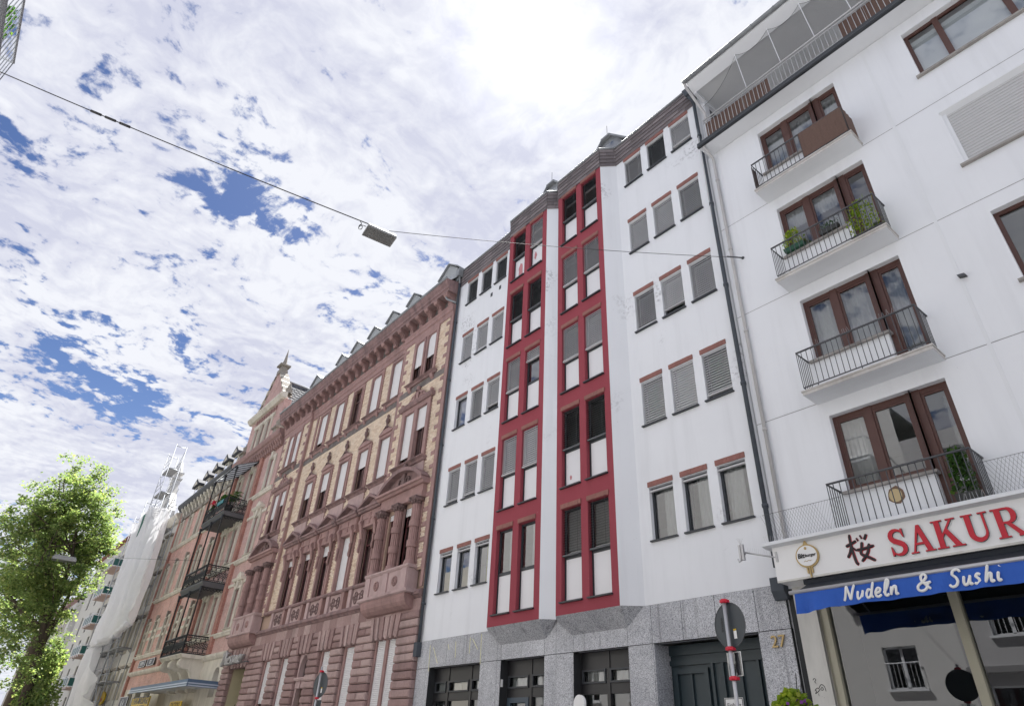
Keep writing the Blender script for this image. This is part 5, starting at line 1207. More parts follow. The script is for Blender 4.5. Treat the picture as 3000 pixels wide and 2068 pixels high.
# ---- end bays
def column(x, y, z0, z1, r, parent):
    c = MB(); c.lathe(x, y, [(r * 1.35, z0), (r * 1.35, z0 + 0.07), (r * 1.15, z0 + 0.09), (r * 1.25, z0 + 0.14), (r * 1.02, z0 + 0.17)], 16)
    segs = [(z0 + 0.17, z0 + 0.62, 0.13), (z0 + 0.62, z0 + 0.86, 0), (z0 + 0.86, z0 + 1.36, 0.13), (z0 + 1.36, z0 + 1.58, 0), (z0 + 1.58, z1 - 0.26, 0.13)]
    for a, b, fl in segs:
        k = 1.2 if not fl else 1.0
        c.lathe(x, y, [(r * k, a), (r * k * 0.99, b)], 28, 0, 0, 2 * math.pi, fl)
        if not fl: c.lathe(x, y, [(r * 0.95, a), (r * k, a + 0.001)], 20); c.lathe(x, y, [(r * k, b - 0.001), (r * 0.95, b)], 20)
    c = c.build('column', SAND, parent)
    k = MB(); k.lathe(x, y, [(r, z1 - 0.26), (r * 1.15, z1 - 0.2), (r * 1.3, z1 - 0.1), (r * 1.6, z1 - 0.04)], 12); k.box(x - r * 1.5, x + r * 1.5, y - r * 1.5, y + r * 1.5, z1 - 0.045, z1)
    for sx in (-1, 1): k.tube([(x + sx * r * 1.25, y - r * 1.45, z1 - 0.1), (x + sx * r * 1.25, y + r, z1 - 0.1)], 0.06, 8)
    for q in range(7): a = math.pi + math.pi * q / 6; k.tube([(x + r * 1.02 * math.cos(a), y + r * 1.02 * math.sin(a), z1 - 0.26), (x + r * 1.4 * math.cos(a), y + r * 1.4 * math.sin(a), z1 - 0.12)], [0.04, 0.02], 5)
    k.build('capital', SANDD, parent)
for bi, c in enumerate(BAYC):
    y = 11.852
    for s_ in (-PAIR, PAIR):
        win_fill(BB, c + s_, *W4, 0.68, 11.92, (0.62, 0.55, 0.97, 0.97)[bi * 2 + (s_ > 0)], None, GLASS, False, False)
        win_fill(BB, c + s_, W3[0], 13.9, 0.80, 11.92, (0.86, 0.42, 0.6, 0.35)[bi * 2 + (s_ > 0)], None, GLASS, False, False)
    # top floor twin window
    su = MB()
    for a, b in ((-1.0, -0.84), (-0.16, 0.16), (0.84, 1.0)): su.box(c + a, c + b, y - 0.07, y + 0.1, W4[0], W4[1] + 0.02)
    su.box(c - 1.0, c + 1.0, y - 0.069, y + 0.1, W4[1], W4[1] + 0.26); su.tube([(c, y - 0.09, W4[0]), (c, y - 0.09, W4[1])], 0.05, 8); su = su.build('surround', SAND, BB)
    for s_ in (-PAIR, PAIR): arch_top(c + s_, W4[1] + 0.002, 0.34, y - 0.03, y + 0.02, SAND, su, 0.3)
    sill_b(c, 15.46, 1.18, y, SAND, 0.2, su)
    for s_ in (-0.9, 0.9): MB().prism([(y, 15.32), (y - 0.15, 15.3), (y - 0.1, 15.14), (y, 15.05)], c + s_ - 0.1, c + s_ + 0.1, 'x').build('console', SAND, su)
    MB().box(max(XW, c - 1.97), min(XE, c + 1.97), y - 0.02, y + 0.05, 14.98, 15.28).build('decor_band', CARVE, BB)
    # third floor twin window with cornice and cartouche
    su = MB()
    for a, b in ((-1.12, -0.90), (-0.12, 0.12), (0.90, 1.12)): su.box(c + a, c + b, y - 0.10, y + 0.1, W3[0], 13.95)
    su.box(c - 1.12, c + 1.12, y - 0.099, y + 0.1, 13.9, 14.12); su = su.build('surround', SAND, BB)
    molding('window_cornice', [(y, 14.12), (y - 0.16, 14.12), (y - 0.24, 14.22), (y - 0.24, 14.29), (y, 14.34)], c - 1.3, c + 1.3, SOOT, su)
    sill_b(c, 11.46, 1.22, y, SAND, 0.26, su, 0.18); MB().box(c - 1.1, c + 1.1, y - 0.04, y + 0.02, 10.75, 11.29).build('apron', SANDL, su)
    ca = MB()
    for sg in (-1, 1):
        ca.tube(smooth_line([(c + sg * 0.75, y - 0.08, 14.36), (c + sg * 0.5, y - 0.09, 14.5), (c + sg * 0.22, y - 0.1, 14.42), (c + sg * 0.3, y - 0.09, 14.62), (c + sg * 0.12, y - 0.1, 14.75)], 4), 0.055, 6); ca.ring(c + sg * 0.38, y - 0.09, 14.56, 0.11, 0.035, 10, 5)
        ca.box(c + sg * 1.15 - 0.06, c + sg * 1.15 + 0.06, y - 0.18, y - 0.05, 14.3, 14.48)
    ca.box(c - 0.09, c + 0.09, y - 0.14, y, 14.32, 14.8); ca.lathe(c, y - 0.1, [(0.0, 15.06), (0.07, 15.02), (0.1, 14.92), (0.06, 14.82), (0.12, 14.78)], 8); ca.build('cartouche', SAND, su)
    # second floor: three fluted columns, entablature, segmental pediment
    po = MB(); po.box(c - 1.58, c + 1.58, 11.62, 11.95, 9.66, 9.86); po.box(c - 1.56, c + 1.56, 11.66, 11.95, 9.86, 10.16)
    po.prism([(11.95, 10.16), (11.56, 10.16), (11.50, 10.24), (11.42, 10.26), (11.42, 10.36), (11.95, 10.38)], c - 1.72, c + 1.72, 'x'); po = po.build('entablature', SAND, BB)
    sg_ = MB(); R1 = 2.45; zc_ = 11.12 - R1; arcO = [(c + R1 * math.sin(rad(t)), zc_ + R1 * math.cos(rad(t))) for t in range(-44, 45, 4)]; R0 = R1 - 0.15
    arcI = [(c + R0 * math.sin(rad(t)), zc_ + R0 * math.cos(rad(t))) for t in range(44, -45, -4)]
    arcO = [(a, max(b, 10.36)) for a, b in arcO]; arcI = [(a, max(b, 10.355)) for a, b in arcI]
    sg_.prism(arcO + arcI, 11.44, 11.95, 'y'); sg_.prism([(a, b) for a, b in arcI][::-1], 11.72, 11.95, 'y')
    sg_.build('pediment', SOOT, po)
    cr = MB()
    for sgn in (-1, 1): cr.ring(c + sgn * 0.26, 11.68, 10.64, 0.14, 0.045, 12, 6); cr.tube(smooth_line([(c + sgn * 0.3, 11.68, 10.42), (c + sgn * 0.5, 11.68, 10.55), (c + sgn * 0.75, 11.69, 10.48)], 4), 0.04, 6)
    cr.box(c - 0.1, c + 0.1, 11.62, 11.8, 10.4, 10.95); cr.lathe(c, 11.66, [(0, 11.42), (0.09, 11.36), (0.11, 11.26), (0.07, 11.14), (0.13, 11.06)], 8); cr.build('cartouche', SANDD, po)
    for q in (-1.28, 0.0, 1.28): column(c + q, 11.66, 7.18, 9.66, 0.165, po)
    for q in (-1.28, 0, 1.28): MB().box(c + q - 0.2, c + q + 0.2, 11.78, 11.95, 7.18, 9.66).build('pilaster', SAND, po)
    for s_ in (-0.6, 0.6): win_fill(BB, c + s_, 7.3, 9.5, 0.80, 11.94, 0.14 if s_ > 0 else 0.1, FR2)
    # parapet box under the columns with roundels, on a coved slab
    bx_ = MB(); bx_.box(c - 1.5, c + 1.5, 11.52, 11.95, 6.34, 7.06); bx_.prism([(11.95, 7.06), (11.50, 7.06), (11.45, 7.12), (11.45, 7.18), (11.95, 7.18)], c - 1.56, c + 1.56, 'x')
    for q in (-1.3, 0.0, 1.3): bx_.box(c + q - 0.17, c + q + 0.17, 11.47, 11.56, 6.34, 7.055)
    bx_ = bx_.build('parapet_box', SANDL, BB)
    for q in (-0.65, 0.65):
        rd = MB(); rd.ring(c + q, 11.51, 6.70, 0.15, 0.03, 16, 5); rd.ring(c + q, 11.51, 6.70, 0.07, 0.03, 12, 5); rd.build('roundel', SAND, bx_)
    MB().prism([(11.95, 6.2), (11.44, 6.2), (11.38, 6.24), (11.38, 6.33), (11.95, 6.34)], c - 1.75, c + 1.75, 'x').build('slab', SANDL, bx_)
    MB().prism([(11.9, 6.2), (11.46, 6.2), (11.46, 6.08), (11.50, 5.95), (11.58, 5.84), (11.72, 5.74), (11.9, 5.70)], c - 1.55, c + 1.55, 'x').build('cove', SAND, bx_)
# sandstone corner strip at the party wall
MB().box(XE - 0.16, XE + 0.004, 11.815, 11.86, 6.4, 17.95).build('corner_strip', SAND, BB)

# ---- rusticated ground floor: every block on its own
GO = [(BAYC[0] - 0.8, BAYC[0] + 0.8)] + [(c - 0.52, c + 0.52) for c in CX] + [(BAYC[1] - 1.15, BAYC[1] + 1.15)]
edges = [XE] + [q for a, b in GO for q in (b, a)] + [XW]
piers = [(edges[i + 1], edges[i]) for i in range(0, len(edges), 2)]
CH = 0.262
random.seed(9)
for pi, (a, b) in enumerate(piers):
    k = 0; z = 0.15
    while z < 5.5:
        z1 = z + CH
        wv = b - a; ov = 0.03 if k % 2 else 0.0
        if wv > 1.3 and k % 2:
            xm = a + wv * 0.5
            for p0, p1 in ((a, xm), (xm, b)): MB().frust(p0 + 0.008, p1 - 0.008, 11.79, 12.02, z + 0.012, z1 - 0.012, 0.045).build('rustic_block', SANDB, BB)
        else: MB().frust(a, b, 11.79 - ov * 0.3, 12.02, z + 0.012, z1 - 0.012, 0.045).build('rustic_block', SANDB, BB)
        z = z1; k += 1
# voussoirs over each opening, fan of narrow keystones
for gi, (a, b) in enumerate(GO):
    n = 11 if b - a > 1.4 else 7
    zl = 4.98 if gi < 6 else 4.86
    for i in range(n):
        xa = a - 0.10 + (b - a + 0.2) * i / n; xb = a - 0.10 + (b - a + 0.2) * (i + 1) / n; xm = (a + b) / 2
        fan = 0.14; ta, tb = xa + (xa - xm) * fan, xb + (xb - xm) * fan
        lo = zl - (0.10 if i % 2 == 0 else 0.03); hi = 5.62
        MB().prism([(xa + 0.006, lo), (xb - 0.006, lo), (tb - 0.006, hi), (ta + 0.006, hi)], 11.735 if i % 2 == 0 else 11.77, 12.05, 'y').build('voussoir', SANDB, BB)
# plain ashlar band below the string course
x = XE
while x > XW + 0.2:
    e = max(XW, x - 0.62); MB().frust(e + 0.004, x - 0.004, 11.85, 12.02, 5.64, 6.04, 0.012).build('ashlar', SANDB, BB); x = e
SH1 = {0: 1.0, 1: 1.0, 2: None, 3: 0.5, 4: 0.45}
for i, c in enumerate(CX):
    if i == 2: continue
    win_fill(BB, c, W1[0], W1[1], 1.0, 12.05, SH1[i] if SH1[i] else 0); 
    MB().box(c - 0.5, c - 0.36, 11.93, 12.04, 0.9, 4.97).build('jamb', SAND, BB); MB().box(c + 0.36, c + 0.5, 11.93, 12.04, 0.9, 4.97).build('jamb', SAND, BB); MB().box(c - 0.36, c + 0.36, 11.931, 12.04, 4.86, 4.97).build('head', SAND, BB)
c = BAYC[0]
for s_ in (-0.42, 0.42): win_fill(BB, c + s_, W1[0], W1[1], 0.72, 12.05, 1.0)
for a, b in ((-0.8, -0.7), (-0.09, 0.09), (0.7, 0.8)): MB().box(c + a, c + b, 11.93, 12.04, 0.9, 4.97).build('jamb', SAND, BB)
# arched doorway of the house, with fanlight and transom
c = CX[2]; dr = MB()
dr.prism([(c - 0.5, 4.0), (c - 0.38, 4.0)] + [(c + 0.38 * math.cos(rad(t)), 4.25 + 0.6 * math.sin(rad(t))) for t in range(180, -1, -15)] + [(c + 0.38, 4.0), (c + 0.5, 4.0), (c + 0.5, 4.97), (c - 0.5, 4.97)], 11.93, 12.15, 'y')
dr.prism([(11.86, 3.88), (12.15, 3.88), (12.15, 4.0), (11.82, 4.0), (11.82, 3.95)], c - 0.56, c + 0.56, 'x'); dr.box(c - 0.5, c + 0.5, 11.93, 12.15, 3.62, 3.88); dr.box(c - 0.06, c + 0.06, 11.88, 11.95, 3.6, 3.87)
dr.box(c - 0.5, c - 0.36, 11.95, 12.15, 0.13, 3.62); dr.box(c + 0.36, c + 0.5, 11.95, 12.15, 0.13, 3.62); dr = dr.build('doorway', SANDL, BB)
inst('pane', pane_mesh(0.8, 0.9, GLASSD), dr, (c, 12.12, 4.0)); MB().box(c - 0.36, c + 0.36, 12.3, 12.36, 0.13, 3.6).build('door', M('olive_door', (0.16, 0.14, 0.07), 0.6), dr)
# passage on the left with cream walls
ps = MB(); c = BAYC[1]; ps.box(c - 1.2, c + 1.2, 15.2, 15.3, 0.1, 4.9); ps.face([(c - 1.149, 12.05, 0.1), (c - 1.149, 15.2, 0.1), (c - 1.149, 15.2, 4.85), (c - 1.149, 12.05, 4.85)]); ps.face([(c + 1.149, 12.05, 0.1), (c + 1.149, 15.2, 0.1), (c + 1.149, 15.2, 4.85), (c + 1.149, 12.05, 4.85)]); ps.build('passage_wall', M('cream_paint', (0.55, 0.49, 0.32), 0.8), BB)
iw = MB()
for q in range(9): iw.bar((c - 0.9 + q * 0.22, 12.15, 0.2), (c - 0.9 + q * 0.22, 12.15, 3.1), 0.012)
iw.bar((c - 1.1, 12.15, 3.1), (c + 1.1, 12.15, 3.1), 0.03)
for q in (-0.25, 0.25): iw.tube(smooth_line([(c + q * 2, 12.14, 2.6), (c + q * 1.4, 12.14, 2.95), (c + q * 0.5, 12.14, 2.85), (c + q, 12.14, 2.6), (c + q * 1.4, 12.14, 2.7)], 4), 0.018, 5)
iw.bar((c, 12.14, 2.5), (c, 12.14, 3.2), 0.02); iw.build('iron_gate', IRON, BB)

# metal script sign standing off the wall over the passage
DS = thing('shop_sign', 'silver metal script letters standing off the brown stone above the passage', 'sign', (-35.5, 11.5, 4.9))
SCD = {'D': (0.75, [[(0.2, 1.0), (0.12, 0.5), (0.0, 0.0), (0.3, 0.02), (0.62, 0.3), (0.6, 0.8), (0.3, 1.02), (0.0, 0.9), (-0.1, 0.75)]]), 'i': SCR['i'], 'e': SCR['e'], 's': SCR['s'], 'n': SCR['n'], 'r': (0.4, [[(0.06, 0.55), (0.02, 0.0)], [(0.03, 0.2), (0.18, 0.48), (0.34, 0.52)]])}
x = -37.3
for ch in 'Diessner':
    wd, ln = SCD[ch]; q = MB(); n0 = 0; strokes(q, ln, x, 11.5, 4.92, 0.62, 0.045, 1.0, 0.25, 6, 3)
    for i_ in range(len(q.v)): v = q.v[i_]; q.v[i_] = (v[0], 11.5 + (v[1] - 11.5) * 2.2, v[2])
    q.build('script_letter', M('brushed_silver', (0.42, 0.41, 0.41), 0.35, 0.1, metal=0.5) if 'bsl' not in CACHE else CACHE['bsl'], DS); CACHE['bsl'] = bpy.data.materials['brushed_silver']; x += (wd + 0.12) * 0.62
q = MB(); q.tube([(-37.4, 11.6, 4.95), (-33.9, 11.6, 4.95)], 0.025, 6); q.tube([(-37.0, 11.6, 4.95), (-37.0, 11.85, 4.95)], 0.02, 5); q.tube([(-34.2, 11.6, 4.95), (-34.2, 11.85, 4.95)], 0.02, 5); q.build('carrier_rail', RAIL, DS)

# ------------------------------------------------------------------ red brick house with gable and iron balconies
RB = thing('town_house', 'red brick house with cream stone trim, stepped gable and black iron balconies', 'building', (-49, 12, 0))
RE_, RW = -38.1, -60.3; GL = -46.6        # right end, left end, gable wing edge
RF = [(7.0, 9.1), (11.1, 13.35), (15.15, 17.2)]
RCX = [-39.45, -43.05, -45.3, -48.1, -50.9, -53.9, -56.7, -59.2]
ho = [(c - 0.42, c + 0.42, a, b) for c in RCX for a, b in RF]
hA = [h for h in ho if h[0] > GL]; hB = [h for h in ho if h[0] < GL]
gh = [(-39.95, -39.05, 3.6, 5.05)]
m = MB(); m.wall(GL, RE_, 5.6, 18.3, 12.0, hA, 0.25); m.build('wall', PBRICK, RB)
m = MB(); m.wall(RW, GL, 4.6, 18.3, 12.0, hB, 0.25); m.build('wall', RBRICK, RB)
m = MB(); m.wall(GL, RE_, 0.1, 5.6, 12.0, gh, 0.5); m.build('wall', CREAM, RB)
m = MB(); m.wall(RW, GL, 0.1, 4.6, 12.0, [(-59.0, -57.4, 0.3, 4.3), (-56.6, -55, 0.3, 4.3), (-54, -52.4, 0.3, 4.3)], 0.3); m.build('wall', CREAM, RB)
interior(RB, RW + 0.1, RE_ - 0.1, 12.4, 15.2, [5.5, 10.0, 14.2, 18.3])
# arched niche window near the brown house
q = MB(); q.prism([(-39.95, 5.05), (-39.95, 4.75)] + [(-39.5 + 0.45 * math.cos(rad(t)), 4.7 + 0.35 * math.sin(rad(t))) for t in range(180, -1, -20)] + [(-39.05, 4.75), (-39.05, 5.05)], 12.0, 12.2, 'y'); q.build('arch_head', CREAM, RB)
win_fill(RB, -39.5, 3.6, 5.05, 0.9, 12.3, 0, SOFFW, GLASS, False, False)
WFR = M('white_window', (0.62, 0.62, 0.60), 0.5)
random.seed(17)
for c in RCX:
    for fi, (a, b) in enumerate(RF):
        sh = random.choice([0, 0.6, 0.9, -1]) if fi == 2 else random.choice([-1, -1, 0.3, 0])
        win_fill(RB, c, a, b, 0.84, 12.16, sh, WFR)
        su = surround(c, a, b, 0.42, 0.17, 11.90, 12.03, 'surround', CREAM, True, RB)
        sill_b(c, a - 0.01, 0.66, 12.0, CREAM, 0.16, su, 0.12)
        # keystone and hood
        MB().prism([(c - 0.1, b + 0.02), (c + 0.1, b + 0.02), (c + 0.16, b + 0.42), (c - 0.16, b + 0.42)], 11.80, 12.0, 'y').build('keystone', CREAMD if c < GL else CREAM, su)
        if c > GL and fi < 2:
            h_ = MB(); h_.prism([(12, b + 0.42), (11.78, b + 0.42), (11.70, b + 0.52), (11.70, b + 0.58), (12, b + 0.62)], c - 0.75, c + 0.75, 'x'); h_.prism([(c - 0.4, b + 0.6), (c + 0.4, b + 0.6), (c + 0.3, b + 0.8), (c, b + 0.95), (c - 0.3, b + 0.8)], 11.8, 12.0, 'y')
            for s_ in (-0.55, 0.55): h_.prism([(12, b + 0.42), (11.82, b + 0.4), (11.88, b + 0.15), (12, b + 0.05)], c + s_ - 0.07, c + s_ + 0.07, 'x')
            h_.build('hood', CREAM, su)
# string courses
for z in (6.75, 10.85, 14.95): molding('string_course', [(12, z - 0.16), (11.9, z - 0.14), (11.86, z - 0.04), (11.82, z), (11.82, z + 0.08), (12, z + 0.13)], RW, RE_, CREAM, RB)
for z in (9.45, 13.55): molding('string_course', [(12, z - 0.1), (11.93, z - 0.08), (11.93, z + 0.08), (12, z + 0.1)], GL, RE_, CREAM, RB)
molding('string_course', [(12, 5.45), (11.88, 5.5), (11.8, 5.62), (11.8, 5.74), (12, 5.8)], RW, RE_, CREAM, RB)
for z in (8.0, 8.5): molding('string_course', [(12, z - 0.09), (11.97, z - 0.09), (11.97, z + 0.09), (12, z + 0.09)], RW, GL, CREAM, RB)
# brick pilasters
for x in (-41.6, -46.6, -52.0): MB().box(x - 0.24, x + 0.24, 11.84, 12.0, 5.8, 18.2).build('pilaster', DBRICK, RB)
MB().box(RW, RW + 0.4, 11.84, 12.0, 0.2, 18.2).build('pilaster', DBRICK, RB)
# cornice with dentils
co = MB(); co.prism([(12.2, 18.25), (11.7, 18.25), (11.62, 18.36), (11.52, 18.42), (11.45, 18.6), (11.45, 18.75), (12.2, 18.85)], GL - 0.3, RE_, 'x'); co = co.build('cornice', SAND, RB)
dn = MB().prism([(12, 18.26), (11.62, 18.26), (11.62, 18.12), (11.75, 18.0), (11.80, 17.8), (12, 17.75)], -0.11, 0.11, 'x').mesh('dentil', SAND)
x = RE_ - 0.2
while x > GL: inst('dentil', dn, co, (x, 0, 0)); x -= 0.36
co2 = MB(); co2.prism([(12.2, 18.35), (11.6, 18.35), (11.45, 18.5), (11.38, 18.62), (11.38, 18.8), (12.2, 18.9)], RW, GL - 0.3, 'x'); co2 = co2.build('cornice', IRON, RB)
fr = MB(); fr.box(RW, GL - 0.3, 11.85, 12.0, 17.45, 18.34); fr.build('carved_frieze', CREAMD, RB)
x = GL - 0.7; random.seed(31); 
while x > RW + 0.3:
    o_ = MB(); o_.prism([(11.9, 18.34), (11.5, 18.34), (11.55, 18.15), (11.72, 18.0), (11.8, 17.75), (11.9, 17.7)], x - 0.12, x + 0.12, 'x'); o_.build('console', CREAM, co2)
    o_ = MB(); o_.ring(x - 0.42, 11.84, 17.95, 0.17, 0.06, 10, 5); o_.ring(x - 0.42, 11.83, 17.95, 0.06, 0.05, 8, 5); o_.build('rosette', CREAMD, co2); x -= 0.85
# roof with dark slates and row of dormers
mb = MB(); mb.face([(RW, 11.6, 18.8), (GL, 11.6, 18.8), (GL, 15.5, 22.6), (RW, 15.5, 22.6)]); mb.build('roof', DSLATE, RB)
for x, s in ((-48.4, 1.0), (-50.6, 1.0), (-53.0, 1.0), (-55.4, 1.0), (-58.2, 1.3)):
    d = MB(); y0 = 11.95; zt = 20.75; w = 0.62 * s
    d.box(x - w * 0.8, x + w * 0.8, y0, y0 + 2.2, 18.8, zt - 0.6); d = d.build('dormer', CREAM, RB)
    r = MB(); r.prism([(x - w - 0.12, zt - 0.6), (x + w + 0.12, zt - 0.6), (x + w + 0.12, zt - 0.45), (x, zt + 0.12), (x - w - 0.12, zt - 0.45)], y0 - 0.2, y0 + 2.4, 'y'); r.build('dormer_roof', DSLATE, d)
    t_ = MB(); t_.prism([(x - w * 0.7, zt - 0.5), (x + w * 0.7, zt - 0.5), (x, zt - 0.1)], y0 - 0.212, y0 - 0.2, 'y'); t_.build('tympanum', CREAM, d)
    inst('pane', pane_mesh(w, 0.9, GLASSD), d, (x, y0 - 0.006, 19.1))
MB().box(-47.9, -47.2, 12.2, 12.9, 18.9, 20.6).build('chimney', DBRICK, RB)
# gable
G0, G1 = -46.3, -40.2; GC = -43.25
gb = MB(); gb.wall(G0, G1, 18.75, 21.9, 11.9, [(GC - 1.15 - 0.35, GC - 1.15 + 0.35, 19.15, 20.95), (GC - 0.35, GC + 0.35, 19.15, 20.95), (GC + 1.15 - 0.35, GC + 1.15 + 0.35, 19.15, 20.95)], 0.2)
gb.prism([(G0 + 0.5, 21.9), (G1 - 0.5, 21.9), (GC + 0.35, 25.1), (GC - 0.35, 25.1)], 11.9, 12.35, 'y'); gb.face([(G1, 11.9, 18.75), (G1, 12.4, 18.75), (G1, 12.4, 21.9), (G1, 11.9, 21.9)]); gb = gb.build('gable', PBRICK, RB)
for q in (-1.15, 0, 1.15):
    win_fill(RB, GC + q, 19.15, 20.95, 0.7, 12.05, 0, WFR, GLASS, False, False); surround(GC + q, 19.15, 20.95, 0.35, 0.14, 11.82, 11.92, 'surround', CREAM, True, gb)
MB().prism([(11.95, 21.85), (11.7, 21.85), (11.58, 22.0), (11.5, 22.1), (11.5, 22.22), (11.95, 22.3)], G0 - 0.2, G1 + 0.2, 'x').build('gable_cornice', CREAM, gb)
MB().prism([(11.9, 21.0), (11.8, 21.05), (11.76, 21.2), (11.9, 21.3)], GC - 1.9, GC + 1.9, 'x').build('window_cornice', CREAM, gb)
a_ = MB()
for i in range(9): a_.box(GC - 1.8 + i * 0.45 - 0.08, GC - 1.8 + i * 0.45 + 0.08, 11.8, 11.9, 21.45, 21.75)
a_.build('arcade', SAND, gb)
# stone copings along the raking edges, laid block by block
for sg in (-1, 1):
    n = 9
    for i in range(n):
        t0, t1 = i / n, (i + 1) / n
        xa = (G1 - 0.42 if sg > 0 else G0 + 0.42) + ((GC + sg * 0.35) - (G1 - 0.42 if sg > 0 else G0 + 0.42)) * t0; xb = (G1 - 0.42 if sg > 0 else G0 + 0.42) + ((GC + sg * 0.35) - (G1 - 0.42 if sg > 0 else G0 + 0.42)) * t1
        za, zb = 22.25 + (25.1 - 22.25) * t0, 22.25 + (25.1 - 22.25) * t1
        cp = MB(); cp.prism([(xa, za), (xa + sg * 0.16, za + 0.02), (xb + sg * 0.16, zb), (xb, zb)], 11.82 - 0.03 * (i % 2), 12.45, 'y'); cp.build('coping_stone', CREAM if i % 2 else CREAMD, gb)
sp_ = MB(); sp_.box(GC - 0.32, GC + 0.32, 11.8, 12.4, 25.1, 25.45); sp_.box(GC - 0.24, GC + 0.24, 11.87, 12.33, 25.45, 25.8); sp_.box(GC - 0.42, GC + 0.42, 11.7, 12.5, 25.8, 25.92)
sp_.lathe(GC, 12.1, [(0.3, 25.92), (0.2, 26.1), (0.14, 26.3), (0.0, 27.5)], 8); sp_.build('spire', CREAMD, gb)
for x in (G1 + 0.05, G0 - 0.05):
    pn = MB(); pn.box(x - 0.3, x + 0.3, 11.75, 12.35, 18.8, 19.5); pn.box(x - 0.42, x + 0.42, 11.63, 12.47, 19.5, 19.62); pn.lathe(x, 12.05, [(0.36, 19.62), (0.28, 19.9), (0.34, 20.0), (0.2, 20.2), (0.1, 20.6), (0.14, 20.75), (0.0, 21.3)], 8); pn.build('pinnacle', CREAMD, gb)
    pn = MB(); pn.lathe(x * 0 + (G1 - 0.1 if x > GC else G0 + 0.1), 12.05, [(0.3, 22.3), (0.2, 22.5), (0.26, 22.6), (0.1, 22.9), (0.0, 23.3)], 8); pn.build('pinnacle', CREAMD, gb)
# slate roof of the gable wing, shingle by shingle on the visible slope
rd0, rd1 = 12.4, 19.0; zr_, ze_ = 24.75, 18.9; xr_, xe_ = GC, -39.4
mb = MB(); mb.face([(xr_, rd0, zr_), (xe_, rd0, ze_), (xe_, rd1, ze_), (xr_, rd1, zr_)]); mb.face([(xr_, rd0, zr_), (xr_, rd1, zr_), (2 * xr_ - xe_, rd1, ze_), (2 * xr_ - xe_, rd0, ze_)]); mb.build('roof', DSLATE, RB)
Ls = math.hypot(xe_ - xr_, zr_ - ze_); ux, uz = (xe_ - xr_) / Ls, (ze_ - zr_) / Ls; nxx, nzz = -uz, ux
sme = {}
def shingle_me(k):
    mb = MB(); w = 0.36; h = 0.46
    p = lambda a, d, o: (ux * d + nxx * o, a, uz * d + nzz * o)
    pts = [(0.0, 0.0), (w, 0.0), (w, h * 0.7), (w * 0.8, h * 0.93), (w * 0.5, h), (w * 0.2, h * 0.93), (0, h * 0.7)]
    top = [p(a, d, 0.012 + 0.03 * d / h) for a, d in pts]; bot = [p(a, d, 0.0) for a, d in pts]
    mb.face(top); 
    for i in range(2, 6): mb.face([top[i], top[i + 1], bot[i + 1], bot[i]])
    return mb.mesh('shingle', DSLATE)
sm_ = shingle_me(0); cnt = 0; r = 0; d = 0.0
while d < Ls - 0.3 and cnt < 300:
    y = rd0 - (0.18 if r % 2 else 0)
    while y < rd0 + 5.2 and cnt < 300: inst('shingle', sm_, RB, (xr_ + ux * d, y, zr_ + uz * d)); y += 0.37; cnt += 1
    d += 0.33; r += 1
MB().tube([(xr_, rd0, zr_ + 0.05), (xr_, rd1, zr_ + 0.05)], 0.09, 6).build('ridge', ZINC, RB)

# ---- cast iron balconies stacked in front of the bay
def iron_panel(mb, P, w, h, dense=True):
    """pierced cast panel: P(u,v) maps the panel plane to space"""
    def bar(u0, v0, u1, v1, r=0.02): mb.bar(P(u0, v0), P(u1, v1), r)
    for v in (0.02, 0.12, h - 0.12, h - 0.02): bar(0, v, w, v, 0.018)
    n = int(w / 0.10)
    for i in range(n + 1): u = w * i / n; bar(u, 0.02, u, 0.12, 0.014); bar(u, h - 0.12, u, h - 0.02, 0.014)
    n2 = max(2, int(w / 0.26)); hh = (h - 0.26)
    for i in range(n2):
        uc = w * (i + 0.5) / n2
        for vv, R0 in ((0.13 + hh * 0.5, min(0.15, hh * 0.32)), (0.13 + hh * 0.5, 0.06)):
            pts = [P(uc + R0 * math.cos(2 * math.pi * k / 10), vv + R0 * math.sin(2 * math.pi * k / 10)) for k in range(10)]; mb.tube(pts, 0.022, 4, False, 1, 0, True)
        for sgu in (-1, 1):
            for sgv in (-1, 1): bar(uc + sgu * 0.05, 0.13 + hh * 0.5 + sgv * 0.06, uc + sgu * w / n2 / 2, 0.13 + hh * 0.5 + sgv * hh * 0.48, 0.014)
        bar(w * i / n2, 0.1, w * i / n2, h - 0.1, 0.013)
BA, BBx, BY = -46.6, -42.15, 10.64
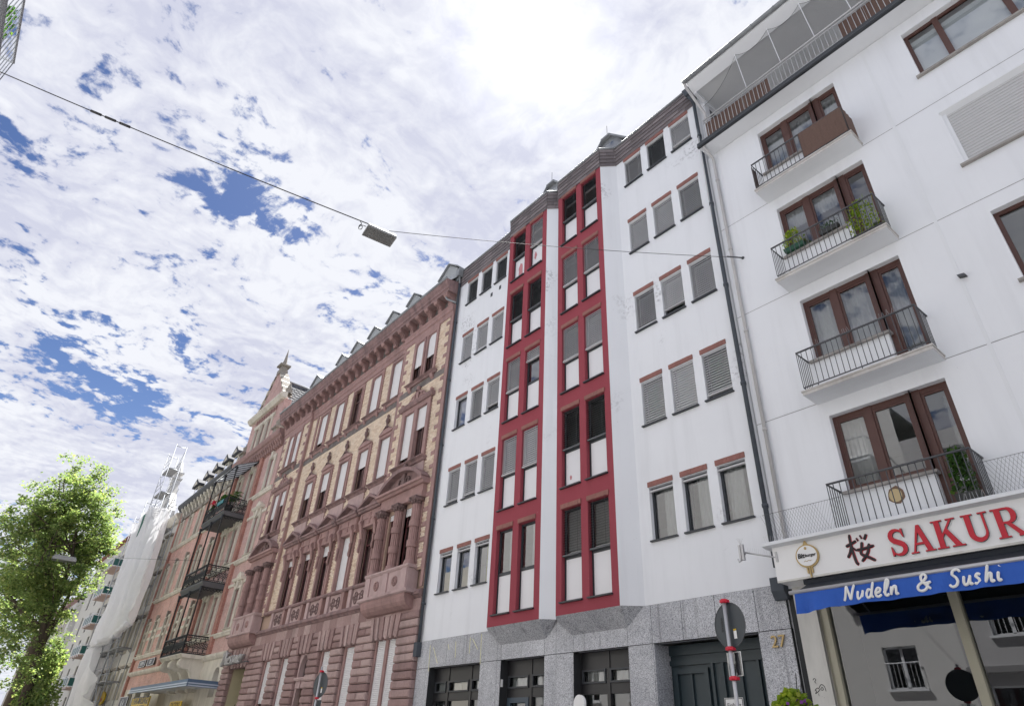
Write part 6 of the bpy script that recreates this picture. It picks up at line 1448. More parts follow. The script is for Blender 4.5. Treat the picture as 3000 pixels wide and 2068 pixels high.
def iron_balcony(zs, zf, zr, label, lower=False):
    t = thing('iron_balcony', label, 'balcony', ((BA + BBx) / 2, 11.3, zs), 'cast iron balconies stacked on the red house')
    s = MB(); s.prism([(12.0, zs), (BY + 0.1, zs), (BY - 0.02, zs + 0.16), (BY - 0.06, zf - 0.06), (BY - 0.06, zf), (12.0, zf)], BA - 0.05, BBx + 0.05, 'x'); s.build('floor', M('sheet_balcony_floor', (0.10, 0.10, 0.105), 0.7) if not lower else CREAM, t)
    f = MB(); w = BBx - BA; iron_panel(f, lambda u, v: (BA + u, BY, zf + v), w, zr - zf); f.build('front_panel', IRON, t)
    for x, nm in ((BBx, 0), (BA, 1)):
        f = MB(); iron_panel(f, lambda u, v: (x, BY + u, zf + v), 12 - BY, zr - zf); f.build('side_panel', IRON, t)
    f = MB(); f.tube([(BA, 12, zr), (BA, BY, zr), (BBx, BY, zr), (BBx, 12, zr)], 0.035, 6); f.tube([(BA, 12, zf + 0.02), (BA, BY, zf + 0.02), (BBx, BY, zf + 0.02), (BBx, 12, zf + 0.02)], 0.045, 6); f.build('handrail', IRON, t)
    if not lower:   # pierced apron of rings under the floor
        f = MB()
        for i in range(15): f.ring(BA + 0.2 + i * (w - 0.4) / 14, BY + 0.06, zs - 0.1, 0.085, 0.022, 10, 4)
        for i in range(6):
            y = BY + 0.2 + i * 0.2; pts = [(BBx - 0.03, y + 0.08 * math.cos(2 * math.pi * k / 10), zs - 0.1 + 0.08 * math.sin(2 * math.pi * k / 10)) for k in range(10)]; f.tube(pts, 0.022, 4, False, 1, 0, True)
        f.box(BA, BBx, BY + 0.03, BY + 0.09, zs - 0.03, zs + 0.03); f.box(BBx - 0.06, BBx, BY, 12, zs - 0.03, zs + 0.02)
        f.build('apron', IRON, t)
    return t
iron_balcony(13.75, 14.02, 14.95, 'uppermost black iron balcony of the red house, full of plants')
iron_balcony(9.4, 9.7, 10.68, 'middle black iron balcony of the red house with open scrollwork side')
iron_balcony(5.55, 5.75, 6.72, 'lowest black iron balcony of the red house on big stone brackets', True)
ip = thing('iron_posts', 'slim black iron posts joining the stacked balconies of the red house', 'posts', (-44.4, 10.64, 5.8))
for x in (BA, (BA + BBx) / 2, BBx):
    for z0, z1 in ((6.72, 9.4), (10.68, 13.75), (14.95, 17.0)):
        p = MB(); p.tube([(x, BY, z0 - 0.9), (x, BY, z1 - 0.3), (x, BY, z1)], [0.05, 0.045, 0.10], 8); p.lathe(x, BY, [(0.05, z1 - 0.35), (0.09, z1 - 0.3), (0.05, z1 - 0.25)], 8); p.build('post', IRON, ip)
# volute stone brackets under the lowest balcony
for x in (-42.5, -44.35, -46.2):
    p = MB(); p.prism([(12, 5.55), (BY + 0.15, 5.55), (BY + 0.02, 5.35), (BY + 0.08, 5.12), (BY + 0.25, 5.02), (BY + 0.6, 5.0), (11.4, 4.85), (11.62, 4.5), (11.66, 4.15), (11.6, 3.95), (12, 3.9)], x - 0.22, x + 0.22, 'x')
    p.tube([(x - 0.25, BY + 0.22, 5.26), (x + 0.25, BY + 0.22, 5.26)], 0.2, 14); p.tube([(x - 0.27, BY + 0.22, 5.26), (x + 0.27, BY + 0.22, 5.26)], 0.09, 10); p.tube([(x - 0.24, 11.66, 4.05), (x + 0.24, 11.66, 4.05)], 0.16, 10); p.build('bracket', CREAM, RB)
# glazed canopy over the top balcony
gc = thing('glass_canopy', 'sloping wired glass canopy on iron bars above the top iron balcony', 'canopy', (-44.4, 11.3, 17.0))
f = MB(); f.tube([(BA - 0.1, BY - 0.05, 17.05), (BBx + 0.1, BY - 0.05, 17.05)], 0.04, 6); f.tube([(BA - 0.1, 11.95, 17.75), (BBx + 0.1, 11.95, 17.75)], 0.04, 6)
for i in range(8): x = BA - 0.1 + (BBx - BA + 0.2) * i / 7; f.bar((x, BY - 0.05, 17.06), (x, 11.95, 17.76), 0.026)
f.build('bars', IRON, gc)
f = MB(); f.face([(BA - 0.1, BY - 0.1, 17.08), (BBx + 0.1, BY - 0.1, 17.08), (BBx + 0.1, 11.95, 17.78), (BA - 0.1, 11.95, 17.78)]); f.build('pane', cloth_mat('frosted_wired_glass', (0.62, 0.65, 0.66), 0.6, 0.12), gc)
# plants on the top balcony
t = thing('palm', 'arching green palm on the top iron balcony of the red house', 'plant', (-42.6, 11.0, 14.05)); fm = MB(); random.seed(44)
for k in range(9):
    a = random.uniform(0, 6.28); L = random.uniform(0.9, 1.5); pts = [Vector((-42.7 + math.cos(a) * L * s * 0.75, 11.0 + math.sin(a) * L * s * 0.4, 14.6 + 1.35 * s * L * (1 - 0.62 * s))) for s in [i / 9 for i in range(10)]]
    fm.tube(pts, 0.012, 4, False)
    for i in range(2, 10):
        tdir = (pts[i] - pts[i - 1]).normalized(); sd2 = tdir.cross(Vector((0, 0, 1))).normalized()
        for sg in (-1, 1): p = pts[i]; e = p + sd2 * sg * 0.28 + tdir * 0.16 - Vector((0, 0, 0.12)); fm.face([tuple(p), tuple(p + tdir * 0.07), tuple(e)])
fm.build('fronds', LEAFD, t); MB().lathe(-42.7, 11.0, [(0.2, 14.05), (0.24, 14.6)], 10).build('pot', TERRAPOT, t)
planter('orange flower box hung at the right end of the top iron balcony', -43.6, 10.75, 14.75, 1.3, 0.35, LEAFD, 260, 51, 0.12, 0.25, M('teal_box', (0.01, 0.20, 0.22), 0.5), 0.3)
t = thing('flower_pot', 'red geranium in a pot at the middle of the top iron balcony', 'plant', (-44.9, 10.6, 14.85)); leafy('petals', PETALR, t, -44.9, 10.55, 14.95, 0.4, 0.3, 0.3, 60, 0.11, 52); leafy('foliage', LEAFD, t, -44.9, 10.6, 14.6, 0.4, 0.3, 0.35, 70, 0.1, 53); MB().lathe(-44.9, 10.58, [(0.1, 14.5), (0.14, 14.75)], 8).build('pot', TERRAPOT, t)
# flat canopy over the shop
sc_ = thing('shop_canopy', 'flat blue grey shop canopy with pale edge strips on the red house', 'canopy', (-45, 11, 4.1))
CY = 10.35
f = MB(); f.box(-50.2, -38.2, CY, 12.0, 4.05, 4.14); f.build('roof', M('pale_soffit', (0.55, 0.56, 0.58), 0.7), sc_)
f = MB(); f.box(-50.25, -38.15, CY - 0.05, CY, 3.92, 4.26); f.box(-38.2, -38.15, CY, 12, 3.92, 4.26); f.build('fascia', BLUEC, sc_)
f = MB()
for z in (3.97, 4.08): f.box(-50.26, -38.14, CY - 0.09, CY - 0.05, z - 0.03, z + 0.03); f.box(-38.15, -38.11, CY, 12, z - 0.03, z + 0.03)
f.build('edge_strip', LBLUEC, sc_)
# small signs
def flat_sign(label, x0, x1, z0, z1, y, mat, lines=(), tm=SIGNBLK, border=None, cat='sign'):
    t = thing('hanging_sign', label, cat, ((x0 + x1) / 2, y, z0)); MB().box(x0, x1, y, y + 0.06, z0, z1).build('panel', mat, t)
    if border: 
        q = MB(); 
        for (a, b, c, d) in ((x0, x1, z0, z0 + 0.03), (x0, x1, z1 - 0.03, z1), (x0, x0 + 0.05, z0, z1), (x1 - 0.05, x1, z0, z1)): q.box(a - 0.01, b + 0.01, y - 0.012, y, c, d)
        q.build('border', border, t)
    for i, (s, size, zz) in enumerate(lines):
        me = text_mesh(s, size, tm, 0.004, 0.15, 0.004); o_ = inst('lettering', me, t, ((x0 + x1) / 2, y - 0.008, zz))
    return t
flat_sign('yellow shop sign reading THAI-MASSAGE KOSMETIK hanging under the canopy edge', -52.6, -48.2, 2.6, 3.82, 11.1, YSIGN, (('THAI-MASSAGE', 0.58, 3.42), ('KOSMETIK', 0.58, 2.95)), SIGNBLK, SIGNBLK)
flat_sign('second yellow sign half hidden under the shop canopy', -44.5, -42.3, 2.3, 3.45, 11.4, YSIGN, (('TATTOO', 0.42, 3.1), ('STUDIO', 0.42, 2.65)), M('brown_lettering', (0.16, 0.10, 0.02), 0.6))
t = flat_sign('black square sign with a white crossed K emblem left of the canopy', -57.4, -55.0, 2.7, 4.0, 11.3, SIGNBLK, (), SIGNW, SIGNW); q = MB(); strokes(q, [[(0.3, 0.0), (0.3, 1.0)], [(0.7, 0.0), (0.7, 1.0)], [(0.0, 0.9), (0.3, 0.5), (0.0, 0.1)], [(1.0, 0.9), (0.7, 0.5), (1.0, 0.1)], [(0.3, 0.5), (0.7, 0.5)], [(0.1, 0.0), (0.9, 0.0)]], -56.75, 11.285, 2.9, 0.95, 0.05, 0.2, 0, 5, 2); q.build('emblem', SIGNW, t)
flat_sign('left of two small black name boards on the red house wall', -57.8, -55.9, 5.95, 6.42, 11.86, SIGNBLK, (('SHISHA', 0.34, 6.08),), SIGNW, SIGNW)
flat_sign('right of two small black name boards on the red house wall', -55.4, -53.5, 5.95, 6.42, 11.86, SIGNBLK, (('SKY', 0.34, 6.08),), SIGNW, SIGNW)

# ------------------------------------------------------------------ pale house behind the scaffold
PH = thing('town_house', 'pale stone house behind scaffolding with a white finial on its gable', 'building', (-70, 12, 0))
PE, PW = -60.4, -80.5
PF = [(4.0, 5.9), (7.4, 9.6), (10.9, 13.1), (14.2, 16.3)]; PX_ = [-62.3, -65.2, -68.2, -71.4, -74.4, -77.6]
m = MB(); m.wall(PW, PE, 0.1, 18.0, 12.0, [(c - 0.5, c + 0.5, a, b) for c in PX_ for a, b in PF], 0.3); m.build('wall', PALE, PH)
interior(PH, PW + 0.1, PE - 0.1, 12.5, 15, [3.6, 6.8, 10.3, 13.7, 17.9])
for c in PX_:
    for a, b in PF: win_fill(PH, c, a, b, 1.0, 12.2, 0, FR2); surround(c, a, b, 0.5, 0.2, 11.86, 12.02, 'surround', CREAM, True, PH); MB().prism([(12, b + 0.3), (11.75, b + 0.3), (11.68, b + 0.45), (12, b + 0.5)], c - 0.9, c + 0.9, 'x').build('hood', CREAMD, PH)
for z in (6.4, 10.2, 13.7): molding('string_course', [(12, z - 0.15), (11.85, z - 0.1), (11.78, z + 0.05), (12, z + 0.15)], PW, PE, CREAM, PH)
molding('cornice', [(12.2, 17.6), (11.8, 17.6), (11.6, 17.9), (11.45, 18.1), (11.45, 18.25), (12.2, 18.4)], PW, PE, CREAM, PH)
mb = MB(); mb.face([(PW, 11.6, 18.3), (PE, 11.6, 18.3), (PE, 16, 23.5), (PW, 16, 23.5)]); mb.build('roof', DSLATE, PH)
ggc = -70.2; g_ = MB(); g_.prism([(ggc - 4, 18.0), (ggc + 4, 18.0), (ggc + 3.2, 20.2), (ggc + 1.2, 22.4), (ggc + 0.5, 23.6), (ggc - 0.5, 23.6), (ggc - 1.2, 22.4), (ggc - 3.2, 20.2)], 11.9, 12.5, 'y'); g_ = g_.build('gable', PALE, PH)
f = MB(); f.box(ggc - 0.4, ggc + 0.4, 11.8, 12.6, 23.6, 24.1); f.box(ggc - 0.55, ggc + 0.55, 11.7, 12.7, 24.1, 24.25); f.box(ggc - 0.3, ggc + 0.3, 11.9, 12.5, 24.25, 24.7); f.box(ggc - 0.6, ggc + 0.6, 11.7, 12.7, 24.7, 24.85); f.lathe(ggc, 12.2, [(0.42, 24.85), (0.34, 25.2), (0.16, 25.9), (0.0, 26.2)], 4); f.build('finial', M('white_stone', (0.66, 0.65, 0.63), 0.8), g_)
# ------------------------------------------------------------------ scaffold
SC = thing('scaffold', 'tall steel tube scaffold with decks in front of the pale house', 'scaffold', (-66, 11.1, 0))
fx = [-60.8, -63.8, -66.8, -69.4, -72.2, -75.2]; hi = [19.0, 20.5, 26.6, 26.3, 22.0, 21.0]; ya, yb = 10.62, 11.6
lev = [0.3, 2.75, 5.1, 7.45, 9.8, 12.15, 14.5, 16.85, 19.2, 21.6, 24.0]
for x, H in zip(fx, hi):
    f = MB(); f.tube([(x, ya, 0), (x, ya, H)], 0.036, 6); f.tube([(x, yb, 0), (x, yb, H - 0.1)], 0.036, 6)
    for z in lev:
        if z < H - 0.8: f.tube([(x, ya, z), (x, yb, z)], 0.032, 6); f.bar((x, ya, z - 0.3), (x, ya + 0.3, z), 0.02); f.bar((x, yb, z - 0.3), (x, yb - 0.3, z), 0.02)
    f.tube([(x, ya, H - 0.25), (x, yb, H - 0.25)], 0.03, 6); f.build('frame', STEEL, SC)
for i in range(len(fx) - 1):
    f = MB(); H = min(hi[i], hi[i + 1])
    for k, z in enumerate(lev):
        if z + 1.0 > H: break
        a, b = fx[i], fx[i + 1]
        for dz in (0.55, 1.05): f.bar((a, ya, z + dz), (b, ya, z + dz), 0.024)
        if i in (0, 2, 3): f.bar((a, ya, z), (b, ya, z + 2.2), 0.022)
        if z > 18: f.bar((a, yb, z + 1), (b, yb, z + 1), 0.024); f.bar((a, yb, z + 2.2), (b, yb, z), 0.022)
    f.build('guard_rail', STEEL, SC)
    for k, z in enumerate(lev[1:]):
        if z + 1.0 > H: break
        MB().box(fx[i + 1] + 0.02, fx[i] - 0.02, ya + 0.04, yb - 0.04, z + 0.03, z + 0.09).build('deck', DECK, SC)
f = MB()
for z in (17.6, 18.4): f.bar((-58.6, 10.9, z), (-71, 10.55, z + 0.8), 0.03)
f.build('ledger', STEEL, SC)
# ------------------------------------------------------------------ white sheet hung over the scaffold
TS = thing('scaffold_sheet', 'big torn white scaffold sheet hanging in folds over the scaffolding', 'sheet', (-66, 10.4, 3))
def lerp(tab, z):
    for (z0, v0), (z1, v1) in zip(tab[:-1], tab[1:]):
        if z0 <= z <= z1: return v0 + (v1 - v0) * (z - z0) / (z1 - z0)
    return tab[-1][1] if z > tab[-1][0] else tab[0][1]
Rt = [(1.5, -63.5), (3.4, -62.2), (4.7, -64.6), (6.5, -66.3), (8.0, -66.4), (8.21, -60.3), (9.0, -58.3), (10.8, -56.9), (13.5, -57.6), (16.3, -57.6), (18.1, -59.2), (19.9, -66.0)]
Lt = [(1.5, -69.0), (3.6, -70.2), (7.4, -71.3), (9.8, -70.2), (13.0, -70.8), (18.2, -72.4), (19.9, -73.2)]
sh = MB(); nz, nx = 90, 80
def spt(i, j):
    z = 1.5 + (19.9 - 1.5) * j / nz; a, b = lerp(Lt, z), lerp(Rt, z); t = i / nx; x = a + (b - a) * t
    fold = 0.34 * math.sin(x * 2.1 + 0.35 * math.sin(z * 0.4)) + 0.15 * math.sin(x * 5.3 + z * 0.45) + 0.03 * math.sin(z * 2.2 + x * 1.5)
    y = 10.42 + fold * (0.5 + 0.5 * min(1, (20 - z) / 6)) - 0.2 * max(0, 1 - abs(z - 6) / 5)
    return (x + 0.1 * math.sin(z * 1.7 + t * 5), y, z + 0.25 * math.sin(x * 0.8) * (1 if j == nz else 0) + 0.12 * math.sin(x * 3) * (j / nz) ** 6)
vi = {}
for j in range(nz + 1):
    for i in range(nx + 1): vi[i, j] = len(sh.v); sh.v.append(spt(i, j))
for j in range(nz):
    for i in range(nx): sh.f.append((vi[i, j], vi[i + 1, j], vi[i + 1, j + 1], vi[i, j + 1])); sh.sm.append(True); sh.mi.append(0)
sh.build('sheet', SHEET, TS)
# end strip turning round the far side of the scaffold
e = MB(); n = 40
for j in range(n):
    z0, z1 = 1.5 + 18.4 * j / n, 1.5 + 18.4 * (j + 1) / n
    for k in range(6):
        y0, y1 = 10.42 + 1.4 * k / 6, 10.42 + 1.4 * (k + 1) / 6
        q = lambda y, z: (lerp(Lt, z) - 0.15 * math.sin(y * 7 + z * 0.3), y, z)
        e.face([q(y0, z0), q(y1, z0), q(y1, z1), q(y0, z1)], True)
e.build('return_strip', SHEET, TS)
# bunched knot hanging off the lower corner
kn = MB(); random.seed(8); pts = smooth_line([(-58.6, 10.3, 8.9), (-59.5, 10.1, 8.5), (-60.6, 10.2, 8.3), (-61.5, 10.3, 8.6)], 5); kn.tube(pts, [0.12 + 0.16 * random.random() for _ in pts], 9); kn.build('gathered_hem', SHEET, TS)
gn = MB(); gn.prism([(-69.6, 19.8), (-67.3, 19.6), (-68.0, 18.2), (-69.0, 17.6)], 10.36, 10.40, 'y'); o_ = gn.build('green_net', GREENNET, None, None, (-68.5, 10.4, 17.6)); tag(o_, 'small green safety net at the top of the scaffold', 'net')

# round yellow shop sign behind the scaffold
t = thing('round_sign', 'round yellow shop sign behind the lower scaffold poles', 'sign', (-64.5, 11.7, 3.4)); MB().disc(-66.6, 11.7, 4.2, 1.2, 0.5, 24, 0.1).build('disc', YSIGN, t); inst('lettering', text_mesh('LOTTO', 0.34, SIGNRED, 0.004, 0.1, 0.005), t, (-66.6, 11.69, 3.95))

# ------------------------------------------------------------------ modern block with teal balconies
GB = thing('apartment_building', 'cream apartment block with teal balcony panels seen between tree and scaffold', 'building', (-94, 12, 0))
m = MB(); ghl = [(x - 0.6, x + 0.6, z + 0.1, z + 2.3) for x in (-86.5, -91, -96, -101) for z in (2.7, 5.75, 8.8, 11.85, 14.9, 17.9)]; m.wall(-106, -82, 0.1, 21.5, 12.6, ghl, 0.2); m.face([(-82, 12.6, 0), (-82, 20, 0), (-82, 20, 21.5), (-82, 12.6, 21.5)]); m.build('wall', M('cream_render', (0.58, 0.56, 0.50), 0.9, 0.08), GB)
interior(GB, -105.8, -82.2, 12.9, 15, [2.6, 5.65, 8.7, 11.75, 14.8, 17.8, 21])
for a, b, c, d in ghl: w = inst('window', frame_mesh(b - a, d - c, ANTHRA, 0.08), GB, ((a + b) / 2, 12.7, c)); inst('pane', pane_mesh(b - a - 0.1, d - c - 0.1, GLASSD), w, ((a + b) / 2, 12.74, c + 0.05))
for z in (2.55, 5.6, 8.65, 11.7, 14.75, 17.8):
    for x0 in (-90.4,):
        b_ = MB(); b_.box(x0, x0 + 4.6, 11.5, 12.6, z, z + 0.12); b_ = b_.build('balcony', M('clay_soffit', (0.42, 0.30, 0.25), 0.8) if 'gbs' not in CACHE else CACHE['gbs'], GB); CACHE['gbs'] = bpy.data.materials['clay_soffit']
        for k in range(4): MB().box(x0 + 0.06 + k * 1.13, x0 + 1.1 + k * 1.13, 11.53, 11.56, z + 0.22, z + 0.98).build('panel', TEAL, b_)
        MB().box(x0 + 4.55, x0 + 4.58, 11.6, 12.6, z + 0.22, z + 0.98).build('panel', TEAL, b_)
        r = MB()
        for k in range(5): r.bar((x0 + 0.03 + k * 1.135, 11.5, z - 0.1), (x0 + 0.03 + k * 1.135, 11.5, z + 1.15), 0.032)
        for zz in (0.2, 1.0, 1.15): r.bar((x0, 11.5, z + zz), (x0 + 4.6, 11.5, z + zz), 0.03); r.bar((x0 + 4.6, 11.5, z + zz), (x0 + 4.6, 12.6, z + zz), 0.03)
        r.build('railing', SOFFW, b_)
MB().prism([(12.2, 21.5), (12.2, 21.7), (18, 24.5), (18, 21.5)], -106, -82, 'x').build('roof', TILE, GB)
# far house beyond the trees
FH_ = thing('town_house', 'pale house with iron balcony far off behind the left tree trunk', 'building', (-135, 12, 0))
m = MB(); fh = [(x - 0.6, x + 0.6, z, z + 2.2) for x in range(-150, -108, 4) for z in (1.2, 5, 9, 13)]; m.wall(-152, -107, 0.1, 17, 12, fh, 0.3); m.face([(-107, 12, 0), (-107, 20, 0), (-107, 20, 17), (-107, 12, 17)]); m.build('wall', PALE, FH_)
interior(FH_, -151.8, -107.2, 12.4, 15, [4.5, 8.5, 12.5, 17])
for a, b, c, d in fh: surround((a + b) / 2, c, d, 0.6, 0.25, 11.85, 12.02, 'surround', CREAM, True, FH_); inst('window', pane_mesh(1.2, 2.2, GLASSD), FH_, ((a + b) / 2, 12.2, c))
molding('cornice', [(12.2, 16.6), (11.6, 16.8), (11.4, 17.1), (12.2, 17.3)], -152, -107, SAND, FH_); MB().prism([(11.6, 17.2), (16, 21), (16, 17.2)], -152, -107, 'x').build('roof', DSLATE, FH_)
for z in (5.0, 9.0):
    b_ = MB(); b_.box(-118, -113, 10.9, 12, z - 0.2, z); b_ = b_.build('balcony', IRON, FH_); r = MB()
    for k in range(24): r.bar((-118 + k * 0.217, 10.92, z), (-118 + k * 0.217, 10.92, z + 1), 0.02)
    for k in range(6): r.bar((-113, 10.92 + k * 0.2, z), (-113, 10.92 + k * 0.2, z + 1), 0.02)
    r.bar((-118, 10.92, z + 1), (-113, 10.92, z + 1), 0.04); r.bar((-113, 10.92, z + 1), (-113, 12, z + 1), 0.04); r.build('railing', IRON, b_)

# ------------------------------------------------------------------ trees
def tree(label, base, H, lean, crown_c, crown_r, nleaf, seed, trunk_r=0.26, fork=0.34, lsize=0.17):
    random.seed(seed); t = thing('street_tree', label, 'tree', base); B = Vector(base); br = MB(); tips = []
    def grow(p, d, L, r, lvl):
        n = 5; pts = [p]; q = p; dd = d.normalized()
        for i in range(n):
            dd = (dd + Vector((random.uniform(-1, 1), random.uniform(-1, 1), random.uniform(-0.5, 0.9))) * (0.10 + 0.05 * lvl)).normalized(); q = q + dd * L / n; pts.append(q)
        rr = [r * (1 - 0.5 * i / n) for i in range(n + 1)]; (lvl < 3 or ((q.x - crown_c.x) / crown_r.x) ** 2 + ((q.y - crown_c.y) / crown_r.y) ** 2 + ((q.z - crown_c.z) / crown_r.z) ** 2 < 1.0) and br.tube(pts, rr, 8 if lvl < 2 else 5, False)
        if lvl >= 2: tips.extend(pts[2:])
        if lvl < 4:
            for k in range(4 if lvl < 2 else 3):
                s = random.randint(2, n); ax = Vector((random.uniform(-1, 1), random.uniform(-1, 1), random.uniform(0.0, 0.9)))
                tgt = (crown_c + Vector((random.uniform(-1, 1) * crown_r.x, random.uniform(-1, 1) * crown_r.y, random.uniform(-1, 1) * crown_r.z))) - pts[s]
                grow(pts[s], (dd * 0.5 + ax.normalized() * 0.5 + tgt.normalized() * 0.75), L * random.uniform(0.5, 0.72), rr[s] * 0.62, lvl + 1)
    top = B + Vector((lean[0], lean[1], H * fork))
    tp = smooth_line([B - Vector((0, 0, 0.1)), B + Vector((lean[0] * 0.3, lean[1] * 0.2, H * fork * 0.5)), top], 5); br.tube(tp, [trunk_r * (1.25 - 0.4 * i / (len(tp) - 1)) for i in range(len(tp))], 12, False)
    for k in range(5):
        tgt = crown_c + Vector((random.uniform(-0.8, 0.8) * crown_r.x, random.uniform(-0.9, 0.9) * crown_r.y, random.uniform(-0.3, 0.9) * crown_r.z)) - top
        grow(top - Vector((0, 0, random.uniform(0, 0.8))), tgt, tgt.length * 0.72, trunk_r * 0.55, 1)
    br.build('trunk', BARK, t)
    # leaf sprays around the twig tips, drooping and clumped
    lv = MB(); ins = [p for p in tips if ((p.x - crown_c.x) / crown_r.x) ** 2 + ((p.y - crown_c.y) / crown_r.y) ** 2 + ((p.z - crown_c.z) / crown_r.z) ** 2 < 1.25]
    random.shuffle(ins); clumps = ins[:420]
    for _ in range(260):   # fill the shell
        a, b = random.uniform(0, 6.28), math.acos(random.uniform(-1, 1)); f_ = random.uniform(0.55, 1.0) * (1 + 0.12 * math.sin(3 * a + seed))
        clumps.append(crown_c + Vector((math.cos(a) * math.sin(b) * crown_r.x * f_, math.sin(a) * math.sin(b) * crown_r.y * f_, math.cos(b) * crown_r.z * f_)))
    per = nleaf // len(clumps)
    for c in clumps:
        R_ = random.uniform(0.28, 0.62)
        for i in range(per):
            p = c + Vector((random.gauss(0, 0.5) * R_, random.gauss(0, 0.5) * R_, random.gauss(0, 0.26) * R_))
            ax = Vector((random.uniform(-1, 1), random.uniform(-1, 1), random.uniform(-0.9, 0.25))).normalized(); s = lsize * random.uniform(0.6, 1.25); sd_ = ax.cross(Vector((random.uniform(-.4, .4), random.uniform(-.4, .4), 1))).normalized() * s * 0.42
            lv.face([tuple(p), tuple(p + ax * s * 0.45 + sd_), tuple(p + ax * s), tuple(p + ax * s * 0.45 - sd_)])
    lv.build('crown', LEAF, t); return t
tree('big light green street tree with dark forked trunk at the left', (-46, 4.55, 0), 16.5, (0.2, -0.25, 0), Vector((-46, 3.0, 9.5)), Vector((3.6, 2.9, 6.5)), 52000, 12, 0.24, 0.34, 0.155)
tree('second tree with thicker straight trunk behind the big one at the left edge', (-54, 4.7, 0), 15, (0.2, 0.0, 0), Vector((-56, 2.4, 10.0)), Vector((3.5, 2.6, 5.0)), 16000, 23, 0.36, 0.5, 0.2)
t = thing('shrub', 'dark green bush of low shoots round the foot of the big tree', 'shrub', (-46, 4.9, 0)); random.seed(77)
sh_ = MB()
for i in range(6500):
    a, b = random.uniform(0, 6.28), math.acos(random.uniform(-1, 1)); f_ = random.random() ** 0.4
    p = Vector((-46, 5.05, 3.6)) + Vector((math.cos(a) * math.sin(b) * 1.3, math.sin(a) * math.sin(b) * (0.75 + 0.4 * math.sin(5 * math.cos(b) + 2 * a)), math.cos(b) * 2.5)) * f_
    ax = Vector((random.uniform(-1, 1), random.uniform(-1, 1), random.uniform(-0.8, 0.4))).normalized(); s = 0.16 * random.uniform(0.6, 1.2); sd_ = ax.orthogonal().normalized() * s * 0.42
    sh_.face([tuple(p), tuple(p + ax * s * 0.45 + sd_), tuple(p + ax * s), tuple(p + ax * s * 0.45 - sd_)])
sh_.build('foliage', LEAF, t); q = MB()
for k in range(7): q.tube([(-46, 4.7, 0.2), (-46 + random.uniform(-.6, .6), 4.7 + random.uniform(-.6, .6), 3.5)], [0.05, 0.015], 5, False)
q.build('stem', BARK, t)

# ------------------------------------------------------------------ street lamps slung on cables across the street
def cable_pts(a, b, sag, n=14):
    a, b = Vector(a), Vector(b); return [a.lerp(b, i / n) - Vector((0, 0, sag * 4 * (i / n) * (1 - i / n))) for i in range(n + 1)]
A_ = Vector((-5.88, 11.98, 12.59)); L_ = Vector((-9.97, 4.0, 11.25)); Bc = Vector((-14.1, -4.1, 13.86))
L_hang = L_ + Vector((0, 0, 0.0))
CB = thing('lamp_cable', 'long black cable carrying the near street lamp across the street', 'cable', tuple(A_))
q = MB(); q.tube(cable_pts(A_, L_, 0.10), 0.007, 5); q.build('thin_span', CABLE, CB)
q = MB(); q.tube(cable_pts(L_ + Vector((0.03, 0.05, 0.02)), Bc, 0.06), 0.012, 6); sp0 = cable_pts(L_ + Vector((0.03, 0.05, 0.02)), Bc, 0.06)
for k in (9, 9.5, 10): p = sp0[int(k)].lerp(sp0[min(14, int(k) + 1)], k % 1); d_ = (Bc - L_).normalized(); q.tube([p - d_ * 0.12, p + d_ * 0.12], 0.03, 6)
q.build('thick_span', CABLE, CB)
q = MB(); dA = (L_ - A_).normalized(); q.tube([A_, A_ + dA * 0.45], 0.02, 6); q.disc(A_.x, 11.975, A_.z, 0.04, 0.04, 10, 0.02); q.build('wall_anchor', RAIL, CB)
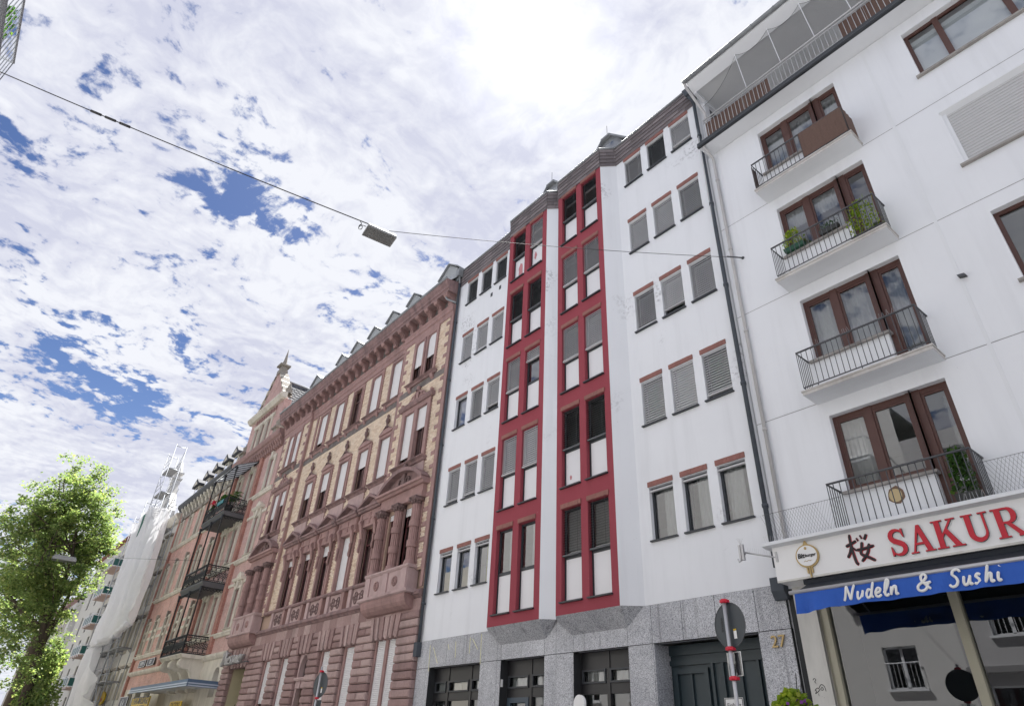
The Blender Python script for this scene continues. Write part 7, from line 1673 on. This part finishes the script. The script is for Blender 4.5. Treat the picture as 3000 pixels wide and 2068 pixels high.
def slung_lamp(label, p, yaw, s=1.0):
    t = thing('slung_street_lamp', label, 'street lamp', p, 'street lamps slung over the street'); P = Vector(p); ca, sa = math.cos(yaw), math.sin(yaw)
    def X(u, v, w): return (P.x + (u * ca - v * sa) * s, P.y + (u * sa + v * ca) * s, P.z + w * s)
    L2, W2_ = 0.42, 0.23
    hb = MB(); ring = [(-L2, -W2_), (L2, -W2_), (L2, W2_), (-L2, W2_)]; lo = [X(a, b, -0.24) for a, b in ring]; mid = [X(a, b, -0.17) for a, b in ring]; up = [X(a * 0.86, b * 0.62, -0.06) for a, b in ring]
    for A, B in ((lo, mid), (mid, up)):
        for i in range(4): j = (i + 1) % 4; hb.face([A[i], A[j], B[j], B[i]])
    hb.face(up); hb.build('housing', LAMPB, t)
    ri = MB()
    for i in range(4): ri.bar(lo[i], lo[(i + 1) % 4], 0.013 * s)
    ri.build('rim', LAMPB, t)
    cv = MB(); n = 6; cv.face([X(a * 0.98, b * 0.97, -0.2) for a, b in ring])
    for i in range(n):
        for j in range(4):
            def cpt(a, b): u = -L2 + 2 * L2 * a / n; v = -W2_ + 2 * W2_ * b / 4; return X(u * 0.97, v * 0.95, -0.245 - 0.03 * (1 - (2 * a / n - 1) ** 2) * (1 - (b / 2 - 1) ** 2))
            cv.face([cpt(i, j), cpt(i + 1, j), cpt(i + 1, j + 1), cpt(i, j + 1)], True)
    cv.build('cover', LAMPG, t)
    hk = MB()
    for u in (-0.2, 0.25): hk.tube([X(u, 0, -0.06), X(u, 0, 0.0)], 0.012 * s, 5); hk.box(X(u, 0, 0)[0] - 0.02, X(u, 0, 0)[0] + 0.02, X(u, 0, 0)[1] - 0.02, X(u, 0, 0)[1] + 0.02, P.z - 0.01, P.z + 0.03)
    hk.tube(smooth_line([X(-0.62, 0, 0.02), X(-0.56, 0, -0.08), X(-0.6, 0.02, -0.14), X(-0.6, 0.02, -0.26), X(-0.54, -0.02, -0.28), X(-0.52, 0.0, -0.16), X(-0.58, 0.03, -0.1), X(-0.61, 0.02, -0.22), X(-0.55, 0, -0.12), X(-0.42, 0, -0.1)], 4), 0.011 * s, 5); hk.build('hook', CABLE, t)
    return t
yaw1 = math.atan2((A_ - Bc).y, (A_ - Bc).x)
slung_lamp('grey box street lamp hanging from the cable in the middle of the sky', tuple(L_), rad(83), 0.78)
slung_lamp('far box street lamp hanging in front of the big tree', (-43.0, 3.45, 9.9), 1.45, 1.35)
q = MB(); q.tube(cable_pts((-42.5, 11.95, 11.2), (-43.0, 3.45, 9.95), 0.1), 0.009, 4); q.tube(cable_pts((-43.0, 3.45, 9.95), (-43.5, -4.9, 10.8), 0.1), 0.009, 4); o_ = q.build('lamp_cable', CABLE, None, None, (-42.5, 11.95, 11.2)); tag(o_, 'thin far cable carrying the lamp before the tree', 'cable')

# ------------------------------------------------------------------ traffic signs seen from behind
def round_sign(label, x, y, zc, R0, ztop, tilt, plate, sticker=True):
    t = thing('traffic_sign', label, 'traffic sign', (x, y, 0.13), 'traffic signs on aluminium posts')
    MB().tube([(x, y, 0.1), (x, y, ztop)], 0.026, 10).build('post', ALU, t)
    ca, sa = math.cos(tilt), math.sin(tilt)
    def P(u, v, d): return (x + u * ca - d * sa, y + u * sa + d * ca, zc + v)
    d = MB(); n = 36; f0 = [P(R0 * math.cos(2 * math.pi * i / n), R0 * math.sin(2 * math.pi * i / n), 0.05) for i in range(n)]; f1 = [P(R0 * math.cos(2 * math.pi * i / n), R0 * math.sin(2 * math.pi * i / n), 0.056) for i in range(n)]
    d.face(f0); d.face(f1[::-1])
    for i in range(n): j = (i + 1) % n; d.face([f0[i], f0[j], f1[j], f1[i]])
    d.build('disc', SIGNBACK, t)
    r = MB(); r.tube([P(R0 * math.cos(2 * math.pi * i / n), R0 * math.sin(2 * math.pi * i / n), 0.05) for i in range(n)], 0.006, 5, False, 1, 0, True); r.build('rim', RAIL, t)
    for zz in (R0 + 0.015, -R0 - 0.01, -R0 - 0.36):
        if zz < -R0 - 0.2 and not plate: continue
        c = MB(); c.tube([(x, y, zc + zz - 0.025), (x, y, zc + zz + 0.025)], 0.042, 10); c.box(x - 0.055, x + 0.055, y - 0.02, y + 0.05, zc + zz - 0.018, zc + zz + 0.018); c.build('clamp', REDCLAMP, t)
    if plate:
        p = MB(); w, h0, h1 = 0.125 if plate == 'clear' else 0.16, -R0 - 0.05, -R0 - 0.33
        q = [P(-w, h1, 0.05), P(w, h1, 0.05), P(w, h0, 0.05), P(-w, h0, 0.05)]; q2 = [P(-w, h1, 0.056), P(w, h1, 0.056), P(w, h0, 0.056), P(-w, h0, 0.056)]
        p.face(q); p.face(q2[::-1])
        for i in range(4): j = (i + 1) % 4; p.face([q[i], q[j], q2[j], q2[i]])
        p.build('plate', SIGNBACK if plate != 'clear' else glass_mat('clear_acrylic', (0.88, 0.92, 0.92), 2.5), t)
        if plate == 'clear':
            e = MB(); e.tube([P(a, b, 0.053) for a, b in ((-w, h1), (w, h1), (w, h0), (-w, h0))], 0.006, 5, False, 1, 0, True); e.build('plate_rim', LETTERW, t)
    if sticker:
        s = MB(); s.face([P(0.06, -R0 * 0.62, 0.044), P(0.115, -R0 * 0.62, 0.044), P(0.115, -R0 * 0.28, 0.044), P(0.06, -R0 * 0.28, 0.044)]); s.build('sticker', SIGNW, t)
        s = MB(); s.face([P(0.06, -R0 * 0.27, 0.044), P(0.115, -R0 * 0.27, 0.044), P(0.115, -R0 * 0.2, 0.044), P(0.06, -R0 * 0.2, 0.044)]); s.build('sticker', YSIGN, t)
    me = text_mesh('WEMAG', 0.05, SIGNBLK, 0.001); me.transform(Matrix.Rotation(rad(90), 4, 'Y')); me.transform(Matrix.Rotation(tilt, 4, 'Z')); inst('stamp', me, t, P(-R0 * 0.55, 0.02, 0.045))
    return t
round_sign('round traffic sign seen from behind before the dark gate, with clear plate below', -5.16, 8.0, 3.235, 0.285, 3.62, rad(-14), 'clear')
round_sign('round traffic sign seen from behind before the brown stone house', -17.55, 8.0, 2.99, 0.30, 3.42, rad(10), 'dark')
t = thing('notice_sign', 'small white no parking notice with black lettering on the gate', 'sign', (-7.9, 12.44, 2.3)); MB().box(-8.30, -7.88, 12.44, 12.45, 2.35, 2.80).build('panel', SIGNW, t)
for s_, zz in (('Einfahrt', 2.64), ('freihalten', 2.50)): inst('lettering', text_mesh(s_, 0.1, SIGNBLK, 0.001), t, (-8.09, 12.436, zz))
q = MB()
for (a, b, c, d) in ((-8.29, -7.89, 2.36, 2.372), (-8.29, -7.89, 2.778, 2.79), (-8.29, -8.278, 2.36, 2.79), (-7.902, -7.89, 2.36, 2.79)): q.box(a, b, 12.435, 12.44, c, d)
q.build('border', SIGNBLK, t)
# rounded white board standing on the pavement
t = thing('white_board', 'white round-topped board standing before the middle shop window', 'board', (-8.0, 8.05, 0.13)); q = MB(); q.prism([(-8.12, 0.2), (-7.88, 0.2)] + [(-8.0 + 0.12 * math.cos(rad(a)), 2.37 + 0.12 * math.sin(rad(a))) for a in range(0, 181, 15)], 8.03, 8.07, 'y'); q.build('panel', SIGNW, t); MB().box(-8.2, -7.8, 7.9, 8.2, 0.13, 0.2).build('foot', RAIL, t)
# tall flower planter at the kerb
t = thing('flower_column', 'tall planter of bright green leaves and purple flowers before the white pilaster', 'plant', (-4.45, 8.1, 0.13))
MB().lathe(-4.45, 8.1, [(0.16, 0.13), (0.12, 0.25), (0.1, 1.7), (0.26, 1.85), (0.32, 2.05), (0.28, 2.05)], 16).build('pot', TERRAPOT, t)
leafy('foliage', LEAFB, t, -4.45, 8.1, 1.98, 0.72, 0.6, 0.42, 1100, 0.075, 61, 0.75); leafy('petals', PETALP, t, -4.38, 8.0, 2.05, 0.5, 0.4, 0.26, 60, 0.05, 62, 0.5)
q = MB(); q.tube([(-4.4, 8.1, 2.3), (-4.36, 8.1, 2.62)], 0.006, 4); q.tube([(-4.36, 8.1, 2.3), (-4.3, 8.1, 2.6)], 0.006, 4); q.build('stick', CABLE, t)

# ------------------------------------------------------------------ opposite side of the street (seen in reflections and at the upper left corner)
OY = -5.0
def opp(label, x0, x1, H, mat, floors, wx, shop=3.1):
    t = thing('apartment_building', label, 'building', ((x0 + x1) / 2, OY, 0)); hs = [(x - 0.65, x + 0.65, z + 0.9, z + 2.4) for x in wx for z in floors] + [(x - 1.3, x + 1.3, 0.5, shop) for x in (wx if shop > 4 else wx[::2])]
    mb = MB(); y = OY
    tmp = MB(); tmp.wall(x0, x1, 0.1, H, 0, hs, -0.25 * -1)
    mb.v = [(v[0], y - v[1], v[2]) for v in tmp.v]; mb.f = tmp.f; mb.sm = tmp.sm; mb.mi = tmp.mi; mb.build('wall', mat, t)
    MB().box(x0, x1, y - 8, y - 0.3, H - 0.2, H).build('roof', DSLATE, t); MB().box(x0, x1, y - 3, y - 2.8, 0, H - 0.2).build('room_wall', DARK, t)
    MB().box(x0, x1, y, y + 0.25, shop + 0.4, shop + 0.6).build('ledge', GREYD, t)
    for i, (a, b, c, d) in enumerate(hs):
        w = MB(); yy = y - 0.2
        for (p0, p1, q0, q1) in ((a, a + 0.07, c, d), (b - 0.07, b, c, d), (a, b, c, c + 0.07), (a, b, d - 0.07, d), ((a + b) / 2 - 0.05, (a + b) / 2 + 0.05, c, d)): w.box(p0, p1, yy, yy + 0.06, q0, q1)
        w = w.build('window', SOFFW, t); p = MB(); p.face([(b, yy + 0.03, c), (a, yy + 0.03, c), (a, yy + 0.03, d), (b, yy + 0.03, d)]); p.build('pane', GLASSD, w); MB().box(a - 0.1, b + 0.1, y - 0.1, y + 0.12, c - 0.08, c).build('sill', SOFFW, w)
        if c > 3 and i % 2 == 0:
            r = MB()
            for k in range(9): r.bar((a + (b - a) * k / 8, y + 0.08, c), (a + (b - a) * k / 8, y + 0.08, c + 0.9), 0.01)
            r.bar((a, y + 0.08, c + 0.9), (b, y + 0.08, c + 0.9), 0.02); r.build('window_rail', SOFFW, w)
    return t
fl_ = [3.6, 6.5, 9.4]
op1 = opp('grey rendered apartment block behind the viewer, mirrored in the shop windows', -9.0, 14, 14.2, GREYW, [5.2, 8.1, 11.0], [-7.2, -4.0, -0.8, 2.4, 5.6, 8.8, 12], 4.5)
op2 = opp('pale apartment block with steel balconies at the upper left corner', -40, -9.0, 16.0, M('pale_grey_render', (0.66, 0.655, 0.64), 0.9, 0.08), fl_, [-11.2, -14.6, -18, -21.4, -25, -28.5, -32, -36])
op3 = opp('plain cream apartment block far down the other side of the street', -80, -40, 14.0, M('cream_wall', (0.64, 0.61, 0.54), 0.9, 0.08), fl_, [-43, -47, -51, -55, -59, -63, -67, -71, -75])
# red sports bar board, mirrored in the door of no. 27
t = thing('bar_sign', 'red bar fascia board on the other side of the street, mirrored in a shop window', 'sign', (-14, OY, 3.2)); MB().box(-17, -10, OY + 0.1, OY + 0.2, 2.9, 3.45).build('board', SIGNRED, t)
me = text_mesh('SPORTBISTRO', 0.42, SIGNW, 0.004); me.transform(Matrix.Rotation(math.pi, 4, 'Z')); inst('lettering', me, t, (-13.5, OY + 0.21, 3.03))
me = text_mesh('48', 0.34, SIGNW, 0.01); me.transform(Matrix.Rotation(math.pi, 4, 'Z')); o_ = inst('house_number', me, op1, (-2.3, OY + 0.02, 2.5))
# steel balconies of the opposite block
def steel_balcony(label, x0, x1, z, y1=-3.72):
    t = thing('steel_balcony', label, 'balcony', ((x0 + x1) / 2, OY, z), 'steel balconies across the street')
    f = MB(); f.box(x0, x1, OY + 0.02, y1, z, z + 0.12); f.build('floor', GREYCEIL, t)
    r = MB()
    for zz in (0.14, 1.05): r.bar((x0, y1, z + zz), (x1, y1, z + zz), 0.03); r.bar((x0, OY, z + zz), (x0, y1, z + zz), 0.03); r.bar((x1, OY, z + zz), (x1, y1, z + zz), 0.03)
    x = x0
    while x < x1: r.bar((x, y1, z + 0.12), (x, y1, z + 1.05), 0.011); x += 0.19
    for k in range(7): y = OY + (y1 - OY) * k / 6; r.bar((x0, y, z + 0.12), (x0, y, z + 1.05), 0.011); r.bar((x1, y, z + 0.12), (x1, y, z + 1.05), 0.011)
    r.bar((x0, y1, z - 0.05), (x1, y1, z - 0.05), 0.05); r.build('railing', STEEL, t); return t
steel_balcony('steel balcony high at the upper left corner of the picture', -14.2, -9.9, 13.35)
steel_balcony('lower steel balcony across the street below the upper left corner one', -14.2, -9.9, 10.45)
leafy_t = thing('balcony_plant', 'pale green plant behind the rail of the upper left balcony', 'plant', (-13.0, -3.9, 13.5)); leafy('foliage', LEAFD, leafy_t, -13.0, -3.95, 13.75, 0.7, 0.4, 0.9, 160, 0.1, 71); MB().lathe(-13.0, -3.95, [(0.14, 13.48), (0.18, 13.8)], 10).build('pot', TERRAPOT, leafy_t)
